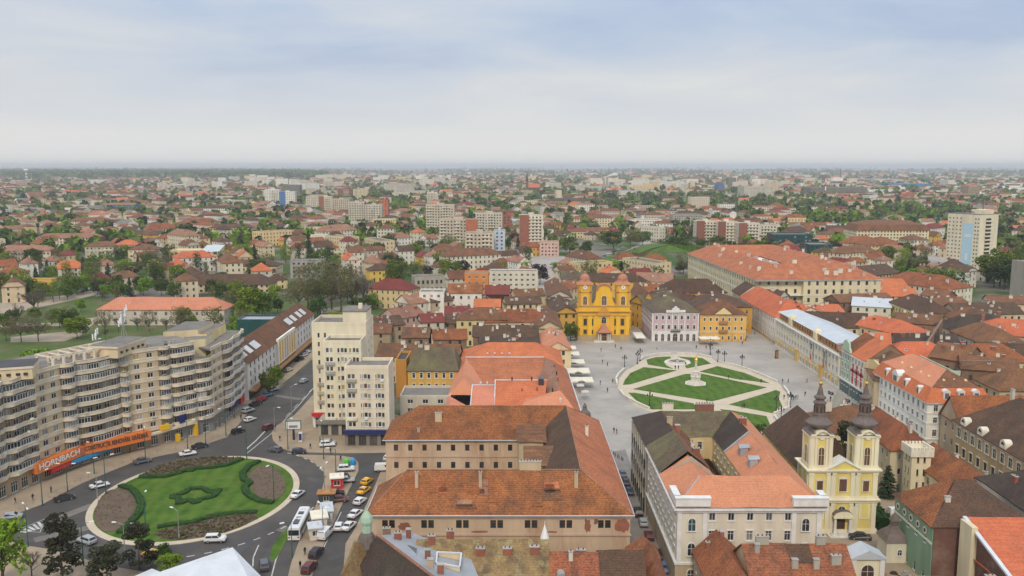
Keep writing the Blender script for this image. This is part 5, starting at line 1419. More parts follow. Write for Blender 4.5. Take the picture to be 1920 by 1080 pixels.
def palace():
 o=thing('baroque_palace','long cream palace with pale metal roof along the right side of the square','palace',(115,302,0),group=PK)
 kw=dict(fl=3,n=21,ww=1.25,wh=1.9,sill=.9,g=4.6,style='w+t',margin=1.2)
 L=76;h=12.6
 wm=MB();wins=[]
 pts=[(0,0),(20,0),(20,L),(0,L)]
 facade(wm,wins,(0,L),(0,0),h,**kw);facade(wm,wins,(0,0),(20,0),h,fl=3,bay=3.2,ww=1.2,wh=1.9,g=4.6,style='w+t');facade(wm,wins,(20,0),(20,L),h,fl=0);facade(wm,wins,(20,L),(0,L),h,fl=0)
 wm.build('wall','palace_cream',o);hang_windows(o,wins,1)
 mb=MB()
 for za,hh,pr in ((0,.9,.08),(4.5,.35,.18),(11.4,.35,.3),(11.75,.35,.55)):mb.box(-pr,-pr,za,20+pr,L+pr,za+hh,0,True)
 for y in np.linspace(.6,L-.6,22):mb.box(-.22,y-.28,4.9,.02,y+.28,11.4)
 mb.build('cornice','trim_white',o)
 mb=MB()
 for y in np.linspace(1.5,L-1.5,22):mb.box(-.12,y-.35,.95,.02,y+.35,3.6)
 mb.build('ochre_panel','yellow',o)
 for y in (18,46):
  mb=MB();mb.box(-.5,y-1.5,0,.02,y+1.5,4.6);mb.box(-.8,y-1.8,4.6,.02,y+1.8,5.0,0,True);mb.build('portal','yellow',o)
 for y,m1 in ((27,'paint_red'),(13,'paint_red')):
  mb=MB();mb.box(-1.1,y-.6,4.8,-1.02,y+.6,6.8,0);mb.box(-1.1,y-.6,6.82,-1.02,y+.6,8.8,1);mb.box(-1.1,y-.6,8.82,-1.02,y+.6,11.0,2);mb.build('flag',[m1,'paint_grey' if y<20 else 'car_beige','paint_dark' if y<20 else 'cloth_blue'],o)
 for y0,y1 in ((6,26),(30,56),(60,74)):
  mb=MB();w=[]
  facade(mb,w,(1.2,y1),(1.2,y0),2.9,z0=12.15,fl=1,bay=2.8,ww=1.0,wh=1.2,sill=.9,style='b',gdoor=False);facade(mb,w,(1.2,y0),(8,y0),2.9,z0=12.15,fl=0);facade(mb,w,(8,y1),(1.2,y1),2.9,z0=12.15,fl=0)
  mb.build('attic_wall','wood_tan',o);hang_windows(o,w,1)
 for y in (28,58):
  mb=MB();mb.box(.3,y-1.6,12.1,4,y+1.6,15.2);mb.lathe([(1.7,15.2),(1.5,16),(.6,16.6)],8,1.6,y);mb.build('attic_gable','palace_cream',o)
 roof_polys(o,[[(.8,5,15.1),(9,5,16.3),(9,L+.4,16.3),(.8,L+.4,15.1)],[(9,5,16.3),(20.4,3,12.4),(20.4,L+.4,12.4),(9,L+.4,16.3)]],'metal_light')
 roof_polys(o,[[(-.4,-.5,12.3),(20.5,-.5,12.3),(9,6,16.4)],[(-.4,-.5,12.3),(.6,6,15.2),(9,6,16.4)]],'tile_oldpink')
 for k in range(5):OCC.append((125,308+k*15,12))
palace()
def gabled_front(label,y0,y1,h,wall,rm,crest,shop,accents):
 x0=115.2
 o=thing('townhouse',label,'building',(x0,y0,0),group=PK)
 L=y1-y0
 wm=MB();wins=[]
 facade(wm,wins,(0,L),(0,0),h,fl=4,n=max(2,int(L/2.4)),ww=1.0,wh=1.9,sill=.7,g=4.8,style='w+t',margin=.5);facade(wm,wins,(0,0),(16,0),h,fl=0);facade(wm,wins,(16,L),(0,L),h,fl=0);facade(wm,wins,(16,0),(16,L),h,fl=0)
 wm.build('wall',wall,o);hang_windows(o,wins,1)
 if crest:
  pr=[(0,h),(L,h),(L-.6,h+1.2),(L-1.4,h+1.8),(L-1.8,h+3.4),(L/2,h+4.4),(1.8,h+3.4),(1.4,h+1.8),(.6,h+1.2)]
  mb=MB();mb.poly([(-.1,y,z) for y,z in pr]);mb.poly([(.5,y,z) for y,z in pr])
  for (ya,za),(yb,zb) in zip(pr,pr[1:]+pr[:1]):mb.poly([(-.1,ya,za),(-.1,yb,zb),(.5,yb,zb),(.5,ya,za)])
  mb.build('crest_gable',wall,o)
 mb=MB();mb.box(-.5,.1,4.4,.02,L-.1,4.9,0,True);mb.box(-.35,0,h-.4,.02,L,h-.05,0,True);mb.build('cornice','trim_white',o)
 mb=MB();mb.box(-.08,.3,.1,.02,L-.3,4.3);mb.build('shop_front',shop,o)
 for y,w_,z0_,z1_,m in accents:
  mb=MB();mb.box(-.14,y-w_/2,z0_,.02,y+w_/2,z1_);mb.build('painted_panel',m,o)
 roof_polys(o,[[(-.3,-.2,h),(8,-.2,h+6),(8,L+.2,h+6),(-.3,L+.2,h)],[(8,-.2,h+6),(16.3,-.2,h),(16.3,L+.2,h),(8,L+.2,h+6)]],rm)
 wm=MB()
 for y in (0,L):wm.poly([(0,y,h),(16,y,h),(8,y,h+5.9)])
 wm.build('gable_wall','brick_tan',o);OCC.append((x0+8,(y0+y1)/2,9))
gabled_front('narrow mint green house with a shaped gable beside the palace',293.2,301.6,14.5,'mint','tile_red',True,'glass_teal',[])
gabled_front('crimson and white ornate townhouse with steep orange roof on the square',281.4,293,14.5,'offwhite','tile_new',False,'glass_teal',[(2.2,1.0,5,12,'crimson'),(5.8,1.0,5,12,'crimson'),(9.3,1.0,5,12,'crimson'),(5.8,10.6,9,9.9,'crimson')])
gabled_front('yellow narrow house with curved gable next to the crimson one',267.5,281.2,12.5,'cream_yellow','tile_rust',True,'wood_dark',[])
def mansard_house():
 o=thing('corner_building','pale green and white corner building with orange mansard roof and white dormers','building',(112.6,231.8,0),group=PK)
 W,D,h=17,35,14.6
 kw=dict(fl=4,bay=2.8,ww=1.15,wh=1.85,sill=.8,g=4.2,style='w+t',margin=.8)
 wm=MB();wins=[]
 facade(wm,wins,(0,0),(W,0),h,**kw);facade(wm,wins,(0,D),(0,0),h,**kw);facade(wm,wins,(W,0),(W,D),h,fl=0);facade(wm,wins,(W,D),(0,D),h,fl=0)
 wm.build('wall','white',o);hang_windows(o,wins,1)
 mb=MB()
 for za,hh,pr in ((4.1,.35,.25),(8.6,.2,.15),(11.4,.2,.15),(h-.6,.3,.3),(h-.25,.3,.6)):mb.box(-pr,-pr,za,W+pr,D,za+hh,0,True)
 mb.build('cornice','trim_white',o)
 i1=1.5;z1=h+3.6;zr=h+7.2
 ou=[(-.7,-.7),(W+.3,-.7),(W+.3,D+.3),(-.7,D+.3)];inn=[(i1,i1),(W-i1,i1),(W-i1,D-1),(i1,D-1)]
 polys=[[(*ou[k],h),(*ou[(k+1)%4],h),(*inn[(k+1)%4],z1),(*inn[k],z1)] for k in range(4)]
 roof_polys(o,polys,'tile_new')
 ro=roof_polys(o,[[(*inn[0],z1),(*inn[3],z1),(W/2,D-6,zr),(W/2,8,zr)],[(*inn[1],z1),(*inn[2],z1),(W/2,D-6,zr),(W/2,8,zr)],[(*inn[2],z1),(*inn[3],z1),(W/2,D-6,zr)]],'tile_salmon')
 roof_polys(o,[[(*inn[0],z1),(*inn[1],z1),(W/2,8,zr)]],'tile_rust')
 def dormer(x,y,rot,w=1.3):
  mb=MB();mb.box(-w/2,-.1,0,w/2,2.0,2.2);
  for k in range(6):
   a,b=math.pi*k/6,math.pi*(k+1)/6;f=lambda t,yy:(w*.58*math.cos(t),yy,2.2+w*.45*math.sin(t));mb.poly([f(a,-.2),f(b,-.2),f(b,2.2),f(a,2.2)]);mb.poly([f(a,-.15),f(b,-.15),(0,-.15,2.2)])
  mb.box(-w*.32,-.16,.5,w*.32,-.09,2.0,1);mb.build('dormer',['trim_white','glass_mid'],o,(x,y,h+.5),rot)
 for x in (5,9,13):dormer(x,-.05,0,1.7)
 for y in (6,14,27):dormer(-.05,y,R(-90))
 dormer(-.05,20.5,R(-90),3.4)
 for (x,y) in ((6,4.2),(9,4.6),(12,4.2),(4.2,9),(4.2,14),(4.2,20),(4.2,26)):
  mb=MB();mb.box(-.35,-.35,0,.35,.35,.8);mb.lathe([(.55,.8),(.1,1.3)],4,a0=.785);mb.build('roof_vent','cream_yellow',ro,(x,y,z1+.6))
 mb=MB();mb.box(W-4,10,zr-3.0,W-3.7,D-1,zr-1.6);mb.box(W/2,9.6,zr-2.2,W-3.7,9.9,zr-.8);mb.build('roof_terrace_rail','mint',o)
 OCC.append((121,240,12));OCC.append((121,256,12))
mansard_house()
# --- bishop's palace, brown house, green house and foreground right
BP='old buildings behind the pale cathedral'
rect('palace_wing',"cream wing with small paired windows beside the dark fir, red roof",90.5,203,101,232,11,4.5,along='y',roof='hip',rm='tile_red',wall='palace_cream',fl=3,bay=2.4,ww=.8,wh=1.5,group=BP,chim=3,tier=1)
rect('palace_wing','cream rear wing with maroon brown roof and a white cross on the gable',80,219,104,236,10,5,roof='hip',rm='tile_rust',wall='palace_cream',fl=3,bay=2.6,ww=.9,wh=1.4,group=BP,chim=2,tier=1)
rect('palace_wing','low cream wing with a large arched window and red tiled roof',95.5,180,106,203,8.6,4,along='y',roof='gable',rm='tile_red',wall='palace_cream',fl=2,bay=5,ww=1.3,wh=1.9,group=BP,chim=3,tier=1)
def castle_tower():
 o=thing('crenellated_tower','square cream tower with battlements among red roofs','tower',(94.3,197.5,0),group=BP)
 wm=MB();wins=[];a=2.2;h=12.3
 for A,B in (((-a,-a),(a,-a)),((a,-a),(a,a)),((a,a),(-a,a)),((-a,a),(-a,-a))):
  facade(wm,wins,A,B,h,fl=4,n=2,ww=.5,wh=1.5,sill=1,margin=.7,style='b',gdoor=False)
 wm.build('wall','palace_cream',o);hang_windows(o,wins,1)
 mb=MB();b=a+.45;mb.prism([(-b,-b),(b,-b),(b,b),(-b,b)],h-.6,h+.25,bottom=True)
 for s in (-1,1):
  mb.box(-b,s*(b-.2)-.2,h+.25,b,s*(b-.2)+.2,h+1.0);mb.box(s*(b-.2)-.2,-b+.41,h+.25,s*(b-.2)+.2,b-.41,h+1.0)
  for t in np.linspace(-b,b-.5,7):mb.box(t,s*(b-.2)-.19,h+1.0,t+.5,s*(b-.2)+.19,h+1.6);mb.box(s*(b-.2)-.19,t,h+1.0,s*(b-.2)+.19,t+.5,h+1.61)
 mb.build('battlement','trim_cream',o)
castle_tower()
mb=MB();mb.poly([(86.5,231,10.5),(92.5,231,10.5),(89.5,231,16.5)]);mb.poly([(86.5,231,10.5),(89.5,231,16.5),(89.5,236,16.5),(86.5,236,10.5)]);mb.poly([(92.5,231,10.5),(89.5,231,16.5),(89.5,236,16.5),(92.5,236,10.5)])
cg=tag(mb.build('chapel_gable','grey'),'small dark gable roof carrying a large white cross','gable')
mb=MB();mb.box(-.16,-.1,0,.16,.1,4.2);mb.box(-1.0,-.1,2.7,1.0,.1,3.0);mb.build('cross','paint_white',cg,(89.5,230.9,11.2))
brown=rect('corner_building','ornate ochre stone building with round dormers and dark brown hip roof at the right',113.4,160,134,219,13.6,8.5,along='y',roof='hip',rm='tile_brown',wall='stone_ochre',fl=3,bay=3.3,ww=1.4,wh=2.3,sill=.8,style='b+c',cornice='trim_cream',group=BP,chim=2,tier=1)
for y in (166,176,186,196,206,214):
 mb=MB();mb.box(-.1,-1.5,0,1.6,1.5,1.2)
 for k in range(8):
  a,b=math.pi*k/8,math.pi*(k+1)/8;f=lambda t,x:(x,1.5*math.cos(t),1.2+1.5*math.sin(t));mb.poly([f(a,-.1),f(b,-.1),f(b,2),f(a,2)]);mb.poly([f(a,-.1),f(b,-.1),(-.1,0,1.2)])
  g=lambda t,x:(x,.85*math.cos(t),1.15+.85*math.sin(t));mb.poly([g(a,-.14),g(b,-.14),(-.14,0,1.15)],1)
 q=mb.build('dormer',['trim_cream','glass'],brown,(y-189.5,10.5,13.4),R(-90));q.scale=(.8,.8,.8)
for y in np.arange(163,218,3.3):
 put('window',arch_mesh(1.5,2.5,'glass','trim_cream'),brown,(-26.5+(y-163)-0.0,10.32,9.9),R(180))
rect('tenement','red roofed house behind the brown hip roof at the right edge',116,221.5,150,231,12,6,roof='gable',rm='tile_red',wall='beige',group=BP,chim=3)
grn=rect('corner_building','sage green house with a row of round attic windows, red and dark hip roof',78,155.5,97,171.5,12,6.0,roof='hip',rm='tile_brown',wall='green_wall',fl=3,g=3.6,bay=2.6,ww=.9,wh=1.5,style='w',group=BP,chim=1,tier=0,sides=(False,False,False,dict(fl=2,g=6.6,bay=3.0,ww=1.0,wh=1.3,margin=1)))
for k in range(5):
 mb=MB();mb.lathe([(.72,0),(.72,.14)],12,m=0);mb.lathe([(.42,.14),(.42,.16)],10,m=1);q=mb.build('round_window',['trim_cream','wood_dark'],grn,(-9.56,6.2-k*2.9,10.0));q.rotation_euler=(0,R(-90),0)
mb=MB();mb.box(-9.6,-8,8.2,-9.48,8,8.6);mb.build('string_course','trim_cream',grn)
mb=MB();mb.box(-9.3,-8.2,0,6.5,-8.02,11.7);mb.build('bare_brick_wall','brick_dark',grn)
roof_polys(grn,[[(-10.06,-8.55,11.75),(-10.06,8.55,11.75),(-2.0,0.02,18.05)]],'tile_red',name='roof')
rect('tenement','white edged dark roofed house behind the sage green one',99,158,112,180,12.5,4,along='y',roof='hip',rm='tile_dark',wall='offwhite',group=BP,cornice='trim_white',chim=4)
fwall=rect('tenement','house with orange ribbed tile roof and tall bare brick side wall at the right corner',83.4,132,108,154,8.2,5.8,roof='shed',rm='tile_new',wall='brick_dark',fl=0,group=BP,tier=0)
mb=MB();mb.box(-13.4,7,0,-12.32,11.05,13.9);mb.build('pale_chimney_breast','palace_cream',fwall)
mb=MB();mb.poly([(-12.9,-11.6,8.3),(-12.9,11.4,14.3),(-12.2,11.4,14.3),(-12.2,-11.6,8.3)]);mb.poly([(-12.9,-11.6,8.3),(-12.9,11.4,14.3),(-12.9,11.4,13.9),(-12.9,-11.6,7.9)]);mb.build('verge_flashing','metal_white',fwall)
gate=thing('gatehouse','small cream gatehouse with grey gabled roof and dark arch in the church yard','gatehouse',(67.5,160.0,0))
mb=MB();mb.box(-3.2,-1.8,0,3.2,1.8,4.2);mb.build('wall','serb_cream',gate)
mb=MB()
for s in (-1,1):mb.poly([(s*3.7,-2.3,4.2),(0,-2.3,6.0),(0,2.3,6.0),(s*3.7,2.3,4.2)])
mb.poly([(-3.7,-2.25,4.2),(3.7,-2.25,4.2),(0,-2.25,6)]);mb.build('roof','metal_light',gate)
put('arch',arch_mesh(2.4,3.0,'wood_dark','trim_white'),gate,(0,-1.85,0))
for s in (-1,1):
 mb=MB();mb.box(s*2.7-.45,-2.1,0,s*2.7+.45,-1.82,4.1);mb.build('pilaster','trim_white',gate)
chap=thing('yard_chapel','tiny white chapel with brown onion roof in the church yard','chapel',(76.3,167.5,0))
mb=MB();mb.box(-2.2,-2.2,0,2.2,2.2,4.4);mb.build('wall','offwhite',chap)
mb=MB();mb.lathe([(3.6,4.3),(2.6,5.4),(1.3,6.4),(.9,7.0),(.9,7.8),(1.2,8.0),(.7,8.8),(.1,9.6)],4,a0=.785);mb.build('roof','copper_brown',chap)
put('window',arch_mesh(.8,1.2,'glass','trim_white'),chap,(.4,-2.2,1.6))
# --- foreground roofs at the bottom edge
FG='old roofs along the bottom edge'
g1=rect('tenement','yellowed lichen covered roof with brick chimneys below the barracks',-16.5,138,6.3,156.5,6.0,7.0,roof='gable',rm='tile_lichen',wall='beige',fl=2,group=FG,tier=0,ov=.3)
rg=[c for c in g1.children if c.name.startswith('roof')][0]
for x,y,z,w in ((-5.8,.6,12.6,1.3),(-.4,-2.2,10.6,1.5),(4.3,-2.2,10.6,1.5),(9.0,-2.0,10.8,1.6),(-9,-.6,12.2,1.2)):put('chimney',chimney_mesh(w,.9,1.7,'brick'),rg,(x,y,z))
mb=MB();mb.lathe([(.8,0),(.05,2.6),(.05,3.2)],6);mb.build('finial','paint_white',g1,(10.9,1.2,12.6))
g2=rect('tenement','brown orange ribbed tile roof with a round dormer in the bottom middle',6.7,136,14.6,152,5.6,6.6,roof='gable',rm='tile_spotted',wall='beige',fl=2,group=FG,tier=0,ov=.25,chim=2,chimw='brick')
mb=MB();mb.box(-.6,-.8,0,.6,.8,1.0)
for k in range(6):
 a,b=math.pi*k/6,math.pi*(k+1)/6;f=lambda t,y:(.7*math.cos(t),y,1.0+.6*math.sin(t));mb.poly([f(a,-.85),f(b,-.85),f(b,1),f(a,1)]);mb.poly([f(a,-.82),f(b,-.82),(0,-.82,1.0)])
mb.build('dormer','concrete',[c for c in g2.children if c.name.startswith('roof')][0],(-2.4,-4.0,8.8))
rect('tenement','plain brown roof slope beside the ribbed tile roof',14.8,137,22.6,152.2,5.8,6.4,roof='gable',rm='tile_brown',wall='beige',fl=2,group=FG,tier=0,ov=.2)
rect('tenement','narrow spotted orange roof along the lane',22.4,131,27.2,151.5,6.2,4.6,along='y',roof='gable',rm='tile_spotted',wall='beige',fl=2,group=FG,tier=0,ov=.3,chim=2,chimw='offwhite')
rect('tenement','small square orange roof at the lane corner below the barracks',21.6,152.6,27.0,157.4,7.0,3.2,along='y',roof='hip',rm='tile_spotted',wall='offwhite',fl=2,group=FG,tier=0,ov=.3)
def metal_roofs():
 o=thing('tenement','corner house with grey metal roof, dark front slope, roof light and green domed turret','building',group=FG)
 a,b=G(708,1004,13.4),G(835,1100,12.6)
 far1,far2=G(770,992,12.6),G(880,1030,11.6)
 near1,near2=G(672,1048,8.5),G(690,1130,6)
 roof_polys(o,[[(*a,13.4),(*b,12.6),(*near2,6.0),(*near1,8.5)]],'tile_dark')
 roof_polys(o,[[(*a,13.4),(*b,12.6),(*G(905,1100,10.6),10.6),(*far2,10.6),(*far1,12.0)]],'metal_grey')
 mb=MB();mb.tube((*a,13.5),(*b,12.7),.28,.28,6);mb.build('ridge_cap','tile_oldpink',o)
 base=[near1,near2,b,G(905,1100,10.6),far2,far1,a]
 mb=MB();mb.prism([(x,y) for x,y in base],0,5.9,0,False);mb.build('wall','beige',o)
 mb=MB();mb.prism([(x,y) for x,y in (near1,a,far1,far2)],5.9,8.4,0,False);mb.build('wall','beige',o)
 q=[G(818,1060,12),G(862,1068,12),G(865,1042,12),G(820,1040,12)]
 mb=MB();mb.prism(q,10.8,12.4,0,False);mb.poly([(x,y,10.95) for x,y in q],1);mb.build('light_well',['cream','brick_tan'],o)
 mb=MB()
 for i in range(4):
  p,r_=q[i],q[(i+1)%4];mb.tube((*p,12.45),(*r_,12.45),.18,.18,4)
 mb.build('well_coping','metal_white',o)
 sk=[G(762,1024,12.6),G(780,1042,12.6),G(782,1032,12.6),G(770,1027,12.6)]
 mb=MB();mb.prism(sk,12.4,12.95,0,True,1);mb.build('skylight',['metal_white','glass_mid'],o)
 ro=roof_polys(o,[[(*G(700,1000,12),12),(*G(702,1001,12),12),(*G(702,1003,12),12)]],'metal_grey')
 for px,py,w,m in ((725,1001,1.3,'brick_tan'),(746,1010,1.2,'brick'),(766,1003,.8,'brick'),(802,1042,.9,'brick'),(807,1060,1.0,'beige'),(826,1070,1.0,'brick')):
  chimney_at(ro,*G(px,py,12.8),12.6,w,.8,1.3,m)
 x,y=G(688,1000,13);mb=MB();mb.lathe([(1.9,6),(1.9,10.6),(2.1,10.7),(1.3,12.8),(.85,13.4)],8,x,y,0);t=mb.build('turret_roof','copper_brown',o)
 mb=MB();mb.lathe([(.95,13.3),(.9,14.9),(1.15,15.0),(1.2,15.4),(1.0,16.2),(.5,16.9),(.15,17.3),(.05,18.2)],8,x,y);mb.build('turret_lantern','mint',t)
 pts=[(-3.4,0),(3.4,0),(3.0,3),(1.6,5.4),(.3,8.0),(-.6,8.0),(-1.8,5),(-3.1,2.6)]
 mb=MB();mb.poly([(px,-.4,pz) for px,pz in pts]);mb.poly([(px,.4,pz) for px,pz in pts])
 for (xa,za),(xb,zb) in zip(pts,pts[1:]+pts[:1]):mb.poly([(xa,-.4,za),(xb,-.4,zb),(xb,.4,zb),(xa,.4,za)])
 mb.build('shaped_gable','tile_lichen',o,(*G(672,1060,8),4.5),.5)
 roof_polys(o,[[(*G(686,1003,13),13),(*G(694,1002,13),13),(*G(700,1060,8),8),(*G(655,1056,8),8)]],'tile_lichen')
 roof_polys(o,[[(*G(642,1070,6),6),(*G(700,1068,6),6),(*G(720,1130,5),5),(*G(640,1130,5),5)]],'tile_oldpink')
 mb=MB();mb.prism(gp([(640,1072),(705,1070),(705,1140),(640,1140)],5),0,5,0);mb.build('wall','beige',o)
metal_roofs()
j1=rect('tenement','large spotted orange tile roof with chimneys in front of the pale classical house',39.5,132,56.8,154.0,6.5,7.6,roof='gable',rm='tile_spotted',wall='beige',fl=2,group=FG,tier=0,ov=.3)
rj_=[c for c in j1.children if c.name.startswith('roof')][0]
for x,y,z,w in ((-6.6,-1.2,13.2,.8),(-.9,-3.6,11.6,1.0),(2.7,-3.6,11.6,.9),(6.2,-3.0,12.0,1.6),(-5.4,.1,14.0,2.2),(4.6,.1,14,1.6)):put('chimney',chimney_mesh(w,.8,1.3,'grey'),rj_,(x,y,z))
mb=MB();mb.poly([(-1.2,-3.2,12.05),(2.6,-3.2,12.05),(2.4,-.3,14.15),(-1.6,-.3,14.15)]);mb.build('bare_batten_patch','tile_brown',rj_)
rect('tenement','rust tile roof sloping to the lane with broken cornice in the bottom right',33.4,128,41.4,153.2,8.2,4.0,along='y',roof='gable',rm='tile_red',wall='beige',fl=2,group=FG,tier=0,ov=.4,chim=3,chimw='brick')
rect('tenement','low dark mossy roof below the church yard wall',57.5,130,67.5,148.5,4.6,4.2,roof='gable',rm='tile_dark',wall='beige',fl=1,group=FG,tier=0,chim=1,chimw='brick')
rect('tenement','short bright orange roof patch below the church yard',67.8,132,72.2,149.0,4.8,4.6,roof='gable',rm='tile_new',wall='beige',fl=1,group=FG,tier=0)
rect('tenement','long dark mossy roof below the sage green house',72.5,131,83.0,149.0,4.4,4.4,roof='gable',rm='tile_moss',wall='beige',fl=1,group=FG,tier=0,chim=2,chimw='brick')
pav=thing('pavilion','low pavilion with a pale grey hipped metal roof at the bottom left','building',group=FG)
ap=G(436,1026,9.0);l0,r0=G(285,1092,7.0),G(492,1083,5.6)
roof_polys(pav,[[(*ap,9.0),(*r0,5.6),(*G(500,1150,5),5),(*G(330,1130,7.6),7.6)],[(*ap,9.0),(*G(330,1130,7.6),7.6),(*G(200,1180,5.6),5.6),(*G(225,1092,6.2),6.2),(*G(285,1066,6.6),6.6),(*G(300,1072,7.4),7.4)]],'metal_white')
mb=MB();mb.prism([G(300,1074,5),G(430,1034,5),G(490,1090,5),G(480,1160,5),G(230,1160,5)],0,5.0,0);mb.build('wall','grey_light',pav)
# --- long white building on the street
def long_white():
 x0,x1,y0,y1,h=-101.5,-88.2,287,386,12.8
 o=thing('long_building','long white building with brown roof, roof lights and yellow bays along the street','building',(x1,y0,0))
 D,L=x1-x0,y1-y0
 wm=MB();wins=[]
 kw=dict(fl=4,ww=1.2,wh=1.6,sill=1.0,g=3.8,style='b',margin=1)
 facade(wm,wins,(0,0),(0,36),h,bay=4.4,**kw);facade(wm,wins,(0,36),(0,62),h,fl=0);facade(wm,wins,(0,62),(0,L),h,bay=4.4,**kw);facade(wm,wins,(-D,0),(0,0),h,fl=0);facade(wm,wins,(-D,L),(-D,0),h,fl=0);facade(wm,wins,(0,L),(-D,L),h,fl=0)
 wm.build('wall','white',o);hang_windows(o,wins,1,MIX_DARK)
 mb=MB();mb.box(.02,36,4.2,.9,62,h+.9);mb.build('bay','white',o)
 for k in range(7):
  mb=MB();y=38.2+k*3.6;mb.box(.9,y-.85,5,1.0,y+.85,h-.2);mb.build('yellow_panel','paint_yellow' if k in (0,4) else 'yellow',o)
 mb=MB();mb.box(-.02,0,3.2,2.4,L,3.5,0,True);mb.box(2.3,0,3.0,2.45,L,3.7,0);mb.build('canopy','wood_tan',o)
 mb=MB();mb.box(.03,.5,.2,.12,L-.5,3.0);mb.build('shop_front','glass',o)
 ro=roof_polys(o,[[(.6,-.5,h-.2),(.6,L+.5,h-.2),(-D/2,L+.5,h+5.2),(-D/2,-.5,h+5.2)],[(-D-.6,-.5,h-.2),(-D-.6,L+.5,h-.2),(-D/2,L+.5,h+5.2),(-D/2,-.5,h+5.2)]],'tile_rust')
 mb=MB()
 for y in (0,L):mb.poly([(0,y,h),(-D,y,h),(-D/2,y,h+5)])
 mb.build('gable_wall','white',o)
 for k,(y,n) in enumerate(((3,2),(10,2),(17,3),(36,1),(40,1),(44,1),(48,1),(64,3),(73,2),(82,2),(89,2))):
  for j in range(n):
   mb=MB();mb.box(-1.6,-.95,0,1.6,.95,.16);mb.poly([(-1.45,-.8,.17),(1.45,-.8,.17),(1.45,.8,.17),(-1.45,.8,.17)],1)
   q=mb.build('skylight',['frame_white','metal_light'],ro,(-2.9 if n>1 else -3.4,y+j*2.1,h+2.45));q.rotation_euler=(0,R(39),0);q.scale=(1,1,1) if n>1 else (.5,.6,1)
 for k in range(8):OCC.append((-95,290+k*13,10))
long_white()
rect('office_block','small yellow block with dark glazed top behind the long white building',-118,372,-103,384,12,0,roof='flat',rm='metal_grey',wall='glass_teal',fl=0,base='cream_yellow')
OT='old town houses left of the square'
front('townhouse','small ochre house with flat roof beside the stepped tower',(742,678),(762,678),12.5,14,roof='flat',rm='bitumen_dark',wall='ochre',fl=4,bay=2.6,ww=1.2,wh=1.3,tier=1,group=OT)
front('townhouse','yellow house with a mossy grey roof and a row of tall windows',(764,694),(858,694),11.0,16,roof='hip',rh=6,rm='tile_moss',wall='yellow',fl=3,bay=2.4,ww=.95,wh=1.8,style='w+t',tier=1,chim=2,group=OT,hipr=.25)
front('annex','low grey flat roofed block between the stepped tower and the barracks',(750,746),(845,746),8.2,12,roof='flat',rm='bitumen',wall='grey_light',fl=3,bay=3.6,ww=1.7,wh=1.3,tier=1,group=OT)
for lab,p0,p1,zr,h,W,kw in [('rust roof row with white party walls and skylights behind the yellow house',(712,643),(862,645),13.5,10,12,dict(rm='tile_rust',chim=4)),('brown roofed old house with satellite dish beside the stepped tower',(700,594),(748,590),14,11,14,dict(rm='tile_brown',chim=2,wall='tan')),('red brown gabled house with a tall brick party wall',(757,613),(806,613),14,11,12,dict(rm='tile_rust',wall='brick_tan',chim=2)),('wide red roofed house left of the dark roof with white chimneys',(812,617),(874,616),13,10,12,dict(rm='tile_red',wall='brick_tan',chim=2)),('old pink walled house with a broken brown roof',(728,578),(778,570),15,11,12,dict(rm='tile_oldpink',wall='pink',chim=2)),('maroon metal roofed house with bright gable',(787,588),(828,586),13,10,11,dict(rm='tile_maroon',wall='grey_light')),('wide maroon roofed low hall',(836,573),(880,573),12,9,14,dict(rm='tile_maroon',wall='beige')),('small brown roofs behind the maroon hall',(838,588),(874,590),12,9,12,dict(rm='tile_brown',wall='brick_tan',chim=2)),('orange brown hip roofed cream house with arched attic',(884,577),(924,577),16,12,13,dict(rm='tile_rust',wall='cream_yellow',roof='hip',chim=2)),('red hip roofed house with a tall chimney near the narrow street',(938,579),(1000,578),15.5,11,15,dict(rm='tile_red',wall='cream',roof='hip',chim=3)),('dark brown roof with a row of white chimneys behind the orange roofs',(888,609),(1008,609),14.5,11,12,dict(rm='tile_brown',wall='brick_tan',chim=6,chimw='white')),('flat looking grey roof strip behind the orange roofs',(900,632),(1010,632),11.5,10,9,dict(rm='tile_dark',wall='brick_tan',chim=4,chimw='white')),('salmon street side roof running down to the square',(1033,612),(1046,640),13,10,10,dict(rm='tile_salmon',wall='cream',chim=3)),('rust street side roof left of the narrow street',(1020,572),(1030,602),14,11,11,dict(rm='tile_rust',wall='cream',chim=3)),('brown roofed house beside the glass roofed hall',(800,548),(838,545),15,11,13,dict(rm='tile_brown',wall='beige',chim=2)),('large brick red roof with a glazed light above white arched windows',(842,531),(904,531),17,13,15,dict(rm='tile_red',wall='white',sky=1)),('maroon roofed house with dark timber front and white dormers',(911,534),(955,534),16,12,12,dict(rm='tile_maroon',wall='wood_dark')),('bright orange roof in front of the maroon dormer house',(890,560),(938,560),13,10,12,dict(rm='tile_new',wall='cream',chim=1)),('brown gabled roof next to the bright orange one',(946,556),(1010,554),13,10,12,dict(rm='tile_brown',wall='cream',chim=3)),('cream fronted house with a long brown roof left of the street',(962,542),(1016,540),15,12,12,dict(rm='tile_rust',wall='cream',chim=3)),('pale gabled house with rusty roof behind the white flats',(754,552),(788,548),15,11,12,dict(rm='tile_oldpink',wall='offwhite',chim=1)),('brown roof beyond the street trees',(700,606),(735,606),12,9,12,dict(rm='tile_rust',wall='tan',chim=1)),]:
 kw=dict(kw);kw.setdefault('wall','cream');kw['chim']=kw.get('chim',1)+2;kw.setdefault('sky',len(lab)%3)
 ridge('townhouse',lab,p0,p1,zr,h,W,fl=3,tier=2,group=OT,**kw)
front('apartment_house','small white four storey flats with a pitched top amid old roofs',(786,550),(832,550),15,12,roof='flat',rm='bitumen',wall='white',fl=5,bay=2.8,ww=1.3,wh=1.3,tier=1,group=OT)
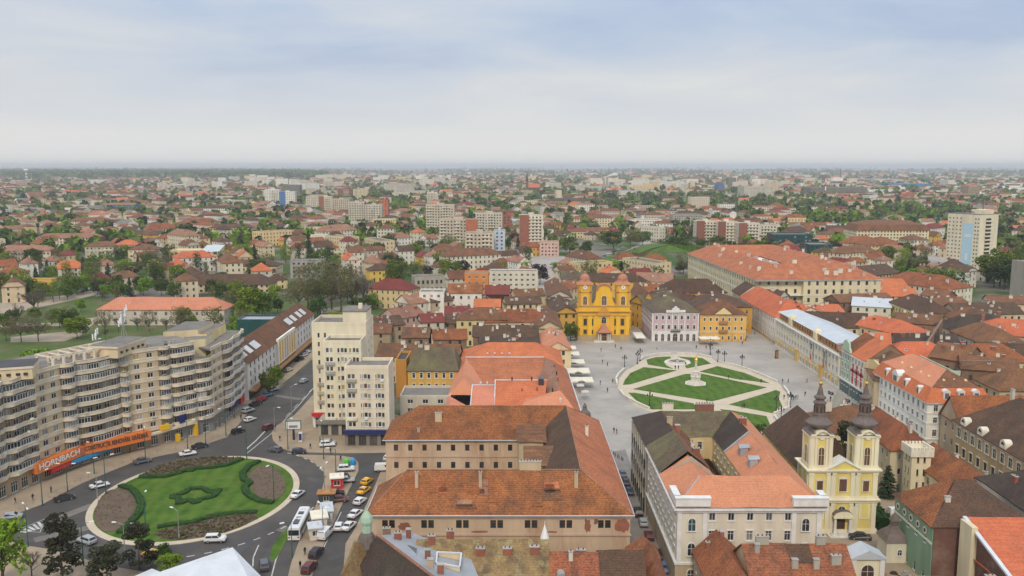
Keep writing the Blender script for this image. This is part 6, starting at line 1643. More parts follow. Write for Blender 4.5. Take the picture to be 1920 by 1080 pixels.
front('townhouse','yellow school like building with maroon roof at the park edge',(690,540),(765,544),11,14,roof='hip',rh=5,rm='tile_maroon',wall='cream_yellow',fl=3,bay=3,ww=1.0,wh=1.8,tier=1,group=OT)
front('apartment_house','orange end of a flat roofed apartment row',(871,514),(916,514),14,12,roof='flat',rm='bitumen',wall='orange_wall',fl=4,bay=4,ww=1.4,wh=1.4,tier=1,group=OT)
front('apartment_house','white flat roofed apartment row right of the orange block',(918,511),(1008,511),15,12,roof='flat',rm='bitumen',wall='offwhite',fl=5,bay=3.2,ww=1.5,wh=1.3,tier=1,group=OT)
front('ruin','grey roofless looking block with empty window bays',(778,522),(834,520),13,12,roof='flat',rm='bitumen',wall='grey',fl=3,bay=2.6,ww=1.3,wh=2.0,tier=1,group=OT,style='b')
# --- old town right of the square
OR2='old town houses right of the square'
for lab,p0,p1,zr,h,W,kw in [('dark brown roof with two big white chimneys behind the palace',(1512,583),(1625,587),16,11,16,dict(rm='tile_brown',chim=2)),('orange hip roof with pale ridge lines behind the palace',(1640,590),(1690,600),16,12,16,dict(rm='tile_new',roof='hip')),('brownish ruinous red house group top right of the palace',(1680,585),(1765,590),16,13,16,dict(rm='tile_rust',wall='brick_tan',chim=4)),('steep orange roof with dark dormers behind the crimson house',(1622,622),(1668,624),20,13,15,dict(rm='tile_new',wall='brick_tan',chim=2)),('orange hip roofed cream house with windows towards the yard',(1690,640),(1745,640),17.5,13,16,dict(rm='tile_new',roof='hip',wall='cream_yellow',chim=1)),('moss and brown roof strip with white chimneys',(1675,624),(1790,625),16,13,10,dict(rm='tile_dark',wall='brick_tan',chim=4,chimw='white')),('rust roof with a tall brick party wall on the right',(1762,640),(1830,650),19,15,14,dict(rm='tile_rust',wall='brick_tan',chim=2)),('long rust roof above a blank tan party wall',(1800,665),(1905,672),17,14,14,dict(rm='tile_rust',wall='brick_tan',chim=3)),('dull red roof along the right edge behind the party wall',(1830,640),(1925,645),16,12,14,dict(rm='tile_brown',wall='beige',chim=4)),('rust roof stepping down towards the mansard building',(1660,664),(1680,690),17,13,12,dict(rm='tile_rust',wall='beige',chim=2)),('orange roof of the ornate grey house on the right',(1868,596),(1940,600),19,14,18,dict(rm='tile_new',wall='grey',chim=1,roof='hip')),('dark slate roofed cream house with small round gable',(1800,590),(1862,588),18,13,14,dict(rm='tile_dark',wall='cream',roof='hip')),('bright orange roof beyond the dark brown palace roof',(1500,572),(1570,570),15,12,14,dict(rm='tile_new',chim=2)),('orange gable roof right of the white corner house',(1480,560),(1520,575),15,12,12,dict(rm='tile_new',wall='offwhite',chim=2)),('pale metal roofed hall in the old town',(1600,556),(1672,560),14,11,18,dict(rm='metal_light',wall='offwhite')),('rust roof cluster in front of the orange shed roofs',(1560,552),(1660,548),14,11,14,dict(rm='tile_rust',wall='brick_tan',chim=3)),('brown gabled roof with pale verge near the big cream barracks',(1420,540),(1470,545),15,12,12,dict(rm='tile_brown',wall='offwhite')),('wide dull red roof in the middle of the old town',(1690,560),(1800,556),15,12,18,dict(rm='tile_rust',chim=4)),('dark red roof row behind the slate roofed house',(1780,568),(1900,566),16,12,16,dict(rm='tile_brown',chim=5)),('dull red roof row at the right edge of the old town',(1850,552),(1960,556),15,12,16,dict(rm='tile_rust',chim=4)),('long orange shed roof beside the big cream barracks',(1592,522),(1690,522),14,10,22,dict(rm='tile_new',chim=2)),('lower orange shed roof nearer the old town',(1600,538),(1712,540),12.5,9,16,dict(rm='tile_new',chim=1)),('orange hip roofed house with white gables near the tree belt',(1700,508),(1770,516),17,11,22,dict(rm='tile_red',wall='offwhite',roof='hip',chim=3)),('long brown roofed hall in front of the theatre',(1590,500),(1660,494),14,9,22,dict(rm='tile_brown',wall='beige')),('brick red house with blank gable below the tree belt',(1738,540),(1784,545),15,12,12,dict(rm='tile_rust',wall='brick',chim=1)),('mossy roof just left of the big cream barracks',(1222,545),(1300,552),16,12,16,dict(rm='tile_brown',wall='ochre',chim=4)),('dark mossy roof right of the yellow cathedral towers',(1196,553),(1268,548),16,12,14,dict(rm='tile_moss',wall='ochre',chim=3)),('long salmon tile roof behind the right cathedral tower',(1190,531),(1275,533),15,11,16,dict(rm='tile_red',wall='cream',chim=2)),('white walled hall with pale red roof behind the cathedral',(1195,510),(1262,512),15,11,20,dict(rm='tile_oldpink',wall='offwhite')),('dark brown hip roof behind the cathedral gable',(1108,512),(1190,512),15,11,16,dict(rm='tile_brown',wall='yellow',roof='hip')),('mossy brown roof left of the cathedral towers',(1052,508),(1100,508),15,11,18,dict(rm='tile_moss',wall='cream',chim=2)),('red roof and brick chimney left of the cathedral',(1048,530),(1078,524),14,11,14,dict(rm='tile_red',wall='cream',chim=2,chimw='brick_bright')),('yellow parish house with brown roof attached to the cathedral street',(1046,550),(1062,575),13,10,12,dict(rm='tile_brown',wall='yellow',chim=2)),('old brown roof beside the narrow street of parked cars',(1040,520),(1050,545),15,12,12,dict(rm='tile_rust',wall='grey_light',chim=2)),]:
 kw=dict(kw);kw.setdefault('wall','cream');kw['chim']=kw.get('chim',1)+2;kw.setdefault('sky',len(lab)%3)
 ridge('townhouse',lab,p0,p1,zr,h,W,fl=3,tier=2,group=OR2,**kw)
for i,(x,y,L,W,rm,w,h) in enumerate([(158,262,26,14,'tile_rust','beige',12),(170,236,30,14,'tile_brown','cream',12),(165,300,24,14,'tile_red','cream',12),(182,330,30,15,'tile_rust','offwhite',13),(196,286,26,14,'tile_brown','beige',12),(200,372,34,15,'tile_rust','cream',12),(214,330,26,14,'tile_red','beige',12),(190,404,34,15,'tile_brown','cream_yellow',13)]):
 house('townhouse',f"{('rust', 'dark brown', 'red', 'rust', 'dark brown', 'rust', 'red', 'dark brown')[i]} roofed {w.split('_')[0]} house near the right picture edge",x,y,L,W,R(90)*(i%2),h,5,roof='hip',wall=w,rm=rm,fl=3,tier=2,group=OR2,chim=4)
for lab,p0,p1,zt,m in (('tall blank tan brick party wall with two pipes at the right',(1800,735),(1905,735),16,'brick_tan'),('dark brick party wall behind the mansard building',(1737,700),(1765,650),17,'brick_tan')):
 a,b=G(*p0,6),G(*p1,6)
 o=thing('party_wall',lab,'wall',(*a,0));l=math.hypot(b[0]-a[0],b[1]-a[1])
 mb=MB();mb.box(0,0,0,l,.6,zt);mb.box(-.1,-.1,zt,l+.1,.7,zt+.2,bottom=True);mb.build('wall',m,o,rot=math.atan2(b[1]-a[1],b[0]-a[0]))
 mb=MB()
 for t in (.4,.62):mb.tube((l*t,-.15,1),(l*t,-.15,zt-.5),.12,.12,6)
 mb.build('pipe','iron_dark',o,rot=math.atan2(b[1]-a[1],b[0]-a[0]))
def big_cream():
 o=thing('barracks_building','huge cream four storey block with a broad red roof full of chimneys behind the square','building',(129.5,467,0),R(3.0))
 W,D,h,r=68,140,18,25
 wm=MB();wins=[]
 kw=dict(fl=4,bay=4.2,ww=1.4,wh=2.3,sill=1.2,style='w')
 facade(wm,wins,(0,0),(26,0),h,**kw);facade(wm,wins,(26,0),(26,-3),h,fl=0);facade(wm,wins,(26,-3),(W,-3),h,**kw);facade(wm,wins,(0,D),(0,0),h,**kw);facade(wm,wins,(W,-3),(W,D),h,fl=0);facade(wm,wins,(W,D),(0,D),h,fl=0)
 wm.build('wall','palace_cream',o);hang_windows(o,wins,2)
 e=h
 ou=[(-1,-4),(W+1,-4),(W+1,D+1),(-1,D+1)];m_=[(13,12),(W-13,12),(W-13,D-13),(13,D-13)];inn=[(27,28),(W-27,28),(W-27,D-27),(27,D-27)]
 polys=[]
 for k in range(4):
  l=(k+1)%4
  polys+=[[(*ou[k],e),(*ou[l],e),(*m_[l],r),(*m_[k],r)],[(*m_[k],r),(*m_[l],r),(*inn[l],e+.5),(*inn[k],e+.5)]]
 ro=roof_polys(o,polys,'tile_orange')
 mb=MB()
 for za,hh,pr in ((h-.9,.5,.4),(h-.4,.35,.8),(9.2,.3,.2)):mb.box(-pr,-3-pr,za,W+pr,D,za+hh,0,True)
 mb.build('cornice','trim_white',o)
 mb=MB();mb.poly([(27,28,.1),(W-27,28,.1),(W-27,D-27,.1),(27,D-27,.1)]);mb.build('courtyard','cobble',o)
 for q in range(2):pass
 wm2=MB();w2=[]
 facade(wm2,w2,(27,D-27),(W-27,D-27),h,fl=0);facade(wm2,w2,(W-27,D-27),(W-27,28),h,fl=0);facade(wm2,w2,(27,28),(27,D-27),h,fl=0);facade(wm2,w2,(W-27,28),(27,28),h,fl=0)
 wm2.build('courtyard_wall','palace_cream',o)
 rj=random.Random(3)
 for k in range(40):
  s=rj.random()
  if k<18:x,y=rj.uniform(3,22),rj.uniform(5,D-10);z=e+(r-e)*(1-abs(x-13)/14.2)
  elif k<32:x,y=rj.uniform(8,W-6),rj.uniform(-1,16);z=e+(r-e)*(1-abs(y-12)/16)
  else :x,y=rj.uniform(W-16,W-3),rj.uniform(5,D-10);z=e+(r-e)*(1-abs(x-W+13)/14.2)
  chimney_at(ro,x,y,z,rj.choice((1.2,1.8,2.4)),1.1,rj.choice((1.6,2.2)),rj.choice(('offwhite','trim_cream','pink')))
 for x in (130,150,170,190):
  for y in (475,500,530,560,590):OCC.append((x,y,16))
big_cream()
# --- slab and tower blocks further out
def block(name,label,px0,px1,top,base,dep,wall,fl=None,side=None,sidew='brick',bal=None,rot=0.0,rm='bitumen',roof='flat',rh=4,group='blocks of flats beyond the old town',lift=True,tier=2,bays=3.0,cat='apartment block',cut=0.0):
 """Flat-topped block from its picture extent: base row gives distance, top row the height."""
 Y=G(960,base)[1]
 h=Zat(top,Y)
 dd=Y*_c+HCAM*_s
 x0,x1=(px0-960)*dd/FPX,(px1-960)*dd/FPX
 n=fl or max(2,round((h-1)/2.85))
 o=house(name,label,(x0+x1)/2,Y+dep/2,x1-x0,dep,rot,h,rh,roof=roof,wall=wall,rm=rm,fl=n,tier=tier,bay=bays,ww=1.5,wh=1.4,sill=.9,cat=cat,group=group,gdoor=False,mix=MIX_OLD)
 L=x1-x0
 if side:
  mb=MB()
  if 'R' in side:mb.box(L/2+.01,-dep/2-.1,0,L/2+.35,dep/2,h+.9)
  if 'L' in side:mb.box(-L/2-.35,-dep/2-.1,0,-L/2-.01,dep/2,h+.9)
  if 'M' in side:mb.box(-L/2,-dep/2-.3,0,-L/2+L*.4,-dep/2-.01,h+.9)
  if 'P' in side:mb.box(L/2-L*.3,-dep/2-.3,h*.45,L/2,-dep/2-.01,h+.9)
  mb.build('end_wall',sidew,o)
 if bal:
  mb=MB()
  fh=(h)/n
  for x,w in bal:
   xa,xb=-L/2+L*x,-L/2+L*(x+w)
   for k in range(1,n):
    z=k*fh
    mb.box(xa,-dep/2-1.1,z-.1,xb,-dep/2-.02,z+.9,0,True)
  stuff(mb.build('balconies','offwhite',o))
 if lift and roof=='flat':
  mb=MB();mb.box(-L*.12,-1.5,h,L*.12,2.5,h+2.6);mb.build('lift_house',wall,o)
 return o
TB=[('grey flats with pale blue end wall, nearest of the tower cluster',872,926,438,496,16,'panel_grey',dict(bal=[(.05,.2),(.6,.25)])),('pale blue windowless looking end block of the nearest tower cluster',926,947,434,490,16,'lightblue',dict()),('long grey slab of flats with a brick red patch at its upper right',824,895,413,466,14,'panel_grey',dict(side='P',sidew='brick_bright',bal=[(.02,.18),(.4,.15)])),('twin grey towers of flats behind the long slab',799,852,385,440,15,'panel_grey',dict(bal=[(.0,.3),(.55,.3)])),('beige grey tower block with brick end right of the cluster',892,942,401,447,14,'grey_light',dict(side='R',bal=[(.1,.2),(.5,.2)])),('brick end tower between the grey tower and the street trees',942,958,405,447,16,'brick',dict()),('brick and white banded tower block by the boulevard',974,1018,405,477,18,'offwhite',dict(side='M',bal=[(.45,.5)])),('orange, white and blue small office tower by the boulevard',1012,1048,455,481,14,'pink',dict(lift=False)),('brick ended tower block, leftmost of three in front of the park',1305,1343,416,462,16,'offwhite',dict(side='M',bal=[(.42,.5)])),('brick ended tower block, middle of three in front of the park',1345,1382,417,464,16,'offwhite',dict(side='M',bal=[(.42,.5)])),('brick ended tower block, rightmost of three in front of the park',1384,1423,420,467,16,'offwhite',dict(side='M',bal=[(.42,.5)])),('grey slab of flats right of the three brick ended towers',1424,1456,423,458,16,'grey_light',dict(bal=[(.1,.5)])),('cream tower with brick strips left of the blue roofed block',654,684,380,424,14,'grey_light',dict(side='R',bal=[(.1,.3),(.55,.3)])),('grey slab with yellow and brick end left of the cluster',685,716,385,424,14,'grey_light',dict(bal=[(.2,.3)])),('orange ended tall block behind the blue roofed one',714,728,376,418,16,'brick_bright',dict()),('brick and white banded block on the left of the row',598,622,369,403,14,'offwhite',dict(side='M',bal=[(.4,.5)])),('grey banded block beside the brick one',623,655,374,404,14,'panel_grey',dict(bal=[(.1,.3),(.6,.3)])),('pale slab at the left end of the row',574,598,368,396,14,'grey_light',dict()),('white and yellow tower pair of the new estate',497,524,356,386,16,'white',dict(bal=[(.5,.4)])),('white tower with blue strip of the new estate',524,553,360,391,16,'white',dict(side='M',sidew='blue_wall')),('dark unfinished concrete frame behind the new estate',528,563,347,372,20,'grey_dark',dict(lift=False)),('maroon and cream pair of towers far behind',634,660,354,374,16,'brick',dict(bal=[(.4,.4)])),('cream far tower beside the maroon one',662,691,355,374,16,'cream',dict(side='R')),('slim banded white tower alone above the trees',801,820,361,384,14,'offwhite',dict(bal=[(0,.9)])),('cream block with a bright blue flat roof',698,742,412,430,16,'cream_yellow',dict(rm='paint_blue',lift=False)),('white modern house with large dark windows',573,610,443,465,14,'white',dict(lift=False,fl=3)),('beige square block with rust hip roof right of the villas',707,739,428,458,16,'grey_light',dict(roof='hip',rm='tile_rust',rh=4)),('cream four storey block with wide brown hip roof',805,856,470,498,16,'beige_light',dict(roof='hip',rm='tile_rust',rh=5)),('beige flats among conifers',576,628,428,448,14,'beige_light',dict(lift=False)),('pale long slab behind the villa roofs',618,690,418,434,12,'grey_light',dict(lift=False)),('low weathered flat roofed school block',632,675,473,492,14,'cream',dict(lift=False,fl=3)),('open grey stair block with slatted front',545,605,491,522,14,'concrete',dict(lift=False)),]
for lab,a,b,t,bs,dp,w,kw in TB:block('tower_block',lab,a,b,t,bs,dp,w,**kw)
LEFT='blocks and villas on the left'
for lab,a,b,t,bs,dp,w,kw in [('long three storey block with dull pink roof and brick end on the left',68,186,446,462,14,'beige_light',dict(roof='hip',rm='tile_oldpink',side='R')),('dull pink roofed block at the far left edge',-10,96,470,488,14,'beige_light',dict(roof='hip',rm='tile_oldpink',side='R')),('grey flats with white balconies beside the orange roof',160,214,462,484,14,'panel_grey',dict(roof='hip',rm='tile_rust',bal=[(.65,.3)])),('beige block with orange roof next to the grey flats',215,256,459,482,14,'beige',dict(roof='hip',rm='tile_new')),('square cream villa block with orange brown hip roof',241,291,468,492,18,'palace_cream',dict(roof='hip',rm='tile_rust')),('white building with tall dark columns between trees',248,302,438,455,14,'offwhite',dict(roof='gable',rm='tile_brown',rh=3)),('white gabled house left of the column fronted building',228,256,432,447,14,'white',dict(roof='gable',rm='tile_brown')),('bright yellow modern block with pale flat roof',318,376,471,497,16,'cream_yellow',dict(rm='metal_light',lift=False,fl=3)),('yellow annex with steep pale shed roof',378,410,472,498,16,'cream_yellow',dict(rm='metal_light',roof='shed',rh=4)),('cream block with brown hip roof above the long low roof',411,520,499,520,16,'palace_cream',dict(roof='hip',rm='tile_brown')),('long cream building with brown roof among park trees',323,508,533,550,15,'cream',dict(roof='hip',rm='tile_brown',rh=5.5)),('white block with a red roof behind tall trees',338,405,416,432,14,'grey_light',dict(roof='hip',rm='tile_red')),('yellow block with brown roof behind tall trees',393,472,427,445,14,'cream_yellow',dict(roof='hip',rm='tile_brown')),('pale block with brown pink roof in the left distance',130,205,414,427,14,'beige_light',dict(roof='hip',rm='tile_rust')),('blue panelled hall in the left distance',200,252,384,397,24,'blue_wall',dict(roof='gable',rm='tile_oldpink',rh=3)),('pink roofed white school in the left distance',165,200,336,345,60,'white',dict(roof='hip',rm='tile_maroon')),('white block with red roof in the left distance',194,225,363,376,16,'white',dict(roof='hip',rm='tile_red')),('cream block beside it in the left distance',226,254,364,376,16,'cream',dict(roof='hip',rm='tile_rust')),('orange roofed long house at the left park corner',-8,36,512,530,14,'cream_yellow',dict(roof='hip',rm='tile_red')),('low long yellow annex at the left park corner',-6,98,526,544,8,'yellow',dict(lift=False,fl=1)),('pale long block in the left distance behind the villas',378,436,390,403,16,'white',dict(roof='hip',rm='tile_brown')),('grey office slab at the left of the row',425,460,376,390,16,'grey_light',dict(lift=False)),]:block('apartment_house',lab,a,b,t,bs,dp,w,group=LEFT,**kw)
o=front('school_building','long low house with salmon hip roof and dormer windows among bare park trees',(182,580),(420,580),8,15,roof='hip',rh=5,rm='tile_salmon',wall='grey_light',fl=2,bay=5,ww=1.3,wh=1.8,tier=1,sky=9)
CT='cream civic buildings in the middle distance'
for lab,a,b,t,bs,dp,w,kw in [('long cream palace with red roof in the centre distance',1071,1120,410,424,24,'palace_cream',dict(roof='hip',rm='tile_red')),('cream corner block right of the red roofed palace',1117,1150,408,426,24,'palace_cream',dict(roof='hip',rm='tile_rust')),('yellowish palace with brown roof in the centre distance',1152,1186,416,428,24,'cream_yellow',dict(roof='hip',rm='tile_brown')),('big white glazed vault roofed hall in the centre distance',1185,1241,413,428,26,'white',dict(lift=False)),('old brown castle like school with gables',1025,1110,376,390,40,'tan',dict(roof='hip',rm='tile_brown')),('low brown roofed cream house in front of the centre palace',1070,1152,434,447,20,'cream',dict(roof='hip',rm='tile_rust')),('pale grey colonnaded exhibition building',1262,1318,404,424,30,'grey',dict(lift=False)),('long orange brick shed of the bastion',1195,1305,432,446,12,'offwhite',dict(roof='gable',rm='tile_red',rh=3)),('cream theatre like palace with large brown mansard roof',1605,1740,432,466,34,'palace_cream',dict(roof='mansard',rm='tile_rust',rh=9)),('yellow front building with red roof before the theatre',1625,1702,460,486,30,'cream_yellow',dict(roof='hip',rm='tile_red',rh=6,tier=1)),('white wing left of the theatre with brown roof',1545,1606,440,458,26,'offwhite',dict(roof='hip',rm='tile_rust')),('white wing right of the theatre',1704,1742,450,470,26,'offwhite',dict(roof='hip',rm='tile_rust')),('dark glass fronted long building left of the theatre',1450,1522,441,482,22,'glass_teal',dict(lift=False)),('dark glass cube beside the long glass building',1516,1560,460,494,24,'glass_teal',dict(lift=False)),('grey stepped concert hall with pillars',1560,1624,470,498,24,'beige',dict(lift=False,fl=2)),('white modern block at the left of the dark glass building',1430,1462,424,446,18,'white',dict(lift=False)),]:block('civic_building',lab,a,b,t,bs,dp,w,group=CT,cat='building',**kw)
rect('office_block','dark grey modern building with black glazed front at the right edge',297,480,330,520,22,0,roof='flat',rm='bitumen',wall='grey',fl=0)
mb=MB();mb.box(-16.2,-20.3,6,6,-20.05,17);mb.build('glazed_front','paint_dark',bpy.data.objects['office_block.001'])
def hotel():
 Y=640.0
 z=lambda py:Zat(py,Y)
 dd=Y*_c+40*_s
 h=z(403);th=R(-62)
 cx=(1838-960)*dd/FPX;L,D=26.0,21.0
 o=thing('hotel_tower','tall cream hotel tower with a pale blue banner covering its front','hotel',(cx-L*math.cos(th),Y-L*math.sin(th),0),th)
 x0=cx-14
 wm=MB();wins=[];n=13
 facade(wm,wins,(0,0),(L,0),h-6,z0=4,fl=n,xs=[1.6,4.6,7.6,10.6,L-3.6,L-1.4],ww=1.3,wh=1.2,gdoor=False);facade(wm,wins,(0,0),(L,0),4,fl=0);facade(wm,wins,(0,0),(L,0),2,z0=h-2,fl=0)
 facade(wm,wins,(L,0),(L,D),h,fl=0);facade(wm,wins,(L,D),(0,D),h,fl=0);facade(wm,wins,(0,D),(0,0),h,fl=0)
 wm.build('wall','tower_cream',o);hang_windows(o,wins,1,MIX_DARK)
 mb=MB();mb.box(0,0,h-.1,L,D,h+.3);mb.build('roof','bitumen',o)
 mb=MB();mb.box(12.8,-.25,5,L-5.2,-.05,h-6.5);ba=mb.build('banner','banner_blue',o)
 mb=MB();mb.box(14.5,-.3,26,L-6.0,-.26,28.0);mb.box(16,-.3,9,L-8,-.26,14);mb.build('banner_print','car_white',ba)
 mb=MB()
 for k in range(n):mb.box(L+.02,D*.3,4.5+k*(h-7)/n,L+1.3,D*.62,5.4+k*(h-7)/n,0,True)
 stuff(mb.build('balconies','offwhite',o))
 mb=MB()
 for k in range(n):mb.box(L+.01,D*.32,5.5+k*(h-7)/n,L+.06,D*.6,7.0+k*(h-7)/n)
 stuff(mb.build('windows','glass',o))
 text('CONTINENTAL',o,(.8,-.1,h+.6),0,2.0,'paint_navy',L*.8)
 mb=MB();mb.box(L*.55,D*.3,h+.3,L*.95,D*.8,h+3.4);mb.build('lift_house','tower_cream',o)
 mb=MB();mb.box(-2,3,0,L+14,D+10,6);mb.box(-3,2,6,L+15,D+11,6.8,1);mb.build('podium',['grey','offwhite'],o)
 OCC.append((x0+15,Y+10,32))
hotel()
bw=thing('bastion_wall','low curved brick bastion wall with dark arches beside the lawn','wall')
for p,q in zip(gp([(1196,488),(1222,477),(1250,470),(1290,470),(1318,474)]),gp([(1222,477),(1250,470),(1290,470),(1318,474),(1335,480)])):
 l=math.hypot(q[0]-p[0],q[1]-p[1]);a=math.atan2(q[1]-p[1],q[0]-p[0])
 mb=MB();mb.box(0,0,0,l,3,5);mb.box(-.1,-.2,5,l+.1,3.2,5.5,1,True);s=mb.build('wall',['brick','lawn'],bw,(*p,0),a)
 for k in range(int(l/7)):put('arch',arch_mesh(3.2,3.6,'glass','brick_bright'),s,(3.5+k*7,-.1,.2))
# --- distant landmarks
def neo_gothic():
 x,y=G(988,362);k=y*_c/FPX
 o=thing('gothic_church','distant brick church with a needle spire on the skyline','church',(x,y,0))
 h=Zat(322,y);w=4.5*k
 mb=MB();mb.box(-w/2,-w/2,0,w/2,w/2,h*.55);mb.build('tower','brick_dark',o)
 mb=MB();mb.lathe([(w*.8,h*.55),(w*.35,h*.72),(.4,h)],8);mb.build('spire','tile_dark',o)
 mb=MB();mb.box(w/2,-8,0,w/2+22*k,12,16);mb.poly([(w/2,-9,16),(w/2+22*k,-9,16),(w/2+22*k,2,27),(w/2,2,27)],1);mb.poly([(w/2,13,16),(w/2+22*k,13,16),(w/2+22*k,2,27),(w/2,2,27)],1);mb.build('nave',['brick_dark','tile_new'],o)
neo_gothic()
def water_tower():
 x,y=G(50,339);k=y*_c/FPX
 o=thing('water_tower','striped water tower with a white bowl on the far left skyline','water tower',(x,y,0))
 h=Zat(317,y)
 mb=MB()
 for i in range(6):mb.lathe([(1.6*k,h*.8*i/6),(1.6*k,h*.8*(i+1)/6)],10,m=i%2)
 mb.build('shaft',['paint_white','paint_grey'],o)
 mb=MB();mb.lathe([(1.6*k,h*.78),(4.2*k,h*.88),(4.4*k,h*.95),(3*k,h),(.5*k,h*1.02)],14);mb.build('bowl','paint_white',o)
water_tower()
def chimney_stack(label,px,base,top,wpx,m='concrete',stripes=False,steam=False):
 x,y=G(px,base);k=y*_c/FPX;h=Zat(top,y)
 o=thing('factory_chimney',label,'chimney',(x,y,0))
 mb=MB();n=6
 for i in range(n):mb.lathe([(wpx*k*(.6-.2*i/n),h*i/n),(wpx*k*(.6-.2*(i+1)/n),h*(i+1)/n)],10,m=(i%2 if stripes else 0))
 mb.build('shaft',[m,'paint_red'],o)
 return x,y,h,k
chimney_stack('pale concrete heating plant chimney with steam in the far distance',1132,360,334,4.0)
sx,sy,sh,sk=chimney_stack('second pale concrete chimney beside the steaming one',1138,360,333,4.0)
chimney_stack('red and white striped lattice mast on the right skyline',1547,372,327,2.2,'paint_white',True)
chimney_stack('thin dark mast on the right skyline',1575,345,317,1.2,'iron_dark')
chimney_stack('slim dark mast in front of the hotel street',1842,405,375,1.5,'iron_dark')
chimney_stack('thin red mast on the far right',1876,372,343,1.5,'brick')
mb=MB()
for i in range(9):
 r=(2.2+i*.7)*sk*1.0;cx,cz=sx+i*1.7*sk,sh+(1.5+i*.35)*sk
 pr=[(r*math.sin(math.pi*t/6),cz-r*.6*math.cos(math.pi*t/6)) for t in range(7)]
 mb.lathe([(max(a,.05),b) for a,b in pr],9,cx,sy)
tag(mb.build('steam','cloth_white',smooth=True),'white steam plume drifting from the far chimney','steam',kind='stuff')
for lab,a,b,t,bs,dp,w,kw in [('turquoise fronted hall in the far distance',1104,1124,352,360,60,'turq',dict(lift=False)),('long white factory hall in the far distance',1165,1230,358,367,80,'white',dict(lift=False)),('yellow tower block in the far distance',1259,1275,344,358,40,'cream_yellow',dict()),('dark blue and glass office tower pair far right',1345,1358,346,366,40,'blue_wall',dict(lift=False)),('grey unfinished tower far right',1366,1380,334,356,40,'grey_dark',dict()),('grey white slab far right',1395,1450,350,374,60,'grey_light',dict()),('long brown stadium stand on the right',1520,1625,352,368,60,'grey_dark',dict(lift=False)),('white factory hall on the right skyline',1488,1520,328,335,200,'white',dict(lift=False)),('bright blue warehouse on the right skyline',1692,1750,345,354,160,'paint_blue',dict(lift=False)),('large white factory on the far right skyline',1830,1908,334,341,300,'white',dict(lift=False)),('white office tower on the far right',1777,1790,338,354,60,'white',dict(lift=False)),('cream tower with brown sides far right',1815,1836,350,372,40,'tan',dict()),('white blocks in front of the stadium',1630,1650,368,382,40,'white',dict(lift=False)),('pale warehouse left of the blue one',1640,1692,336,344,200,'metal_light',dict(lift=False)),('pale beige slab of the left estate',128,160,340,350,40,'beige',dict(lift=False)),('blue roofed market sheds at the left',20,50,399,408,30,'paint_blue',dict(lift=False)),('second blue roofed shed at the left',56,80,396,408,30,'paint_blue',dict(lift=False)),]:block('far_building',lab,a,b,t,bs,dp,w,group='landmark blocks in the far distance',cat='building',**kw)
# --- trees
def leaf_cloud(mb,centres,n,size,rj,m=0,flat=1.0):
 for cx,cy,cz,cr in centres:
  for k in range(n):
   while True:
    a=[rj.uniform(-1,1) for _ in range(3)]
    q=a[0]**2+a[1]**2+a[2]**2
    if .15<q<1:break
   s=q**.5;f=(q**.18)/s
   p=Vector((cx+a[0]*cr*f,cy+a[1]*cr*f,cz+a[2]*cr*f*flat))
   n1=Vector((rj.gauss(0,1),rj.gauss(0,1),rj.gauss(0,1)+.6)).normalized()
   u=n1.orthogonal().normalized();w=n1.cross(u)
   t=rj.uniform(0,6.28);e=size*rj.uniform(.6,1.25)
   c,s_=math.cos(t)*e,math.sin(t)*e
   d1=u*c+w*s_;d2=(w*c-u*s_)*.7
   mb.poly([p-d1,p-d2*.8,p+d1,p+d2])
def branches(mb,rj,depth,a,d,l,r,minr=.012,spread=.75):
 b=a+d*l
 mb.tube(a,b,r,r*.68,4 if r>.03 else 3)
 if depth==0:return
 for k in range(3 if depth>1 else 4):
  nd=(d+Vector((rj.gauss(0,spread*.6),rj.gauss(0,spread*.6),rj.gauss(.12,spread*.35)))).normalized()
  branches(mb,rj,depth-1,a+d*l*rj.uniform(.55,1.0),nd,l*rj.uniform(.6,.85),r*.6,minr,spread)
CROWN,TRUNK={},{}
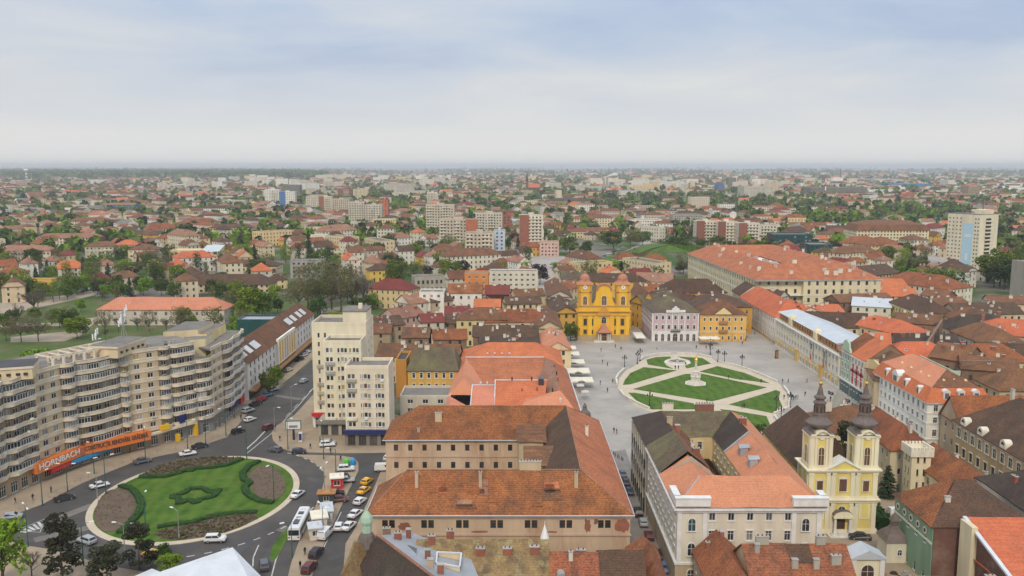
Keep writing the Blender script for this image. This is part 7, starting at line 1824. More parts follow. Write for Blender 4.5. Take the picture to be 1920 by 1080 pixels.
def tree_protos():
 """Unit trees, 1 m tall, origin at the foot."""
 for v in range(3):
  rj=random.Random(40+v)
  cs=[]
  for k in range(26):
   a=rj.uniform(0,6.28);z=rj.uniform(.28,.88);rr=.34*math.sqrt(max(.05,1-((z-.58)/.36)**2))*rj.uniform(.55,1.0)
   cs.append((rr*math.cos(a),rr*math.sin(a),z,rj.uniform(.075,.125)))
  cs+=[(0,0,.6,.2),(0,0,.78,.14),(.05,0,.45,.18)]
  mb=MB();leaf_cloud(mb,cs,78,.031,rj);CROWN['round',v]=mb.mesh('crown',['leaf_mid'])
  cs2=[(c[0]*1.05,c[1]*1.05,c[2],c[3]*.85) for c in cs]
  mb=MB();leaf_cloud(mb,cs2,40,.025,rj);CROWN['loose',v]=mb.mesh('crown',['leaf_olive'])
  cs=[(rj.uniform(-.09,.09),rj.uniform(-.09,.09),z,.09+.04*math.sin(z*3.1)) for z in np.linspace(.14,.94,16)]
  mb=MB();leaf_cloud(mb,cs,60,.026,rj);CROWN['tall',v]=mb.mesh('crown',['leaf_mid'])
  mb=MB()
  for z in np.linspace(.10,.97,22):
   rr=.25*(1-z)**.8+.015
   for k in range(max(5,int(15*(1-z)+5))):
    a=rj.uniform(0,6.28);l=rr*rj.uniform(.75,1.1)
    for q in range(3):
     t=(q+1)/3;x,y=l*t*math.cos(a),l*t*math.sin(a);zz=z-.12*l*t+rj.uniform(-.012,.012)
     e=.032;b=a+rj.uniform(-.8,.8)
     mb.poly([(x-e*math.sin(b),y+e*math.cos(b),zz),(x+e*1.4*math.cos(b),y+e*1.4*math.sin(b),zz-.02),(x+e*math.sin(b),y-e*math.cos(b),zz),(x-e*.8*math.cos(b),y-e*.8*math.sin(b),zz+.022)])
  CROWN['fir',v]=mb.mesh('crown',['leaf_conifer'])
  cs=[]
  for k in range(38):
   a=rj.uniform(0,6.28);z=rj.uniform(.16,.95);rr=.22*(1.15-z)**.45*rj.uniform(.5,1.2)
   cs.append((rr*math.cos(a),rr*math.sin(a),z,rj.uniform(.06,.10)))
  mb=MB();leaf_cloud(mb,cs,110,.022,rj,flat=.6);CROWN['pine',v]=mb.mesh('crown',['leaf_pine'])
  mb=MB()
  for k in range(6):
   a=k*1.05+rj.uniform(-.3,.3);d=Vector((math.cos(a)*.65,math.sin(a)*.65,.8)).normalized()
   branches(mb,rj,4,Vector((0,0,rj.uniform(.2,.4))),d,.17,.013,spread=.8)
  CROWN['bare',v]=mb.mesh('crown',['twig'])
  cs=[]
  for k in range(30):
   a=rj.uniform(0,6.28);z=rj.uniform(.35,.95);rr=.38*math.sqrt(max(.05,1-((z-.6)/.42)**2))*rj.uniform(.5,1.0);cs.append((rr*math.cos(a),rr*math.sin(a),z,.09))
  leaf_cloud(mb,cs,80,.015,rj);CROWN['bud',v]=mb.mesh('crown',['leaf_bud'])
  mb=MB();mb.tube((0,0,-.01),(.004,0,.28),.022,.016,7);mb.tube((.004,0,.28),(-.006,.005,.62),.016,.007,6)
  for k in range(6):
   a=k*1.1+rj.uniform(0,.5);z=rj.uniform(.2,.42);mb.tube((0,0,z),(.24*math.cos(a),.24*math.sin(a),z+rj.uniform(.15,.3)),.010,.003,5)
  TRUNK['leaf',v]=mb.mesh('trunk',['bark'])
  mb=MB();mb.tube((0,0,-.01),(0,0,.5),.018,.011,6);mb.tube((0,0,.5),(0,0,.97),.011,.002,5);TRUNK['fir',v]=mb.mesh('trunk',['bark'])
tree_protos()
KINDNAME={'round':'leafy_tree','loose':'leafy_tree','tall':'tall_tree','fir':'fir_tree','pine':'pine_tree','bare':'bare_tree','bud':'bare_tree'}
NTREE=[0]
def tree(x,y,h,wide,kind,m,label,group,occ=True,z0=0.0):
 v=NTREE[0]%3;NTREE[0]+=1
 o=thing(KINDNAME[kind],label,'tree',(x,y,z0),random.uniform(0,6.28),group)
 tk='fir' if kind in ('fir','pine') else 'leaf'
 base={'round':.76,'loose':.78,'tall':.30,'fir':.5,'pine':.5,'bare':.9,'bud':.9}[kind]
 s=wide/base/1.0
 put('trunk',TRUNK[tk,v],o,scale=(h*.9 if tk=='leaf' else h,h*.9 if tk=='leaf' else h,h))
 c=put('crown',CROWN[kind,v],o,scale=(s,s,h))
 setmat(c,m)
 if occ:OCC.append((x,y,wide*.35))
 return o
def T(px,base,top,wpx,kind,m,label,group='trees among the buildings'):
 x,y=G(px,base)
 h=Zat(top,y)
 k=(y*_c+(HCAM-h/2)*_s)/FPX
 return tree(x,y,h,wpx*k,kind,m,label,group)
PT='park trees left of the flats'
for a in [(8,1108,962,100,'round','leaf_fresh','bright green broad tree at the bottom left corner'),(118,1092,962,66,'pine','leaf_pine','tall dark pine beside the roundabout road, tallest of the three pines'),(202,1100,1018,68,'pine','leaf_pine','broad low dark pine in front of the roundabout road'),(262,1068,976,62,'pine','leaf_pine','dark flat topped pine beside the yellow taxi'),(310,1064,1016,28,'round','leaf_dark','small dark shrubby tree behind the bright green bush'),(318,1080,1036,50,'round','leaf_fresh','bright green round bush by the pavilion roof'),(60,1085,1012,60,'bare','twig','bare leafless shrub left of the tall pine')]:
 T(*a,'trees at the bottom left')
for a in [(65,590,520,80,'bare','twig','large bare spreading tree at the left park path'),(40,642,590,60,'bud','leaf_bud','brownish budding tree on the park lawn, left one'),(72,640,586,56,'bud','leaf_bud','brownish budding tree on the park lawn, right one'),(145,636,592,54,'round','leaf_fresh','fresh green round tree on the park lawn'),(12,640,600,50,'bud','leaf_bud','thin budding tree at the left edge of the park'),(100,566,524,30,'loose','leaf_mid','slim green tree by the parked cars, leftmost'),(112,561,522,26,'loose','leaf_mid','slim green tree by the parked cars, second'),(128,557,520,26,'round','leaf_mid','slim green tree by the parked cars, third'),(145,553,514,28,'round','leaf_mid','slim green tree by the parked cars, rightmost'),(197,624,580,40,'bud','leaf_bud','bare park tree at the left end of the salmon roofed house'),(222,622,582,36,'bare','twig','bare park tree in front of the salmon roofed house, second'),(258,620,584,40,'bare','twig','bare park tree in front of the salmon roofed house, third'),(280,622,582,40,'bud','leaf_bud','bare park tree in front of the salmon roofed house, fourth'),(312,622,586,40,'bare','twig','bare park tree in front of the salmon roofed house, fifth'),(350,618,574,44,'round','leaf_mid','green tree at the right half of the salmon roofed house'),(402,620,572,50,'loose','leaf_olive','olive tinted tree right of the salmon roofed house'),(440,640,606,44,'round','leaf_fresh','fresh green tree behind the flats'),(462,600,535,60,'round','leaf_fresh','large fresh green tree behind the salmon roofed house'),(492,598,544,46,'round','leaf_mid','green tree left of the big bare planes'),(445,618,575,36,'loose','leaf_olive','olive tree beside the glazed office'),(560,592,500,70,'bud','leaf_bud','big bare brown plane tree, left of the row'),(600,590,486,74,'bud','leaf_olive','big brownish green plane tree, middle of the row'),(640,590,492,76,'bud','leaf_bud','big bare brown plane tree, right of the row'),(578,582,496,70,'bud','leaf_bud','big bare brown plane tree behind the left of the row'),(622,580,486,76,'bud','leaf_olive','big brownish green plane tree behind the middle of the row'),(660,584,498,60,'bud','leaf_bud','big bare brown plane tree beside the pale one'),(683,585,488,52,'bare','twig','pale bare plane tree beside the maroon roofed school'),(742,538,484,50,'round','leaf_mid','dense mid green tree behind the maroon roofed school'),(698,580,548,36,'round','leaf_fresh','fresh green tree by the park path'),(580,500,430,20,'fir','leaf_conifer','slim fir among the villas'),(630,605,584,40,'round','leaf_fresh','low fresh green bush behind the stepped tower'),(505,742,688,34,'round','leaf_mid','green street tree in front of the long white building, left one'),(521,722,682,28,'round','leaf_fresh','green street tree in front of the long white building, right one')]:
 T(*a,PT)
SQ='trees near the square'
for a in [(1070,641,604,32,'round','leaf_mid','round green tree beside the yellow cathedral'),(1422,842,792,40,'round','leaf_dark','dark green tree behind the courtyard house'),(1664,932,872,40,'fir','leaf_conifer','dark fir in the palace court beside the pale cathedral'),(1586,905,786,52,'pine','leaf_pine','brownish green cedar seen between the two spires'),(1586,586,569,22,'round','leaf_mid','small green tree amid the old town roofs'),(1688,560,530,30,'loose','leaf_olive','olive tree beside the orange sheds'),(1150,512,486,60,'round','leaf_fresh','fresh green tree clump behind the cathedral, left'),(1185,512,484,60,'round','leaf_mid','green tree clump behind the cathedral, right'),(1185,494,462,34,'bud','leaf_bud','bare brown tree on the bastion lawn'),(1150,490,474,18,'fir','leaf_conifer','small dark fir on the bastion lawn'),(1245,506,480,36,'bare','twig','bare tree beside the bastion roof'),(1275,512,490,26,'round','leaf_dark','dark tree at the corner of the big cream block'),(1050,502,492,44,'round','leaf_fresh','low fresh green bush by the boulevard'),(1068,478,436,38,'round','leaf_mid','tall green tree by the boulevard, left'),(1098,480,450,30,'round','leaf_dark','dark green tree by the boulevard'),(1150,468,430,44,'round','leaf_dark','dark green tree in front of the centre palace, left'),(1182,462,428,40,'loose','leaf_olive','olive tree in front of the centre palace'),(1205,460,432,40,'round','leaf_mid','green tree in front of the centre palace, right')]:
 T(*a,SQ)
k=0
for px0,px1,b0,t0,n,ms,gname in [(1235,1345,466,442,9,('leaf_mid','leaf_dark'),'clipped tree row on the bastion'),(1330,1455,480,452,7,('leaf_mid','leaf_dark','leaf_olive'),'trees before the brick ended towers'),(1690,1800,552,505,10,('leaf_mid','leaf_dark','leaf_fresh','leaf_olive'),'tree belt below the hotel'),(1660,1720,506,484,4,('leaf_mid','leaf_dark'),'trees before the theatre'),(1630,1740,486,474,7,('leaf_copper','leaf_dark'),'dark round trees before the theatre'),(1860,1925,540,470,7,('leaf_mid','leaf_dark','leaf_fresh'),'trees right of the hotel')]:
 for i in range(n):
  px=px0+(px1-px0)*(i+random.uniform(.2,.8))/n;b=b0+random.uniform(-6,6)
  T(px,b,b-(b0-t0)*random.uniform(.8,1.1),(b0-t0)*random.uniform(.8,1.15),random.choice(('round','round','loose')) if 'copper' not in ms[0] else 'round',random.choice(ms),'leafy tree in the '+gname,gname)
for i,px in enumerate((1248,1262,1280,1296)):
 T(px,452,424+i%2*2,9,'tall','leaf_dark','narrow dark cypress like tree beside the bastion shed','narrow trees by the bastion shed')
hedge('tall dark hedge along the right side of the pale cathedral',[(80.3,181),(81.5,196),(83,208)],2.6,2.8,.02)
rk=random.Random(21)
for i in range(92):
 px,py=(rk.uniform(-10,200),rk.uniform(548,640)) if i<26 else (rk.uniform(0,460),rk.uniform(550,566)) if i<46 else (rk.uniform(330,470),rk.uniform(600,640)) if i<56 else (rk.uniform(430,700),rk.uniform(552,606))
 X,Yy=G(px,py)
 if not free(X,Yy,3.5) or (190<px<425 and 566<py<606):continue
 kd,m,n_=rk.choice((('round','leaf_mid','mid green'),('loose','leaf_olive','olive'),('bud','leaf_bud','brownish budding'),('round','leaf_fresh','fresh green'),('bare','twig','bare'),('round','leaf_dark','dark green')))
 h=rk.uniform(7,13)
 tree(X,Yy,h,h*rk.uniform(.8,1.0),kd,m,f"{n_} tree {'on the park lawn behind the flats' if px < 430 else 'in the park behind the long white building'}",PT)
for i in range(16):
 X,Yy=-150-rk.uniform(0,60),rk.uniform(225,320);h=rk.uniform(8,13)
 tree(X,Yy,h,h*.9,'round',rk.choice(('leaf_mid','leaf_fresh','leaf_dark')),'leafy tree behind the left end of the curved flats',PT)
# --- the rest of the town: nearest houses and trees singly, the far ones as masses
def zone(px,py):
 """share of trees, of houses; what grows."""
 if py<336 and px<615:return 0.0,0.0
 if 366<py<394 and 1090<px<1480:return .9,.06
 if 388<py<428 and 1490<px<1800:return .85,.1
 if 395<py<560 and px>1860:return .75,.2
 if 360<py<392 and 700<px<800:return .8,.15
 if 470<py<562 and px<330:return .72,.2
 if 440<py<500 and px<560:return .6,.34
 if 395<py<440 and px<560:return .6,.34
 if 500<py<560 and 500<px<780:return .5,.3
 if 425<py<470 and 1050<px<1300:return .6,.2
 if py>395:return .50,.44
 if py>350:return .60,.36
 return .62,.32
NEARH,FARH,NEART,FART=[],[],[],[]
QS=[(random.Random(k).uniform(-4200,4200),500+7500*random.Random(k+50).random()**1.6,random.Random(k+99).uniform(-.75,.75)) for k in range(46)]
def quarter(x,y):
 i=min(range(46),key=lambda k:(QS[k][0]-x)**2+(QS[k][1]-y)**2)
 return QS[i][2],i
rs=random.Random(99)
def keep(x,y):return not (-128<x<140 and y<545) and not (118<x<205 and y<615) and not (y<500 and -330<x<260 and x>-330)
y=455.0
while y<9500:
 sp=17+max(0,(y-600))*.0125
 half=y*.62+40
 x=-half
 while x<half:
  X,Yy=x+rs.uniform(-.4,.4)*sp,y+rs.uniform(-.4,.4)*sp
  x+=sp
  px,py=PXY(X,Yy,0)
  if px<-40 or px>1960:continue
  if Yy<560 and px>430 and px<1960:continue
  if not keep(X,Yy):continue
  if (1000<px<1060 and 478<py<525) or (1060<px<1330 and 452<py<505):continue
  qa,qk=quarter(X,Yy)
  u,v=X*math.cos(qa)+Yy*math.sin(qa),-X*math.sin(qa)+Yy*math.cos(qa)
  st=min(u%150,150-u%150,v%70,70-v%70)
  if st<5.5+Yy*.0012:continue
  if Yy>5200 and rs.random()<(Yy-5200)/4600:continue
  pt,ph=zone(px,py)
  r=rs.random()
  d=math.hypot(X,Yy)
  if r<pt:(NEART if d<1500 else FART).append((d,X,Yy,py,px))
  elif r<pt+ph:NEARH.append((d,X,Yy,py,px))
 y+=sp*.92
kept=[]
for q in sorted(NEARH):
 if q[0]<1500:
  if not free(q[1],q[2],7.5):continue
  OCC.append((q[1],q[2],6.0))
 kept.append(q)
NEARH=kept
FARH=NEARH[215:];NEARH=NEARH[:215]
WC=['cream','beige_light','offwhite','white','cream_yellow','grey_light','white','cream','offwhite','beige_light','yellow','white']
RC=['tile_red','tile_rust','tile_oldpink','tile_brown','tile_rust','tile_rust','tile_red','tile_oldpink','tile_brown','tile_new','tile_red','tile_maroon','tile_rust','tile_brown']
CW={'cream':'cream','beige_light':'beige','offwhite':'off-white','white':'white','cream_yellow':'pale yellow','grey_light':'light grey','beige':'tan','pink':'dull pink','yellow':'yellow'}
CR={'tile_red':'red','tile_rust':'rust brown','tile_oldpink':'faded pink','tile_brown':'dark brown','tile_new':'bright orange','tile_maroon':'maroon'}
LAND=[((-250,700),'among the left park trees'),((-60,800),'below the grey tower cluster'),((-330,850),'left of the tower cluster'),((60,760),'near the boulevard'),((250,900),'behind the big cream block'),((420,800),'near the hotel tower'),((-150,1000),'beside the banded towers'),((120,1000),'by the centre palace'),((-480,1000),'in the far left quarter'),((430,1100),'behind the theatre')]
def near_land(x,y):return min(LAND,key=lambda q:(q[0][0]-x)**2+(q[0][1]-y)**2)[1]
for d,X,Yy,py,px in NEARH:
 w,r=rs.choice(WC),rs.choice(RC)
 L,W=rs.uniform(11,19),rs.uniform(9,12)
 hh=rs.choice((6.0,7.0,8.0,9.5,11));rf=rs.choice(('hip','hip','gable','gable','pyr','half'))
 if rf=='pyr':L=W*1.08
 big=rs.random()<.12
 if big:L,W,hh,rf=rs.uniform(26,44),13,rs.choice((11,14)),rs.choice(('hip','hip','flat'))
 rn={'hip':'hip','gable':'gable','pyr':'pyramid','half':'half-hip','flat':'flat'}[rf]
 rm='bitumen' if rf=='flat' else r
 lab=f"{CW[w]} {'long block' if big else 'house'} with {'grey flat' if rf == 'flat' else CR[r] + ' ' + rn} roof {near_land(X, Yy)}"
 house('house' if not big else 'apartment_house',lab,X,Yy,L,W,quarter(X,Yy)[0]+rs.choice((0,0,R(90)))+rs.uniform(-.05,.05),hh,W*rs.uniform(.3,.45),roof=rf,wall=w,rm=rm,fl=max(2,int(hh/2.9)),tier=2,cat='house' if not big else 'building',group='houses of the outer town',chim=rs.choice((0,1,1,2)),bay=3.4,chimw='brick')
LM=['leaf_mid','leaf_mid','leaf_fresh','leaf_dark','leaf_olive','leaf_olive','leaf_dark','leaf_conifer','leaf_bud','leaf_copper']
CL={'leaf_mid':'mid green','leaf_fresh':'fresh green','leaf_dark':'dark green','leaf_olive':'olive green','leaf_conifer':'blackish green','leaf_bud':'brown budding','leaf_copper':'copper leaved'}
NEART=sorted(q for q in NEART if free(q[1],q[2],1.5))
FART+=NEART[215:];NEART=NEART[:215]
for d,X,Yy,py,px in NEART:
 m=rs.choice(LM)
 kd={'leaf_conifer':'fir','leaf_bud':'bud'}.get(m,rs.choice(('round','round','loose','tall')))
 h=rs.uniform(9,17)
 kn={'fir':'fir','bud':'bare tree','round':'round tree','loose':'loose crowned tree','tall':'tall narrow tree'}[kd]
 tree(X,Yy,h,h*({'fir':.5,'tall':.35}.get(kd,.9)),kd,m,f'{CL[m]} {kn} {near_land(X, Yy)}','trees of the outer town',occ=False)
def far_town():
 V,F,MI=[],[],[]
 mats=['cream','offwhite','white','beige_light','grey_light','panel_grey','cream_yellow','tile_red','tile_rust','tile_oldpink','tile_brown','tile_new','tile_maroon','bitumen','glass_mid']
 nw=7
 EST=[]
 for cx,cy,n,w in ((470,345,34,60),(640,338,40,90),(560,362,16,60),(800,342,26,60),(1240,350,26,70),(1400,352,30,70),(1550,345,14,60),(330,350,18,70),(760,366,10,40),(1120,350,16,50)):
  for k in range(n):
   px,py=rs.gauss(cx,w*.5),cy+rs.gauss(0,5)
   X,Yy=G(px,max(327,py));EST.append((math.hypot(X,Yy),X,Yy,-1,px))
 for d,X,Yy,py,px in FARH+EST:
  sc=1+max(0,d-1200)*.00028
  a=quarter(X,Yy)[0]+rs.choice((0,0,0,1.571))+rs.uniform(-.04,.04)
  L,W,h=rs.uniform(13,30)*sc,rs.uniform(9,13)*sc,rs.uniform(6,12.5)*(1+(sc-1)*.35)
  flat=rs.random()<(.15 if d>1500 else .08)
  if flat:L,W,h=rs.uniform(18,50),rs.uniform(12,16),rs.choice((9,12,12,15,15,26)) if 480<px<1400 and d>1300 else rs.uniform(7,12)
  if py<0:flat,L,W,h=True,rs.uniform(22,60),14,rs.choice((14,16,16,28,30))
  wm=rs.randrange(nw) if py>0 else rs.choice((0,1,1,2,3,4));rm=13 if flat else rs.choice((7,8,8,8,8,9,10,10,10,13,9,7,12,11))
  if px>1500 and d>2500 and rs.random()<.3:L,W,h,flat,rm,wm=rs.uniform(40,110),rs.uniform(25,50),rs.uniform(8,12),True,rs.choice((2,4,13)),2
  c,s=math.cos(a),math.sin(a)
  i=len(V)
  q=[(-L/2,-W/2),(L/2,-W/2),(L/2,W/2),(-L/2,W/2)]
  tr=lambda x,y,z:(X+x*c-y*s,Yy+x*s+y*c,z)
  V.extend(tr(x,y,0) for x,y in q);V.extend(tr(x,y,h) for x,y in q)
  for k in range(4):
   l=(k+1)%4;F.append((i+k,i+l,i+4+l,i+4+k));MI.append(wm)
  if flat:F.append((i+4,i+5,i+6,i+7));MI.append(rm)
  else :
   j=len(V);o=.5;rh=W*rs.uniform(.2,.34);k=rs.choice((0,W/2,W/2))
   V.extend(tr(x+(o if x>0 else -o),y+(o if y>0 else -o),h-.2) for x,y in q);V.append(tr(-L/2+k,0,h+rh));V.append(tr(L/2-k,0,h+rh))
   for f in ((0,1,5,4),(2,3,4,5)):F.append(tuple(j+t for t in f));MI.append(rm)
   for f in ((1,2,5),(3,0,4)):F.append(tuple(j+t for t in f));MI.append(rm if k else wm)
  if d<3200:
   for f in range(max(1,int(h/3))):
    z0,z1=f*3+1.1,f*3+2.4
    if z1>h:break
    n=max(2,int(L/3.6))
    for e in range(n):
     xa=-L/2+L*(e+.3)/n;xb=-L/2+L*(e+.68)/n
     for sy in (-1,1):
      y0=sy*(W/2+.04)
      if (-(X)*(-s*sy)+-(Yy)*(c*sy))<0:continue
      j=len(V);V.extend((tr(xa,y0,z0),tr(xb,y0,z0),tr(xb,y0,z1),tr(xa,y0,z1)));F.append((j,j+1,j+2,j+3));MI.append(14)
 me=bpy.data.meshes.new('far_houses');me.from_pydata(V,[],F)
 for q in mats:me.materials.append(MATS[q])
 me.polygons.foreach_set('material_index',MI)
 tag(put('far_houses',me),'thousands of small distant houses and blocks reaching to the plain','houses',kind='stuff')
far_town()
def leafy_mass(name,pts,mats,label,nl=30,size=.27):
 """Distant trees, each a bunch of leaf clumps."""
 n=len(pts)
 P=np.array([(p[0],p[1]) for p in pts]);Hh=np.array([p[2] for p in pts]);Mi=np.array([p[3] for p in pts])
 a=rng.normal(size=(n,nl,3));a/=np.linalg.norm(a,axis=2,keepdims=True);a*=rng.uniform(.55,1.0,(n,nl,1))
 c=np.empty((n,nl,3))
 c[...,0]=P[:,None,0]+a[...,0]*Hh[:,None]*.42;c[...,1]=P[:,None,1]+a[...,1]*Hh[:,None]*.42;c[...,2]=Hh[:,None]*(.56+a[...,2]*.44)
 nn=a+rng.normal(size=(n,nl,3))*.7;nn/=np.linalg.norm(nn,axis=2,keepdims=True)
 u=np.cross(nn,rng.normal(size=(n,nl,3)));u/=np.linalg.norm(u,axis=2,keepdims=True);w=np.cross(nn,u)
 s=(Hh[:,None,None]*size*rng.uniform(.6,1.2,(n,nl,1)))
 q=np.stack([c-u*s,c-w*s*.7,c+u*s,c+w*s*.7],axis=2).reshape(-1,3)
 k=n*nl
 me=bpy.data.meshes.new(name)
 me.vertices.add(k*4);me.vertices.foreach_set('co',q.ravel())
 me.loops.add(k*4);me.loops.foreach_set('vertex_index',np.arange(k*4))
 me.polygons.add(k);me.polygons.foreach_set('loop_start',np.arange(k)*4)
 for m in mats:me.materials.append(MATS[m])
 me.polygons.foreach_set('material_index',np.repeat(Mi,nl).astype(np.int32))
 me.update(calc_edges=True)
 return tag(put(name,me),label,'trees',kind='stuff')
pts=[]
for d,X,Yy,py,px in FART:
 sc=1+max(0,d-1500)*.0002
 for k in range(2 if d>900 else 1):
  pts.append((X+rs.uniform(-6,6)*sc,Yy+rs.uniform(-6,6)*sc,rs.uniform(8,15)*sc**.7,rs.choice((0,0,0,1,2,3,3,2,4))))
leafy_mass('far_trees',pts,['leaf_mid','leaf_dark','leaf_fresh','leaf_olive','leaf_conifer'],'distant trees scattered between the far houses',26)
pts=[]
for k in range(14500):
 px=rs.uniform(-30,612) if k<11700 else rs.uniform(0,1920)
 if k<11700:py=rs.triangular(321.5,337,334)
 else :py=rs.choice((321,323.5,326,317.5))+rs.gauss(0,.35) if px>600 else rs.uniform(316,318)
 if px>560 and k<11700 and py<325+(px-560)*.1:continue
 X,Yy=G(px,py)
 if Yy<2000 or Yy>38000:continue
 if k>=11700 and math.sin(px*.021+py*2.1)<.1:continue
 pts.append((X,Yy,rs.uniform(20,28)*(1 if k<11700 else .8)*(1+Yy/20000),rs.choice((0,0,0,1,2))))
leafy_mass('forest',pts,['leaf_dark','leaf_mid','leaf_conifer'],'dark band of woodland along the left horizon',9,.6)
sheet('forest_floor',gp([(-40,337.5),(300,336.5),(600,333),(612,327),(560,321.5),(-40,321)]),.4,'lawn_dark')
# --- vehicles
CARS={}
def car_proto(kind):
 prof={'sedan':dict(L=4.5,pts=[(-2.2,.45),(-2.25,.75),(-2.1,.95),(-1.45,1.02),(-.75,1.43),(.55,1.45),(1.25,.98),(2.05,.82),(2.22,.65),(2.2,.4)],ws=(3,4),fs=(5,6)),'hatch':dict(L=3.9,pts=[(-1.9,.45),(-1.95,.85),(-1.85,1.05),(-1.5,1.45),(.35,1.5),(1.05,1.0),(1.75,.85),(1.93,.65),(1.9,.4)],ws=(2,3),fs=(4,5)),'suv':dict(L=4.4,pts=[(-2.15,.5),(-2.2,.95),(-2.1,1.15),(-1.8,1.68),(.5,1.7),(1.2,1.18),(1.95,1.05),(2.17,.8),(2.15,.45)],ws=(2,3),fs=(4,5)),'van':dict(L=4.9,pts=[(-2.4,.45),(-2.45,1.0),(-2.4,1.9),(-2.2,2.0),(1.2,2.0),(1.85,1.25),(2.3,1.05),(2.42,.8),(2.4,.4)],ws=(2,3),fs=(4,5))}[kind]
 P=prof['pts'];w=.88 if kind!='van' else .95
 zb=max(z for _,z in P)*.66
 hw=lambda z:w if z<zb*1.02 else w*(.80 if kind!='van' else .9)
 if kind=='van':zb=1.2
 mb=MB();n=len(P)
 i=len(mb.v)
 for s in (-1,1):
  for x,z in P:mb.v.append((x,s*hw(z),z))
 for k in range(n):
  l=(k+1)%n
  mb.f.append((i+k,i+l,i+n+l,i+n+k));mb.m.append(0)
 mb.f.append(tuple(i+k for k in range(n))[::-1]);mb.m.append(0);mb.f.append(tuple(i+n+k for k in range(n)));mb.m.append(0)
 mb.box(-prof['L']/2+.05,-w-.02,.22,prof['L']/2-.05,w+.02,.5,1,True)
 body=mb.mesh('body',['car_white','paint_dark'])
 gl=MB()
 def quad(a,b,t0,t1,ins):
  (xa,za),(xb,zb_)=P[a],P[b]
  f=lambda t:(xa+(xb-xa)*t,za+(zb_-za)*t)
  (x0,z0),(x1,z1)=f(t0),f(t1)
  nx,nz=(zb_-za),-(xb-xa);l=math.hypot(nx,nz);nx,nz=-nx/l*.015,-nz/l*.015
  if nz<0:nx,nz=-nx,-nz
  h0,h1=w*.86*ins,w*.78*ins
  if z0>z1:h0,h1=h1,h0
  gl.poly([(x0+nx,-h0,z0+nz),(x0+nx,h0,z0+nz),(x1+nx,h1,z1+nz),(x1+nx,-h1,z1+nz)])
 quad(prof['ws'][0],prof['ws'][1],.1,.9,.92);quad(prof['fs'][0],prof['fs'][1],.08,.92,.95)
 wind=gl.mesh('windscreen',['car_glass'])
 side=[]
 zr=max(z for _,z in P)
 za,zc=zr*.68,zr*.93
 xa0=P[prof['ws'][0]][0]+.25;xa1=P[prof['ws'][1]][0]+.1;xb0=P[prof['fs'][1]][0]-.2;xb1=P[prof['fs'][0]][0]-.02
 if kind=='van':xa0=xa1=.2
 for s in (-1,1):
  y0,y1=s*(w*(.965 if kind!='van' else .985)),s*(w*.835 if kind!='van' else w*.93)
  for (u0,u1,v0,v1) in (((xa0,(xa0+xb0)/2-.04,xa1,(xa1+xb1)/2-.04)),((xa0+xb0)/2+.04,xb0,(xa1+xb1)/2+.04,xb1)):
   sg=MB();sg.poly([(u0,y0,za),(u1,y0,za),(v1,y1,zc),(v0,y1,zc)]);side.append(sg.mesh('side_window',['car_glass']))
 wh=MB();wh.lathe([(.32,-.11),(.32,.11)],12,m=0)
 tyre=wh.mesh('wheel',['rubber'])
 rm=MB();rm.lathe([(.2,0),(.19,.02),(.06,.03)],10);rim=rm.mesh('rim',['steel'])
 hl=MB();hl.box(-.03,-.2,-.08,.03,.2,.08,0,True);head=hl.mesh('headlight',['lamp_glass']);tl=MB();tl.box(-.03,-.16,-.11,.03,.16,.11,0,True);tail=tl.mesh('tail_light',['tail_red'])
 CARS[kind]=dict(body=body,wind=wind,side=side,tyre=tyre,rim=rim,head=head,tail=tail,L=prof['L'],w=w,P=P)
for k in ('sedan','hatch','suv','van'):car_proto(k)
CN={'car_white':'white','car_silver':'silver','car_black':'black','car_grey':'dark grey','car_blue':'blue','car_red':'red','car_maroon':'dark red','car_yellow':'yellow taxi','car_beige':'beige','car_navy':'navy'}
KN={'sedan':'saloon car','hatch':'hatchback','suv':'estate car','van':'van'}
def car(x,y,ang,col,kind,where,group,z=0.02,far=False):
 c=CARS[kind]
 lab=f"{CN[col]} {KN[kind]} {where}"
 o=thing('parked_car' if 'park' in where else 'car',lab,'car' if kind!='van' else 'van',(x,y,z),R(ang),group)
 b=put('body',c['body'],o);setmat(b,col)
 put('windscreen',c['wind'],o)
 for q in c['side']:put('side_window',q,o)
 if far:return o
 for sx in (-1,1):
  for sy in (-1,1):
   w=put('wheel',c['tyre'],o,(sx*c['L']*.3,sy*(c['w']-.08),.32));w.rotation_euler=(R(90)*-sy,0,0)
   r=put('rim',c['rim'],w,(0,0,.105))
 for sy in (-1,1):
  put('headlight',c['head'],o,(c['L']/2-.06,sy*.6,.68));put('tail_light',c['tail'],o,(-c['L']/2+.04,sy*.66,.82))
 if col=='car_yellow':
  mb=MB();mb.box(-.12,-.35,1.46,.12,.35,1.64);mb.build('taxi_sign','paint_white',o)
 return o
RB,ST,BS,LN,CH='cars on the roundabout','cars along the main street','cars by the bus stop island','cars parked in the narrow lane','cars parked in the street beside the yellow cathedral'
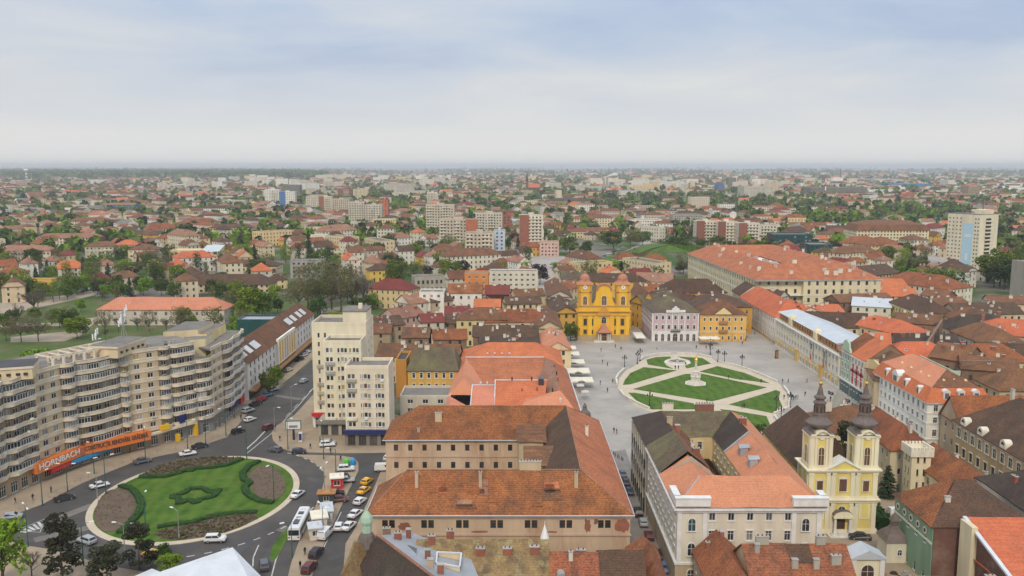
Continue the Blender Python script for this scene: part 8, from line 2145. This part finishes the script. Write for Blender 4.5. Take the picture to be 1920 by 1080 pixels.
for px,py,ang,col,kind,where,g in [(24,973,20,'car_silver','hatch','entering the roundabout at the left edge',RB),(121,938,38,'car_black','sedan','below the shop sign at the left',RB),(187,914,42,'car_white','sedan','with dark bonnet by the roundabout bed',RB),(267,868,35,'car_grey','sedan','behind the back flower bed of the roundabout',RB),(352,854,30,'car_white','sedan','just behind the roundabout',RB),(375,840,35,'car_black','sedan','close behind the white one on the roundabout',RB),(446,812,55,'car_black','hatch','leaving the roundabout for the street',RB),(469,790,60,'car_white','hatch','at the mouth of the main street',ST),(504,805,65,'car_maroon','suv','coming down to the roundabout',ST),(465,774,62,'car_silver','suv','parked at the corner of the curved flats',ST),(479,761,62,'car_black','sedan','parked by the street, nearest of the dark ones',ST),(491,752,62,'car_red','hatch','parked between dark cars on the street',ST),(500,744,62,'car_blue','sedan','parked behind the red one',ST),(512,734,62,'car_silver','suv','parked under the street tree',ST),(541,697,70,'car_beige','hatch','parked alone on the grass verge',ST),(570,717,75,'car_silver','hatch','driving up the main street',ST),(562,677,72,'car_black','sedan','parked near the long white building',ST),(569,669,72,'car_white','sedan','parked behind the black one near the long white building',ST),(576,663,72,'car_white','hatch','parked furthest up the main street',ST),(516,847,160,'car_grey','hatch','crossing before the stepped tower',RB),(561,850,10,'car_navy','hatch','waiting by the paved corner',RB),(614,838,12,'car_white','suv','parked on the tower forecourt',BS),(617,834,12,'car_silver','hatch','parked behind the white one on the tower forecourt',BS),(649,884,10,'car_white','suv','parked on the island beside the recycling bins',BS),(638,897,20,'car_black','sedan','parked on the island by the red kiosk',BS),(648,905,10,'car_silver','sedan','parked on the island behind the red kiosk',BS),(629,931,10,'car_black','suv','parked on the island in front of the kiosk',BS),(635,941,10,'car_maroon','sedan','parked beside the bus shelter',BS),(558,931,75,'car_white','sedan','on the right side of the roundabout',RB),(163,1019,150,'car_silver','suv','on the front road left of the pines',RB),(284,1044,160,'car_yellow','hatch','between the pines',RB),(404,1016,5,'car_white','suv','at the front of the roundabout',RB),(495,1065,110,'car_grey','suv','passing the pale pavilion roof',RB),(688,907,72,'car_yellow','hatch','first in the rank beside the barracks',BS),(682,924,72,'car_yellow','sedan','second in the rank beside the barracks',BS),(675,944,72,'car_white','hatch','behind the two yellow taxis',BS),(666,968,72,'car_white','sedan','nearing the green turret',BS),(635,993,95,'car_white','hatch','left of a pair above the turret gable',BS),(654,992,75,'car_white','sedan','right of a pair above the turret gable',BS),(610,1008,80,'car_white','van','by the white kiosks',BS),(593,1043,80,'car_black','suv','at the island tip',BS),(580,1071,80,'car_maroon','suv','parked at the bottom of the island',BS),(720,883,8,'car_white','van','parked at the barracks corner',BS),(728,862,80,'car_white','hatch','parked against the barracks wall',BS),(722,874,5,'car_grey','sedan','parked behind the white van',BS),(1168,893,88,'car_grey','sedan','parked at the square end of the lane',LN),(1174,908,88,'car_black','sedan','parked second in the lane',LN),(1181,925,88,'car_navy','sedan','parked third in the lane',LN),(1197,965,88,'car_black','suv','parked beside the barracks roof corner',LN),(1206,984,88,'car_silver','hatch','parked in the lane',LN),(1217,1009,88,'car_maroon','hatch','parked in the lane',LN),(1232,1044,88,'car_navy','sedan','parked in the lane below the dark red one',LN),(1242,1069,88,'car_blue','sedan','parked at the bottom of the lane',LN),(1612,1011,170,'car_black','sedan','parked beside the pale cathedral steps','cars in the church yard'),(1685,968,5,'car_white','van','parked in the palace court','cars in the church yard'),]:
 car(*G(px,py),ang,col,kind,where,g,z=.15 if g==BS and px<660 or 'parked' in where and g==ST else .03)
ORD='first second third fourth fifth sixth seventh eighth ninth tenth eleventh twelfth thirteenth fourteenth fifteenth sixteenth seventeenth eighteenth nineteenth twentieth twenty-first twenty-second twenty-third twenty-fourth twenty-fifth twenty-sixth twenty-seventh twenty-eighth twenty-ninth thirtieth thirty-first thirty-second thirty-third thirty-fourth'.split()
ccol=['car_white','car_silver','car_grey','car_black','car_white','car_blue','car_silver','car_maroon']
for i,y in enumerate(np.arange(392,520,6.4)):
 car(27.6,y,90,ccol[i%8],('sedan','hatch','suv')[i%3],f'parked {ORD[i]} from the square on the cathedral side of its street',CH,far=y>450)
 if i>3:car(20.4,y+2,90,ccol[(i*3+1)%8],('hatch','sedan')[i%2],f'parked {ORD[i - 4]} from the square on the left of the cathedral street',CH,far=y>450)
for i in range(13):
 px=150+i*4.2;py=547-i*.9 if i<9 else 545+(i-9)*2
 car(*G(px,py),100,ccol[(i*5)%8],'hatch',f'parked {ORD[i]} in the park row','cars in the park car park',far=True)
for i in range(12):
 a=i*9.0
 car(*G(1070+a,489-i*.6 if i<6 else 485-(i-6)*4),20,ccol[(i*3)%8],'sedan',f'on the boulevard behind the cathedral, {ORD[i]} from left','cars on the boulevard',far=True)
def bus():
 a,b=G(551,1016),G(578,962)
 o=thing('bus','white city bus with dark roof hatches at the stop beside the roundabout','bus',(*a,.02),math.atan2(b[1]-a[1],b[0]-a[0]))
 L,w,h=12.0,1.25,3.0
 mb=MB();pr=[(-w,.35),(w,.35),(w,2.6),(w-.18,2.92),(.6,h),(-.6,h),(-w+.18,2.92),(-w,2.6)]
 i=0
 for x in (0,L):mb.v+=[(x+(.0 if z<1.2 else (.12 if x==0 else -.12)),y,z) for y,z in pr]
 n=len(pr)
 for k in range(n):l=(k+1)%n;mb.f.append((k,l,n+l,n+k));mb.m.append(0)
 mb.f.append(tuple(range(n))[::-1]);mb.m.append(0);mb.f.append(tuple(range(n,2*n)));mb.m.append(0)
 mb.build('body','car_white',o)
 for s in (-1,1):
  for k in range(6):
   mb=MB();mb.box(.6+k*1.85,s*w-.02,1.3,2.25+k*1.85,s*w+.02,2.35);mb.build('side_window','car_glass',o)
 mb=MB();mb.box(-.0,-w+.15,1.35,.1,w-.15,2.5);mb.build('rear_window','car_glass',o);mb=MB();mb.box(L-.12,-w+.1,1.1,L+.02,w-.1,2.6);mb.build('windscreen','car_glass',o)
 for x0,x1,hh,m in ((2,4.3,.22,'paint_dark'),(5.2,6.0,.12,'paint_grey'),(7.4,8.6,.2,'paint_dark'),(9.6,10.6,.14,'metal_white')):
  mb=MB();mb.box(x0,-.55,h,x1,.55,h+hh);mb.build('roof_unit',m,o)
 for x in (2.4,9.3):
  for s in (-1,1):
   mb=MB();mb.lathe([(.48,-.13),(.48,.13),(.28,.14),(.1,.16)],12);q=mb.build('wheel','rubber',o,(x,s*(w-.1),.48));q.rotation_euler=(R(-90)*s,0,0)
 for s in (-1,1):
  mb=MB();mb.box(-.03,s*.95-.18,.8,.04,s*.95+.18,1.05);mb.build('tail_light','tail_red',o)
 mb=MB();mb.box(-.04,-.26,.62,.03,.26,.74);mb.build('number_plate','paint_yellow',o)
bus()
# --- street furniture
def lamp_pole(px,base,top,label,arm=1,green=True,ang=0.0,group='tall street lamps round the roundabout'):
 x,y=G(px,base);h=max(6.0,Zat(top,y))
 o=thing('street_lamp',label,'street lamp',(x,y,.02),ang,group)
 m='iron_green' if green else 'steel'
 mb=MB();mb.tube((0,0,0),(0,0,1.2),.16,.15,8);mb.tube((0,0,1.2),(0,0,h),.12,.07,8);mb.build('pole',m,o)
 for s in ((1,) if arm==1 else (-1,1) if arm==2 else ()):
  mb=MB();mb.tube((0,0,h-.1),(s*1.1,0,h+.35),.05,.04,5);mb.tube((s*1.1,0,h+.35),(s*1.9,0,h+.38),.04,.035,5);mb.build('arm',m,o)
  mb=MB();mb.box(s*1.9-.45,-.16,h+.3,s*1.9+.45,.16,h+.46,0,True);mb.build('lamp_head','lamp_glass',o)
 return o
LP=[(127,922,872,'green lamp pole below the blue awning'),(80,948,888,'green lamp pole below the shop sign letters'),(177,890,834,'green lamp pole near the end of the blue awning'),(199,928,858,'green lamp pole at the soil bed edge'),(273,862,800,'green lamp pole in front of the orange sign'),(352,842,790,'green lamp pole before the grey shops'),(386,833,785,'green lamp pole at the corner shop'),(424,818,770,'green lamp pole at the corner of the flats'),(463,863,800,'green lamp pole behind the roundabout garden'),(53,1026,952,'green lamp pole by the hatched road marking'),(157,1061,985,'green lamp pole beside the tall pine'),(273,990,930,'green lamp pole on the roundabout lawn'),(234,1036,985,'dark lamp pole beside the broad pine'),(514,943,872,'green lamp pole in the right soil bed'),(540,843,785,'green lamp pole by the billboard'),(548,1046,980,'green lamp pole beside the bus'),(607,862,795,'green lamp pole before the tower shops'),(630,890,842,'green lamp pole on the island near the bins'),(609,935,875,'dark lamp pole on the island near the kiosk'),(515,810,765,'lamp pole at the paved corner of the main street'),(547,780,725,'lamp pole along the main street, nearer one'),(606,1010,950,'lamp pole by the white kiosks'),(0,985,920,'green lamp pole at the left picture edge')]
for i,(px,b,t,lab) in enumerate(LP):lamp_pole(px,b,t,lab,arm=1 if i%3 else 2,green='green' in lab,ang=(i*1.3)%6.28)
lamp_pole(336,1012,958,'grey lamp post with a long arm at the front of the roundabout',1,False,2.6)
lamp_pole(183,936,892,'grey lamp post with a long arm at the left of the roundabout',1,False,3.0)
def candelabra(px,py,label,big=True):
 x,y=G(px,py)
 o=thing('candelabra_lamp',label,'street lamp',(x,y,.02),random.uniform(0,1.5),'ornate lamps round the square garden')
 mb=MB();mb.lathe([(.32,0),(.3,.5),(.14,.7),(.11,2.6),(.16,2.7),(.08,2.9),(.07,4.4)],8);mb.build('post','iron_dark',o)
 for k in range(4):
  a=k*math.pi/2;cx,cy=.75*math.cos(a),.75*math.sin(a)
  mb=MB();mb.tube((0,0,3.4),(cx,cy,3.55),.05,.04,5);mb.tube((cx,cy,3.55),(cx,cy,3.8),.05,.04,5);ar=mb.build('arm','iron_dark',o)
  mb=MB();mb.lathe([(.14,3.8),(.24,4.2),(.28,4.25),(.06,4.55)],6,cx,cy);mb.build('lantern','iron_dark',ar)
 mb=MB();mb.lathe([(.16,4.4),(.28,4.85),(.32,4.9),(.06,5.3)],6);mb.build('lantern','iron_dark',o)
for px,py,lab in [(1171,690,'ornate lamp left of the garden'),(1195,683,'ornate lamp at the back left of the garden, front one of a close pair'),(1200,677,'ornate lamp at the back left of the garden, rear one of a close pair'),(1332,665,'ornate lamp behind the garden by two people'),(1346,679,'ornate lamp at the back right bench wall, left'),(1358,682,'ornate lamp at the back right bench wall, middle'),(1391,689,'ornate lamp at the back right bench wall, right'),(1218,764,'ornate lamp at the front left lawn'),(1455,771,'ornate lamp at the right lawn'),(1464,792,'ornate lamp near the front right corner of the garden'),(1481,764,'slim ornate lamp outside the right tip of the garden')]:
 candelabra(px,py,lab)
def column():
 x,y=G(1304,720)
 o=thing('monument_column','pale stone plague column with gilded statue on stepped base in the garden','monument',(x,y,.05),.3)
 mb=MB()
 for k,r in enumerate((4.2,3.4,2.7)):mb.lathe([(r,k*.32),(r,k*.32+.32)],6)
 mb.build('steps','stone_white',o)
 mb=MB();mb.lathe([(1.9,.95),(1.8,2.6),(2.1,2.7),(1.2,3.3),(1.0,4.4),(1.25,4.6),(.7,5.0)],6);mb.build('pedestal','stone_white',o)
 for k in range(6):
  a=k*1.047;cx,cy=1.75*math.cos(a),1.75*math.sin(a)
  mb=MB();mb.lathe([(.35,2.6),(.3,3.2),(.34,3.7),(.18,4.0),(.17,4.3),(.05,4.5)],7,cx,cy);mb.tube((cx,cy,3.6),(cx*1.25,cy*1.25,4.0),.1,.06,5);mb.build('figure','stone_white',o)
 ht=Zat(667,y)-.05
 mb=MB();mb.lathe([(.55,5.0),(.48,5.4),(.4,ht-2.4),(.62,ht-2.2),(.5,ht-1.9)],8);mb.build('shaft','stone_white',o)
 mb=MB();mb.lathe([(.55,ht-1.9),(.7,ht-1.5),(.45,ht-.9),(.5,ht-.6),(.25,ht-.3),(.22,ht),(.05,ht+.2)],8);mb.build('statue','gold',o)
column()
x,y=G(1270,680)
fo=thing('fountain','round pale stone fountain basin at the back of the garden','fountain',(x,y,.05))
mb=MB();mb.lathe([(5.2,0),(5.2,.22),(4.4,.24)],24);mb.build('plinth','stone_white',fo)
mb=MB()
for r0,z0,r1,z1 in ((3.5,.2,3.6,.8),(3.6,.8,3.25,.8),(3.25,.8,3.2,.5)):
 for k in range(24):
  a,b=2*math.pi*k/24,2*math.pi*(k+1)/24
  mb.poly([(r0*math.cos(a),r0*math.sin(a),z0),(r0*math.cos(b),r0*math.sin(b),z0),(r1*math.cos(b),r1*math.sin(b),z1),(r1*math.cos(a),r1*math.sin(a),z1)])
mb.build('basin','stone_white',fo)
mb=MB();mb.lathe([(3.22,.45),(3.22,.5)],24);mb.build('water','glass_mid',fo)
mb=MB();mb.lathe([(.7,.4),(.4,.9),(.35,1.5),(1.0,1.8),(.2,1.9),(.15,2.4)],10);mb.build('spout','stone_white',fo)
def parasol(px,py,w,d,m,label,group,h=3.0,rot=0.0,soft=.5):
 x,y=G(px,py,h)
 o=thing('parasol',label,'parasol',(x,y,.02),rot,group)
 mb=MB();mb.lathe([(.5,0),(.5,.1),(.06,.12),(.05,h+soft)],8);mb.build('pole','steel',o)
 mb=MB();t=(0,0,h+soft);c=[(-w/2,-d/2,h),(w/2,-d/2,h),(w/2,d/2,h),(-w/2,d/2,h)]
 for k in range(4):
  p,q=c[k],c[(k+1)%4];mb.poly([p,q,t]);mb.poly([(p[0],p[1],h-.35),(q[0],q[1],h-.35),q,p])
 mb.build('canopy',m,o)
 return o
PZ='cream cafe canopies along the orange roofed houses'
for i,(px,py,w,d) in enumerate([(1058,651,5.0,6.5),(1070,651,5.0,6.5),(1064,662,5.0,6.5),(1076,662,5.0,6.5),(1068,677,6,7.0),(1083,677,6,7.0),(1074,694,7,8),(1091,694,6.5,8),(1081,711,6.4,7),(1097,711,6.5,7)]):
 parasol(px,py,w*.86,d,'canvas',f"cream square cafe canopy, {'inner' if i % 2 == 0 else 'outer'} one in the {ORD[i // 2]} row from the cathedral",PZ)
for px,lab in ((1321,'left'),(1338,'right')):
 p=parasol(px,633,4.6,5.5,'canvas',f'tan cafe canopy before the ochre corner house, {lab} one','tan canopies of the corner cafe')
parasol(1198,628,4.2,13,'canvas','long tan awning in the side street left of the lilac house','tan canopies of the corner cafe',soft=.3)
for i,px in enumerate((1088,1097)):
 parasol(px,722+i*12,2.6,2.6,'cloth_white',f"small white folded parasol beside the canopies, {'rear' if i == 0 else 'front'} one",PZ,h=2.6)
for i in range(8):
 x,y=G(1352+i*6.5,637-i*.6)
 o=thing('cafe_table',f'dark cafe table before the ochre house, {ORD[i]} from the canopies','table',(x,y,.02),0,'cafe tables at the corner house')
 mb=MB();mb.lathe([(.25,0),(.04,.05),(.04,.7)],6);mb.build('leg','iron_dark',o);mb=MB();mb.box(-.9,-.5,.7,.9,.5,.76,0,True);mb.build('table_top','wood_dark',o)
 for s in (-1,1):
  mb=MB();mb.box(-.9,s*.95-.2,.4,.9,s*.95+.2,.48,0,True);mb.box(-.8,s*.95-.15,0,-.7,s*.95+.15,.4);mb.box(.7,s*.95-.15,0,.8,s*.95+.15,.4);mb.build('seat','wood_dark',o)
for i in range(7):
 x,y=109.8+(i%2)*2.0,276+i*3.2
 o=thing('cafe_table',f'black cafe table before the crimson and mint houses, {ORD[i]} from the front','table',(x,y,.02),.2,'cafe tables at the crimson house')
 mb=MB();mb.lathe([(.25,0),(.04,.05),(.04,.7)],6);mb.build('leg','iron_dark',o);mb=MB();mb.box(-.7,-.7,.7,.7,.7,.76,0,True);mb.build('table_top','paint_dark',o)
 for s in (-1,1):
  mb=MB();mb.box(-.3,s*1.0-.25,.4,.3,s*1.0+.25,.46,0,True);mb.box(-.3,s*1.22-.04,.46,.3,s*1.22+.04,.95);mb.box(-.25,s-.2,0,-.18,s+.2,.4);mb.box(.18,s-.2,0,.25,s+.2,.4);mb.build('chair','paint_dark',o)
def kiosk(px,py,w,d,h,m,rm,label,rot=0.0,name='kiosk'):
 x,y=G(px,py);o=thing(name,label,'kiosk',(x,y,.13),rot,'kiosks on the bus stop island')
 mb=MB();wn=[]
 for A,B in (((-w/2,-d/2),(w/2,-d/2)),((w/2,-d/2),(w/2,d/2)),((w/2,d/2),(-w/2,d/2)),((-w/2,d/2),(-w/2,-d/2))):facade(mb,wn,A,B,h,fl=1,n=1,ww=min(w,d)*.55,wh=h*.45,sill=h*.35,margin=.1,gdoor=False,style='w',dep=.1)
 mb.build('wall',m,o);hang_windows(o,wn,1,MIX_DARK)
 mb=MB();mb.box(-w/2-.35,-d/2-.35,h,w/2+.35,d/2+.35,h+.25,0,True);mb.lathe([(w*.5,h+.25),(w*.3,h+.6)],4,a0=.785);mb.build('roof',rm,o)
kiosk(632,914,2.8,3.2,2.7,'paint_red','canvas','red newspaper kiosk with pale roof on the island',.2)
kiosk(613,944,3.6,2.4,2.6,'glass_mid','wood_tan','bus shelter with flat tan roof on the island',.1,'bus_shelter')
kiosk(599,988,3.0,4.2,2.6,'offwhite','canvas','white kiosk with cream roof behind the bus',.3)
kiosk(591,1008,2.4,3.2,2.5,'offwhite','metal_light','white kiosk with grey roof beside the bus, nearer one',.3)
kiosk(613,972,2.2,5.0,2.4,'metal_white','metal_light','long pale kiosk between the bus shelter and the white van',.25)
kiosk(598,795,3.0,3.0,3.4,'frame_white','paint_red','small glazed shop kiosk with red fascia at the foot of the stepped tower',0)
bb=thing('billboard','green framed billboard on a post at the paved corner','billboard',(*G(551,825),.13),.1)
mb=MB();mb.tube((0,0,0),(0,0,3.2),.35,.3,8);mb.build('post','iron_dark',bb)
mb=MB();mb.box(-2.2,-.25,3.0,2.2,.25,5.6,0,True);mb.build('frame','iron_green',bb)
mb=MB();mb.box(-2.0,-.3,3.2,2.0,-.26,5.4);po=mb.build('poster','car_white',bb)
mb=MB();mb.box(-1.2,-.33,3.6,1.2,-.31,4.3);mb.build('poster_print','paint_grey',po)
mb=MB();mb.box(-.5,-.5,0,.5,.5,2.6);mb.box(-.4,-.53,.4,.4,-.5,2.3,1);tag(mb.build('advert_pillar',['car_white','paint_navy'],None,(*G(564,828),.13)),'white and blue advertising box on the paved corner','advert')
for px,m,n_ in ((650,'paint_green','green'),(662,'paint_blue','blue')):
 o=thing('recycling_bin',f'{n_} bell shaped recycling bin on the island','bin',(*G(px,872),.13),0,'recycling bins');mb=MB();mb.lathe([(.75,.1),(.8,.8),(.7,1.4),(.4,1.75),(.1,1.85)],10);mb.build('body',m,o);mb=MB();mb.lathe([(.1,1.85),(.14,2.0)],6);mb.build('lifting_eye','steel',o)
x,y=G(1456,672);mb=MB();mb.box(-.8,-.15,0,.8,.15,3.4);mb.box(-.6,-.18,.4,.6,-.151,3.0,1);tag(mb.build('info_board',['wood_dark','wood_tan'],None,(x,y,.02),.5),'brown information board before the palace','sign')
for i in range(9):
 x,y=G(1139+i*3.6+(i%2),846+i*2.0+(i>3)*2);o=tag(None or (lambda :(lambda m:(m.lathe([(.12,0),(.1,.75),(.14,.8),(.08,.95)],7),m.build('bollard','iron_dark',None,(x,y,.02)))[1])(MB()))(),f'dark bollard at the lane mouth, {ORD[i]} from the square','bollard','bollards closing the lane')
for i in range(34):
 t=i/33;k=min(int(t*11),10);a,b=KERB1[2+k],KERB1[3+k];f=t*11-k
 x,y=G(a[0]+(b[0]-a[0])*f-4,a[1]+(b[1]-a[1])*f-4)
 mb=MB();mb.tube((0,0,0),(0,0,.9),.05,.05,6);mb.lathe([(.08,.88),(.08,.98)],6);tag(mb.build('kerb_post','steel',None,(x,y,.13)),f'thin metal post along the kerb below the flats, {ORD[i]} from the left','bollard','kerb posts below the flats')
# --- people
def person_mesh(pose):
 """One skinned figure, 1.72 m tall."""
 st=.16 if pose=='walk' else .04
 sit=pose=='sit'
 if not sit:
  J={'pel':(0,0,.95),'ch':(.0,0,1.32),'nk':(.01,0,1.47),'hd':(.03,0,1.60),'tp':(.02,0,1.71),'hl':(0,.1,.9),'kl':(st*.9+.03,.11,.5),'al':(st,.11,.09),'tl':(st+.15,.12,.04),'hr':(0,-.1,.9),'kr':(-st*.3+.03,-.11,.5),'ar':(-st*1.4,-.11,.1),'tr':(-st*1.4+.14,-.12,.04),'sl':(0,.19,1.38),'el':(-st*.6,.25,1.1),'wl':(st*.2+.05,.25,.87),'fl':(st*.2+.1,.24,.76),'sr':(0,-.19,1.38),'er':(st*.5,-.25,1.1),'wr':(st+.08,-.25,.88),'fr':(st+.14,-.24,.78)}
 else :
  J={'pel':(0,0,.52),'ch':(-.04,0,.9),'nk':(-.03,0,1.05),'hd':(0,0,1.18),'tp':(0,0,1.29),'hl':(.05,.1,.5),'kl':(.46,.12,.5),'al':(.45,.12,.1),'tl':(.6,.12,.04),'hr':(.05,-.1,.5),'kr':(.46,-.12,.5),'ar':(.5,-.12,.1),'tr':(.64,-.12,.04),'sl':(-.04,.19,.96),'el':(.02,.24,.7),'wl':(.26,.2,.6),'fl':(.36,.16,.58),'sr':(-.04,-.19,.96),'er':(.02,-.24,.7),'wr':(.26,-.2,.6),'fr':(.36,-.16,.58)}
 E_=[('pel','ch'),('ch','nk'),('nk','hd'),('hd','tp'),('pel','hl'),('hl','kl'),('kl','al'),('al','tl'),('pel','hr'),('hr','kr'),('kr','ar'),('ar','tr'),('ch','sl'),('sl','el'),('el','wl'),('wl','fl'),('ch','sr'),('sr','er'),('er','wr'),('wr','fr')]
 Rr=dict(pel=.15,ch=.165,nk=.06,hd=.105,tp=.07,hl=.1,kl=.068,al=.05,tl=.04,hr=.1,kr=.068,ar=.05,tr=.04,sl=.075,el=.052,wl=.04,fl=.03,sr=.075,er=.052,wr=.04,fr=.03)
 names=list(J)
 me=bpy.data.meshes.new('sk');me.from_pydata([J[n] for n in names],[(names.index(a),names.index(b)) for a,b in E_],[])
 o=bpy.data.objects.new('sk',me);COL.objects.link(o)
 md=o.modifiers.new('s','SKIN')
 for i,n in enumerate(names):me.skin_vertices[0].data[i].radius=(Rr[n]*1.0,Rr[n]*(.78 if n in ('pel','ch') else 1.0));me.skin_vertices[0].data[i].use_root=n=='pel'
 sb=o.modifiers.new('u','SUBSURF');sb.levels=sb.render_levels=1
 bpy.context.view_layer.update()
 ev=o.evaluated_get(bpy.context.evaluated_depsgraph_get())
 out=bpy.data.meshes.new_from_object(ev);out.name='person'
 bpy.data.objects.remove(o);bpy.data.meshes.remove(me)
 return out
PB={p:person_mesh(p) for p in ('stand','walk','sit')}
PEOPLE={}
def person_variant(pose,coat,legs):
 k=(pose,coat,legs)
 if k in PEOPLE:return PEOPLE[k]
 me=PB[pose].copy();me.materials.clear()
 for m in ('skin','hair',coat,legs):me.materials.append(MATS[m])
 zh,zc=(1.06,.56) if pose=='sit' else (1.48,.93)
 idx=[]
 for p in me.polygons:
  c=p.center
  if c.z>zh:idx.append(1 if c.z>zh+.16 or c.x<-.03 else 0)
  elif pose!='sit' and abs(c.y)>.19 and c.z<.86 and c.z>.7:idx.append(0)
  elif c.z>zc-(.06 if pose!='sit' else 0) or (pose!='sit' and abs(c.y)>.2 and c.z>.7):idx.append(2)
  elif c.z<.08:idx.append(1)
  else :idx.append(3)
 me.polygons.foreach_set('material_index',idx)
 PEOPLE[k]=me
 return me
CT_=['cloth_black','cloth_navy','cloth_grey','cloth_black','cloth_brown','cloth_blue','cloth_red','cloth_white']
CTN={'cloth_black':'black','cloth_navy':'navy','cloth_grey':'grey','cloth_brown':'brown','cloth_blue':'blue','cloth_red':'red','cloth_white':'white'}
rp=random.Random(8)
for px,py,pose,where,ci in [(1139,687,'walk','walking alone on the square left of the garden',0),(1151,812,'walk','walking near the barracks roof, left of two',0),(1156,814,'walk','walking near the barracks roof, right of two',2),(1324,655,'stand','standing behind the garden lamp, left of two',6),(1331,656,'stand','standing behind the garden lamp, right of two',0),(1467,719,'walk','walking at the right of the garden, left of two',0),(1478,718,'walk','walking at the right of the garden, right of two',1),(1470,749,'walk','walking past the right bench wall',0),(1484,750,'stand','in the group right of the garden, leftmost',0),(1488,751,'stand','in the group right of the garden, second',1),(1492,750,'stand','in the group right of the garden, third',2),(1496,749,'stand','in the group right of the garden, rightmost',5),(1557,752,'walk','walking left of the spires, leftmost of three',0),(1563,756,'walk','walking left of the spires, middle of three',0),(1567,753,'walk','walking left of the spires, rightmost of three',0),(1266,693,'stand','at the fountain path, left',0),(1272,693,'stand','at the fountain path, right',1),(1285,685,'sit','resting at the fountain edge',1),(1366,711,'walk','on the back right garden path',0),(1390,712,'sit','sitting on the central lawn',5),(1427,719,'walk','on the path near the right bench wall',3),(1391,766,'stand','on the right lawn path, left of two',0),(1395,765,'stand','on the right lawn path, right of two',1),(1325,756,'walk','on the front garden path',0),(1415,628,'walk','walking by the white corner house',0),(1398,640,'walk','walking past the corner cafe',0),(1390,632,'stand','standing near the ochre corner house',1),(1180,622,'stand','waiting beside the cathedral side street',0),(29,946,'walk','on the pavement at the far left',0),(62,940,'walk','on the pavement below the shop sign',0),(96,925,'stand','at the lamp pole below the red awning',2),(244,850,'walk','in front of the shop windows in red',6),(452,788,'walk','at the corner of the flats',0),(440,786,'walk','behind another walker at the corner of the flats',2),(525,828,'walk','crossing the paved corner near the billboard',0),(582,843,'walk','walking on the tower forecourt',0),(620,852,'walk','crossing towards the island',1),(563,1068,'stand','waiting at the bottom of the island',0),(572,1042,'stand','at the kiosk',3),(600,830,'walk','leaving the tower shops',2),(639,866,'walk','walking past the recycling bins',1),(168,1068,'walk','by the lamp pole near the pines',0)]:
 coat,legs=CT_[ci],rp.choice(('denim','cloth_black','cloth_grey'))
 o=put('person',person_variant(pose,coat,legs),None,(*G(px,py),.14 if px<700 else .03),rp.uniform(0,6.28),(1.05,1.05,1.05))
 tag(o,f'person in a {CTN[coat]} jacket {where}','person','people on foot')
for i in range(64):
 px,py=rp.uniform(1120,1540),rp.uniform(646,745)
 if 1150<px<1485 and 660<py:continue
 x,y=G(px,py)
 if not 30<x<108:continue
 coat,legs=CT_[rp.randrange(8)],rp.choice(('denim','cloth_black','cloth_grey'))
 tag(put('person',person_variant('walk',coat,legs),None,(x,y,.03),rp.uniform(0,6.28),(1.05,1.05,1.05)),f'person in a {CTN[coat]} jacket crossing the grey square','person','people on foot')
for i in range(7):
 x,y=71.5+(i%3)*2.2,158.5+(i//3)*2.0
 mb=MB();mb.prism([(-.7,-.3),(.7,-.4),(.8,.3),(-.6,.4)],0,.25);mb.box(-.4,-.2,.25,.5,.25,.45+.1*(i%3));tag(mb.build('timber_stack',['wood_tan','wood_dark','concrete'][i%3],None,(x,y,.03),i*.7),f"{('tan', 'dark', 'grey')[i % 3]} stack of boards in the cluttered church yard, {('front', 'middle', 'back')[i // 3]} row",'timber','timber in the church yard')
# --- haze
def haze():
 m=bpy.data.materials.new('haze');m.use_nodes=True
 nt=m.node_tree
 nt.nodes.remove(nt.nodes['Principled BSDF'])
 v=nt.nodes.new('ShaderNodeVolumePrincipled')
 v.inputs['Color'].default_value=(0.94,0.975,1.0,1);v.inputs['Density'].default_value=0.000088;v.inputs['Anisotropy'].default_value=0.0
 nt.links.new(v.outputs[0],nt.nodes['Material Output'].inputs['Volume'])
 MATS['haze']=m
 mb=MB();mb.box(-31000,-420,-1,31000,44200,130,0,True)
 stuff(mb.build('haze','haze'))
haze()
# --- labels that still coincide are told apart by their place
def settle_labels():
 by={}
 for o in THINGS:by.setdefault(o['label'],[]).append(o)
 word=['leftmost','second from left','third from left','fourth from left','fifth from left','sixth from left','seventh from left','eighth from left','ninth from left','tenth from left']
 for lab,os_ in by.items():
  if len(os_)<2:continue
  os_.sort(key=lambda o:PXY(o.location.x,o.location.y,0)[0])
  for i,o in enumerate(os_):
   w='rightmost' if i==len(os_)-1 else (word[i] if i<10 else ORD[i]+' from left')
   o['label']=f'{lab}, {w}'
settle_labels()
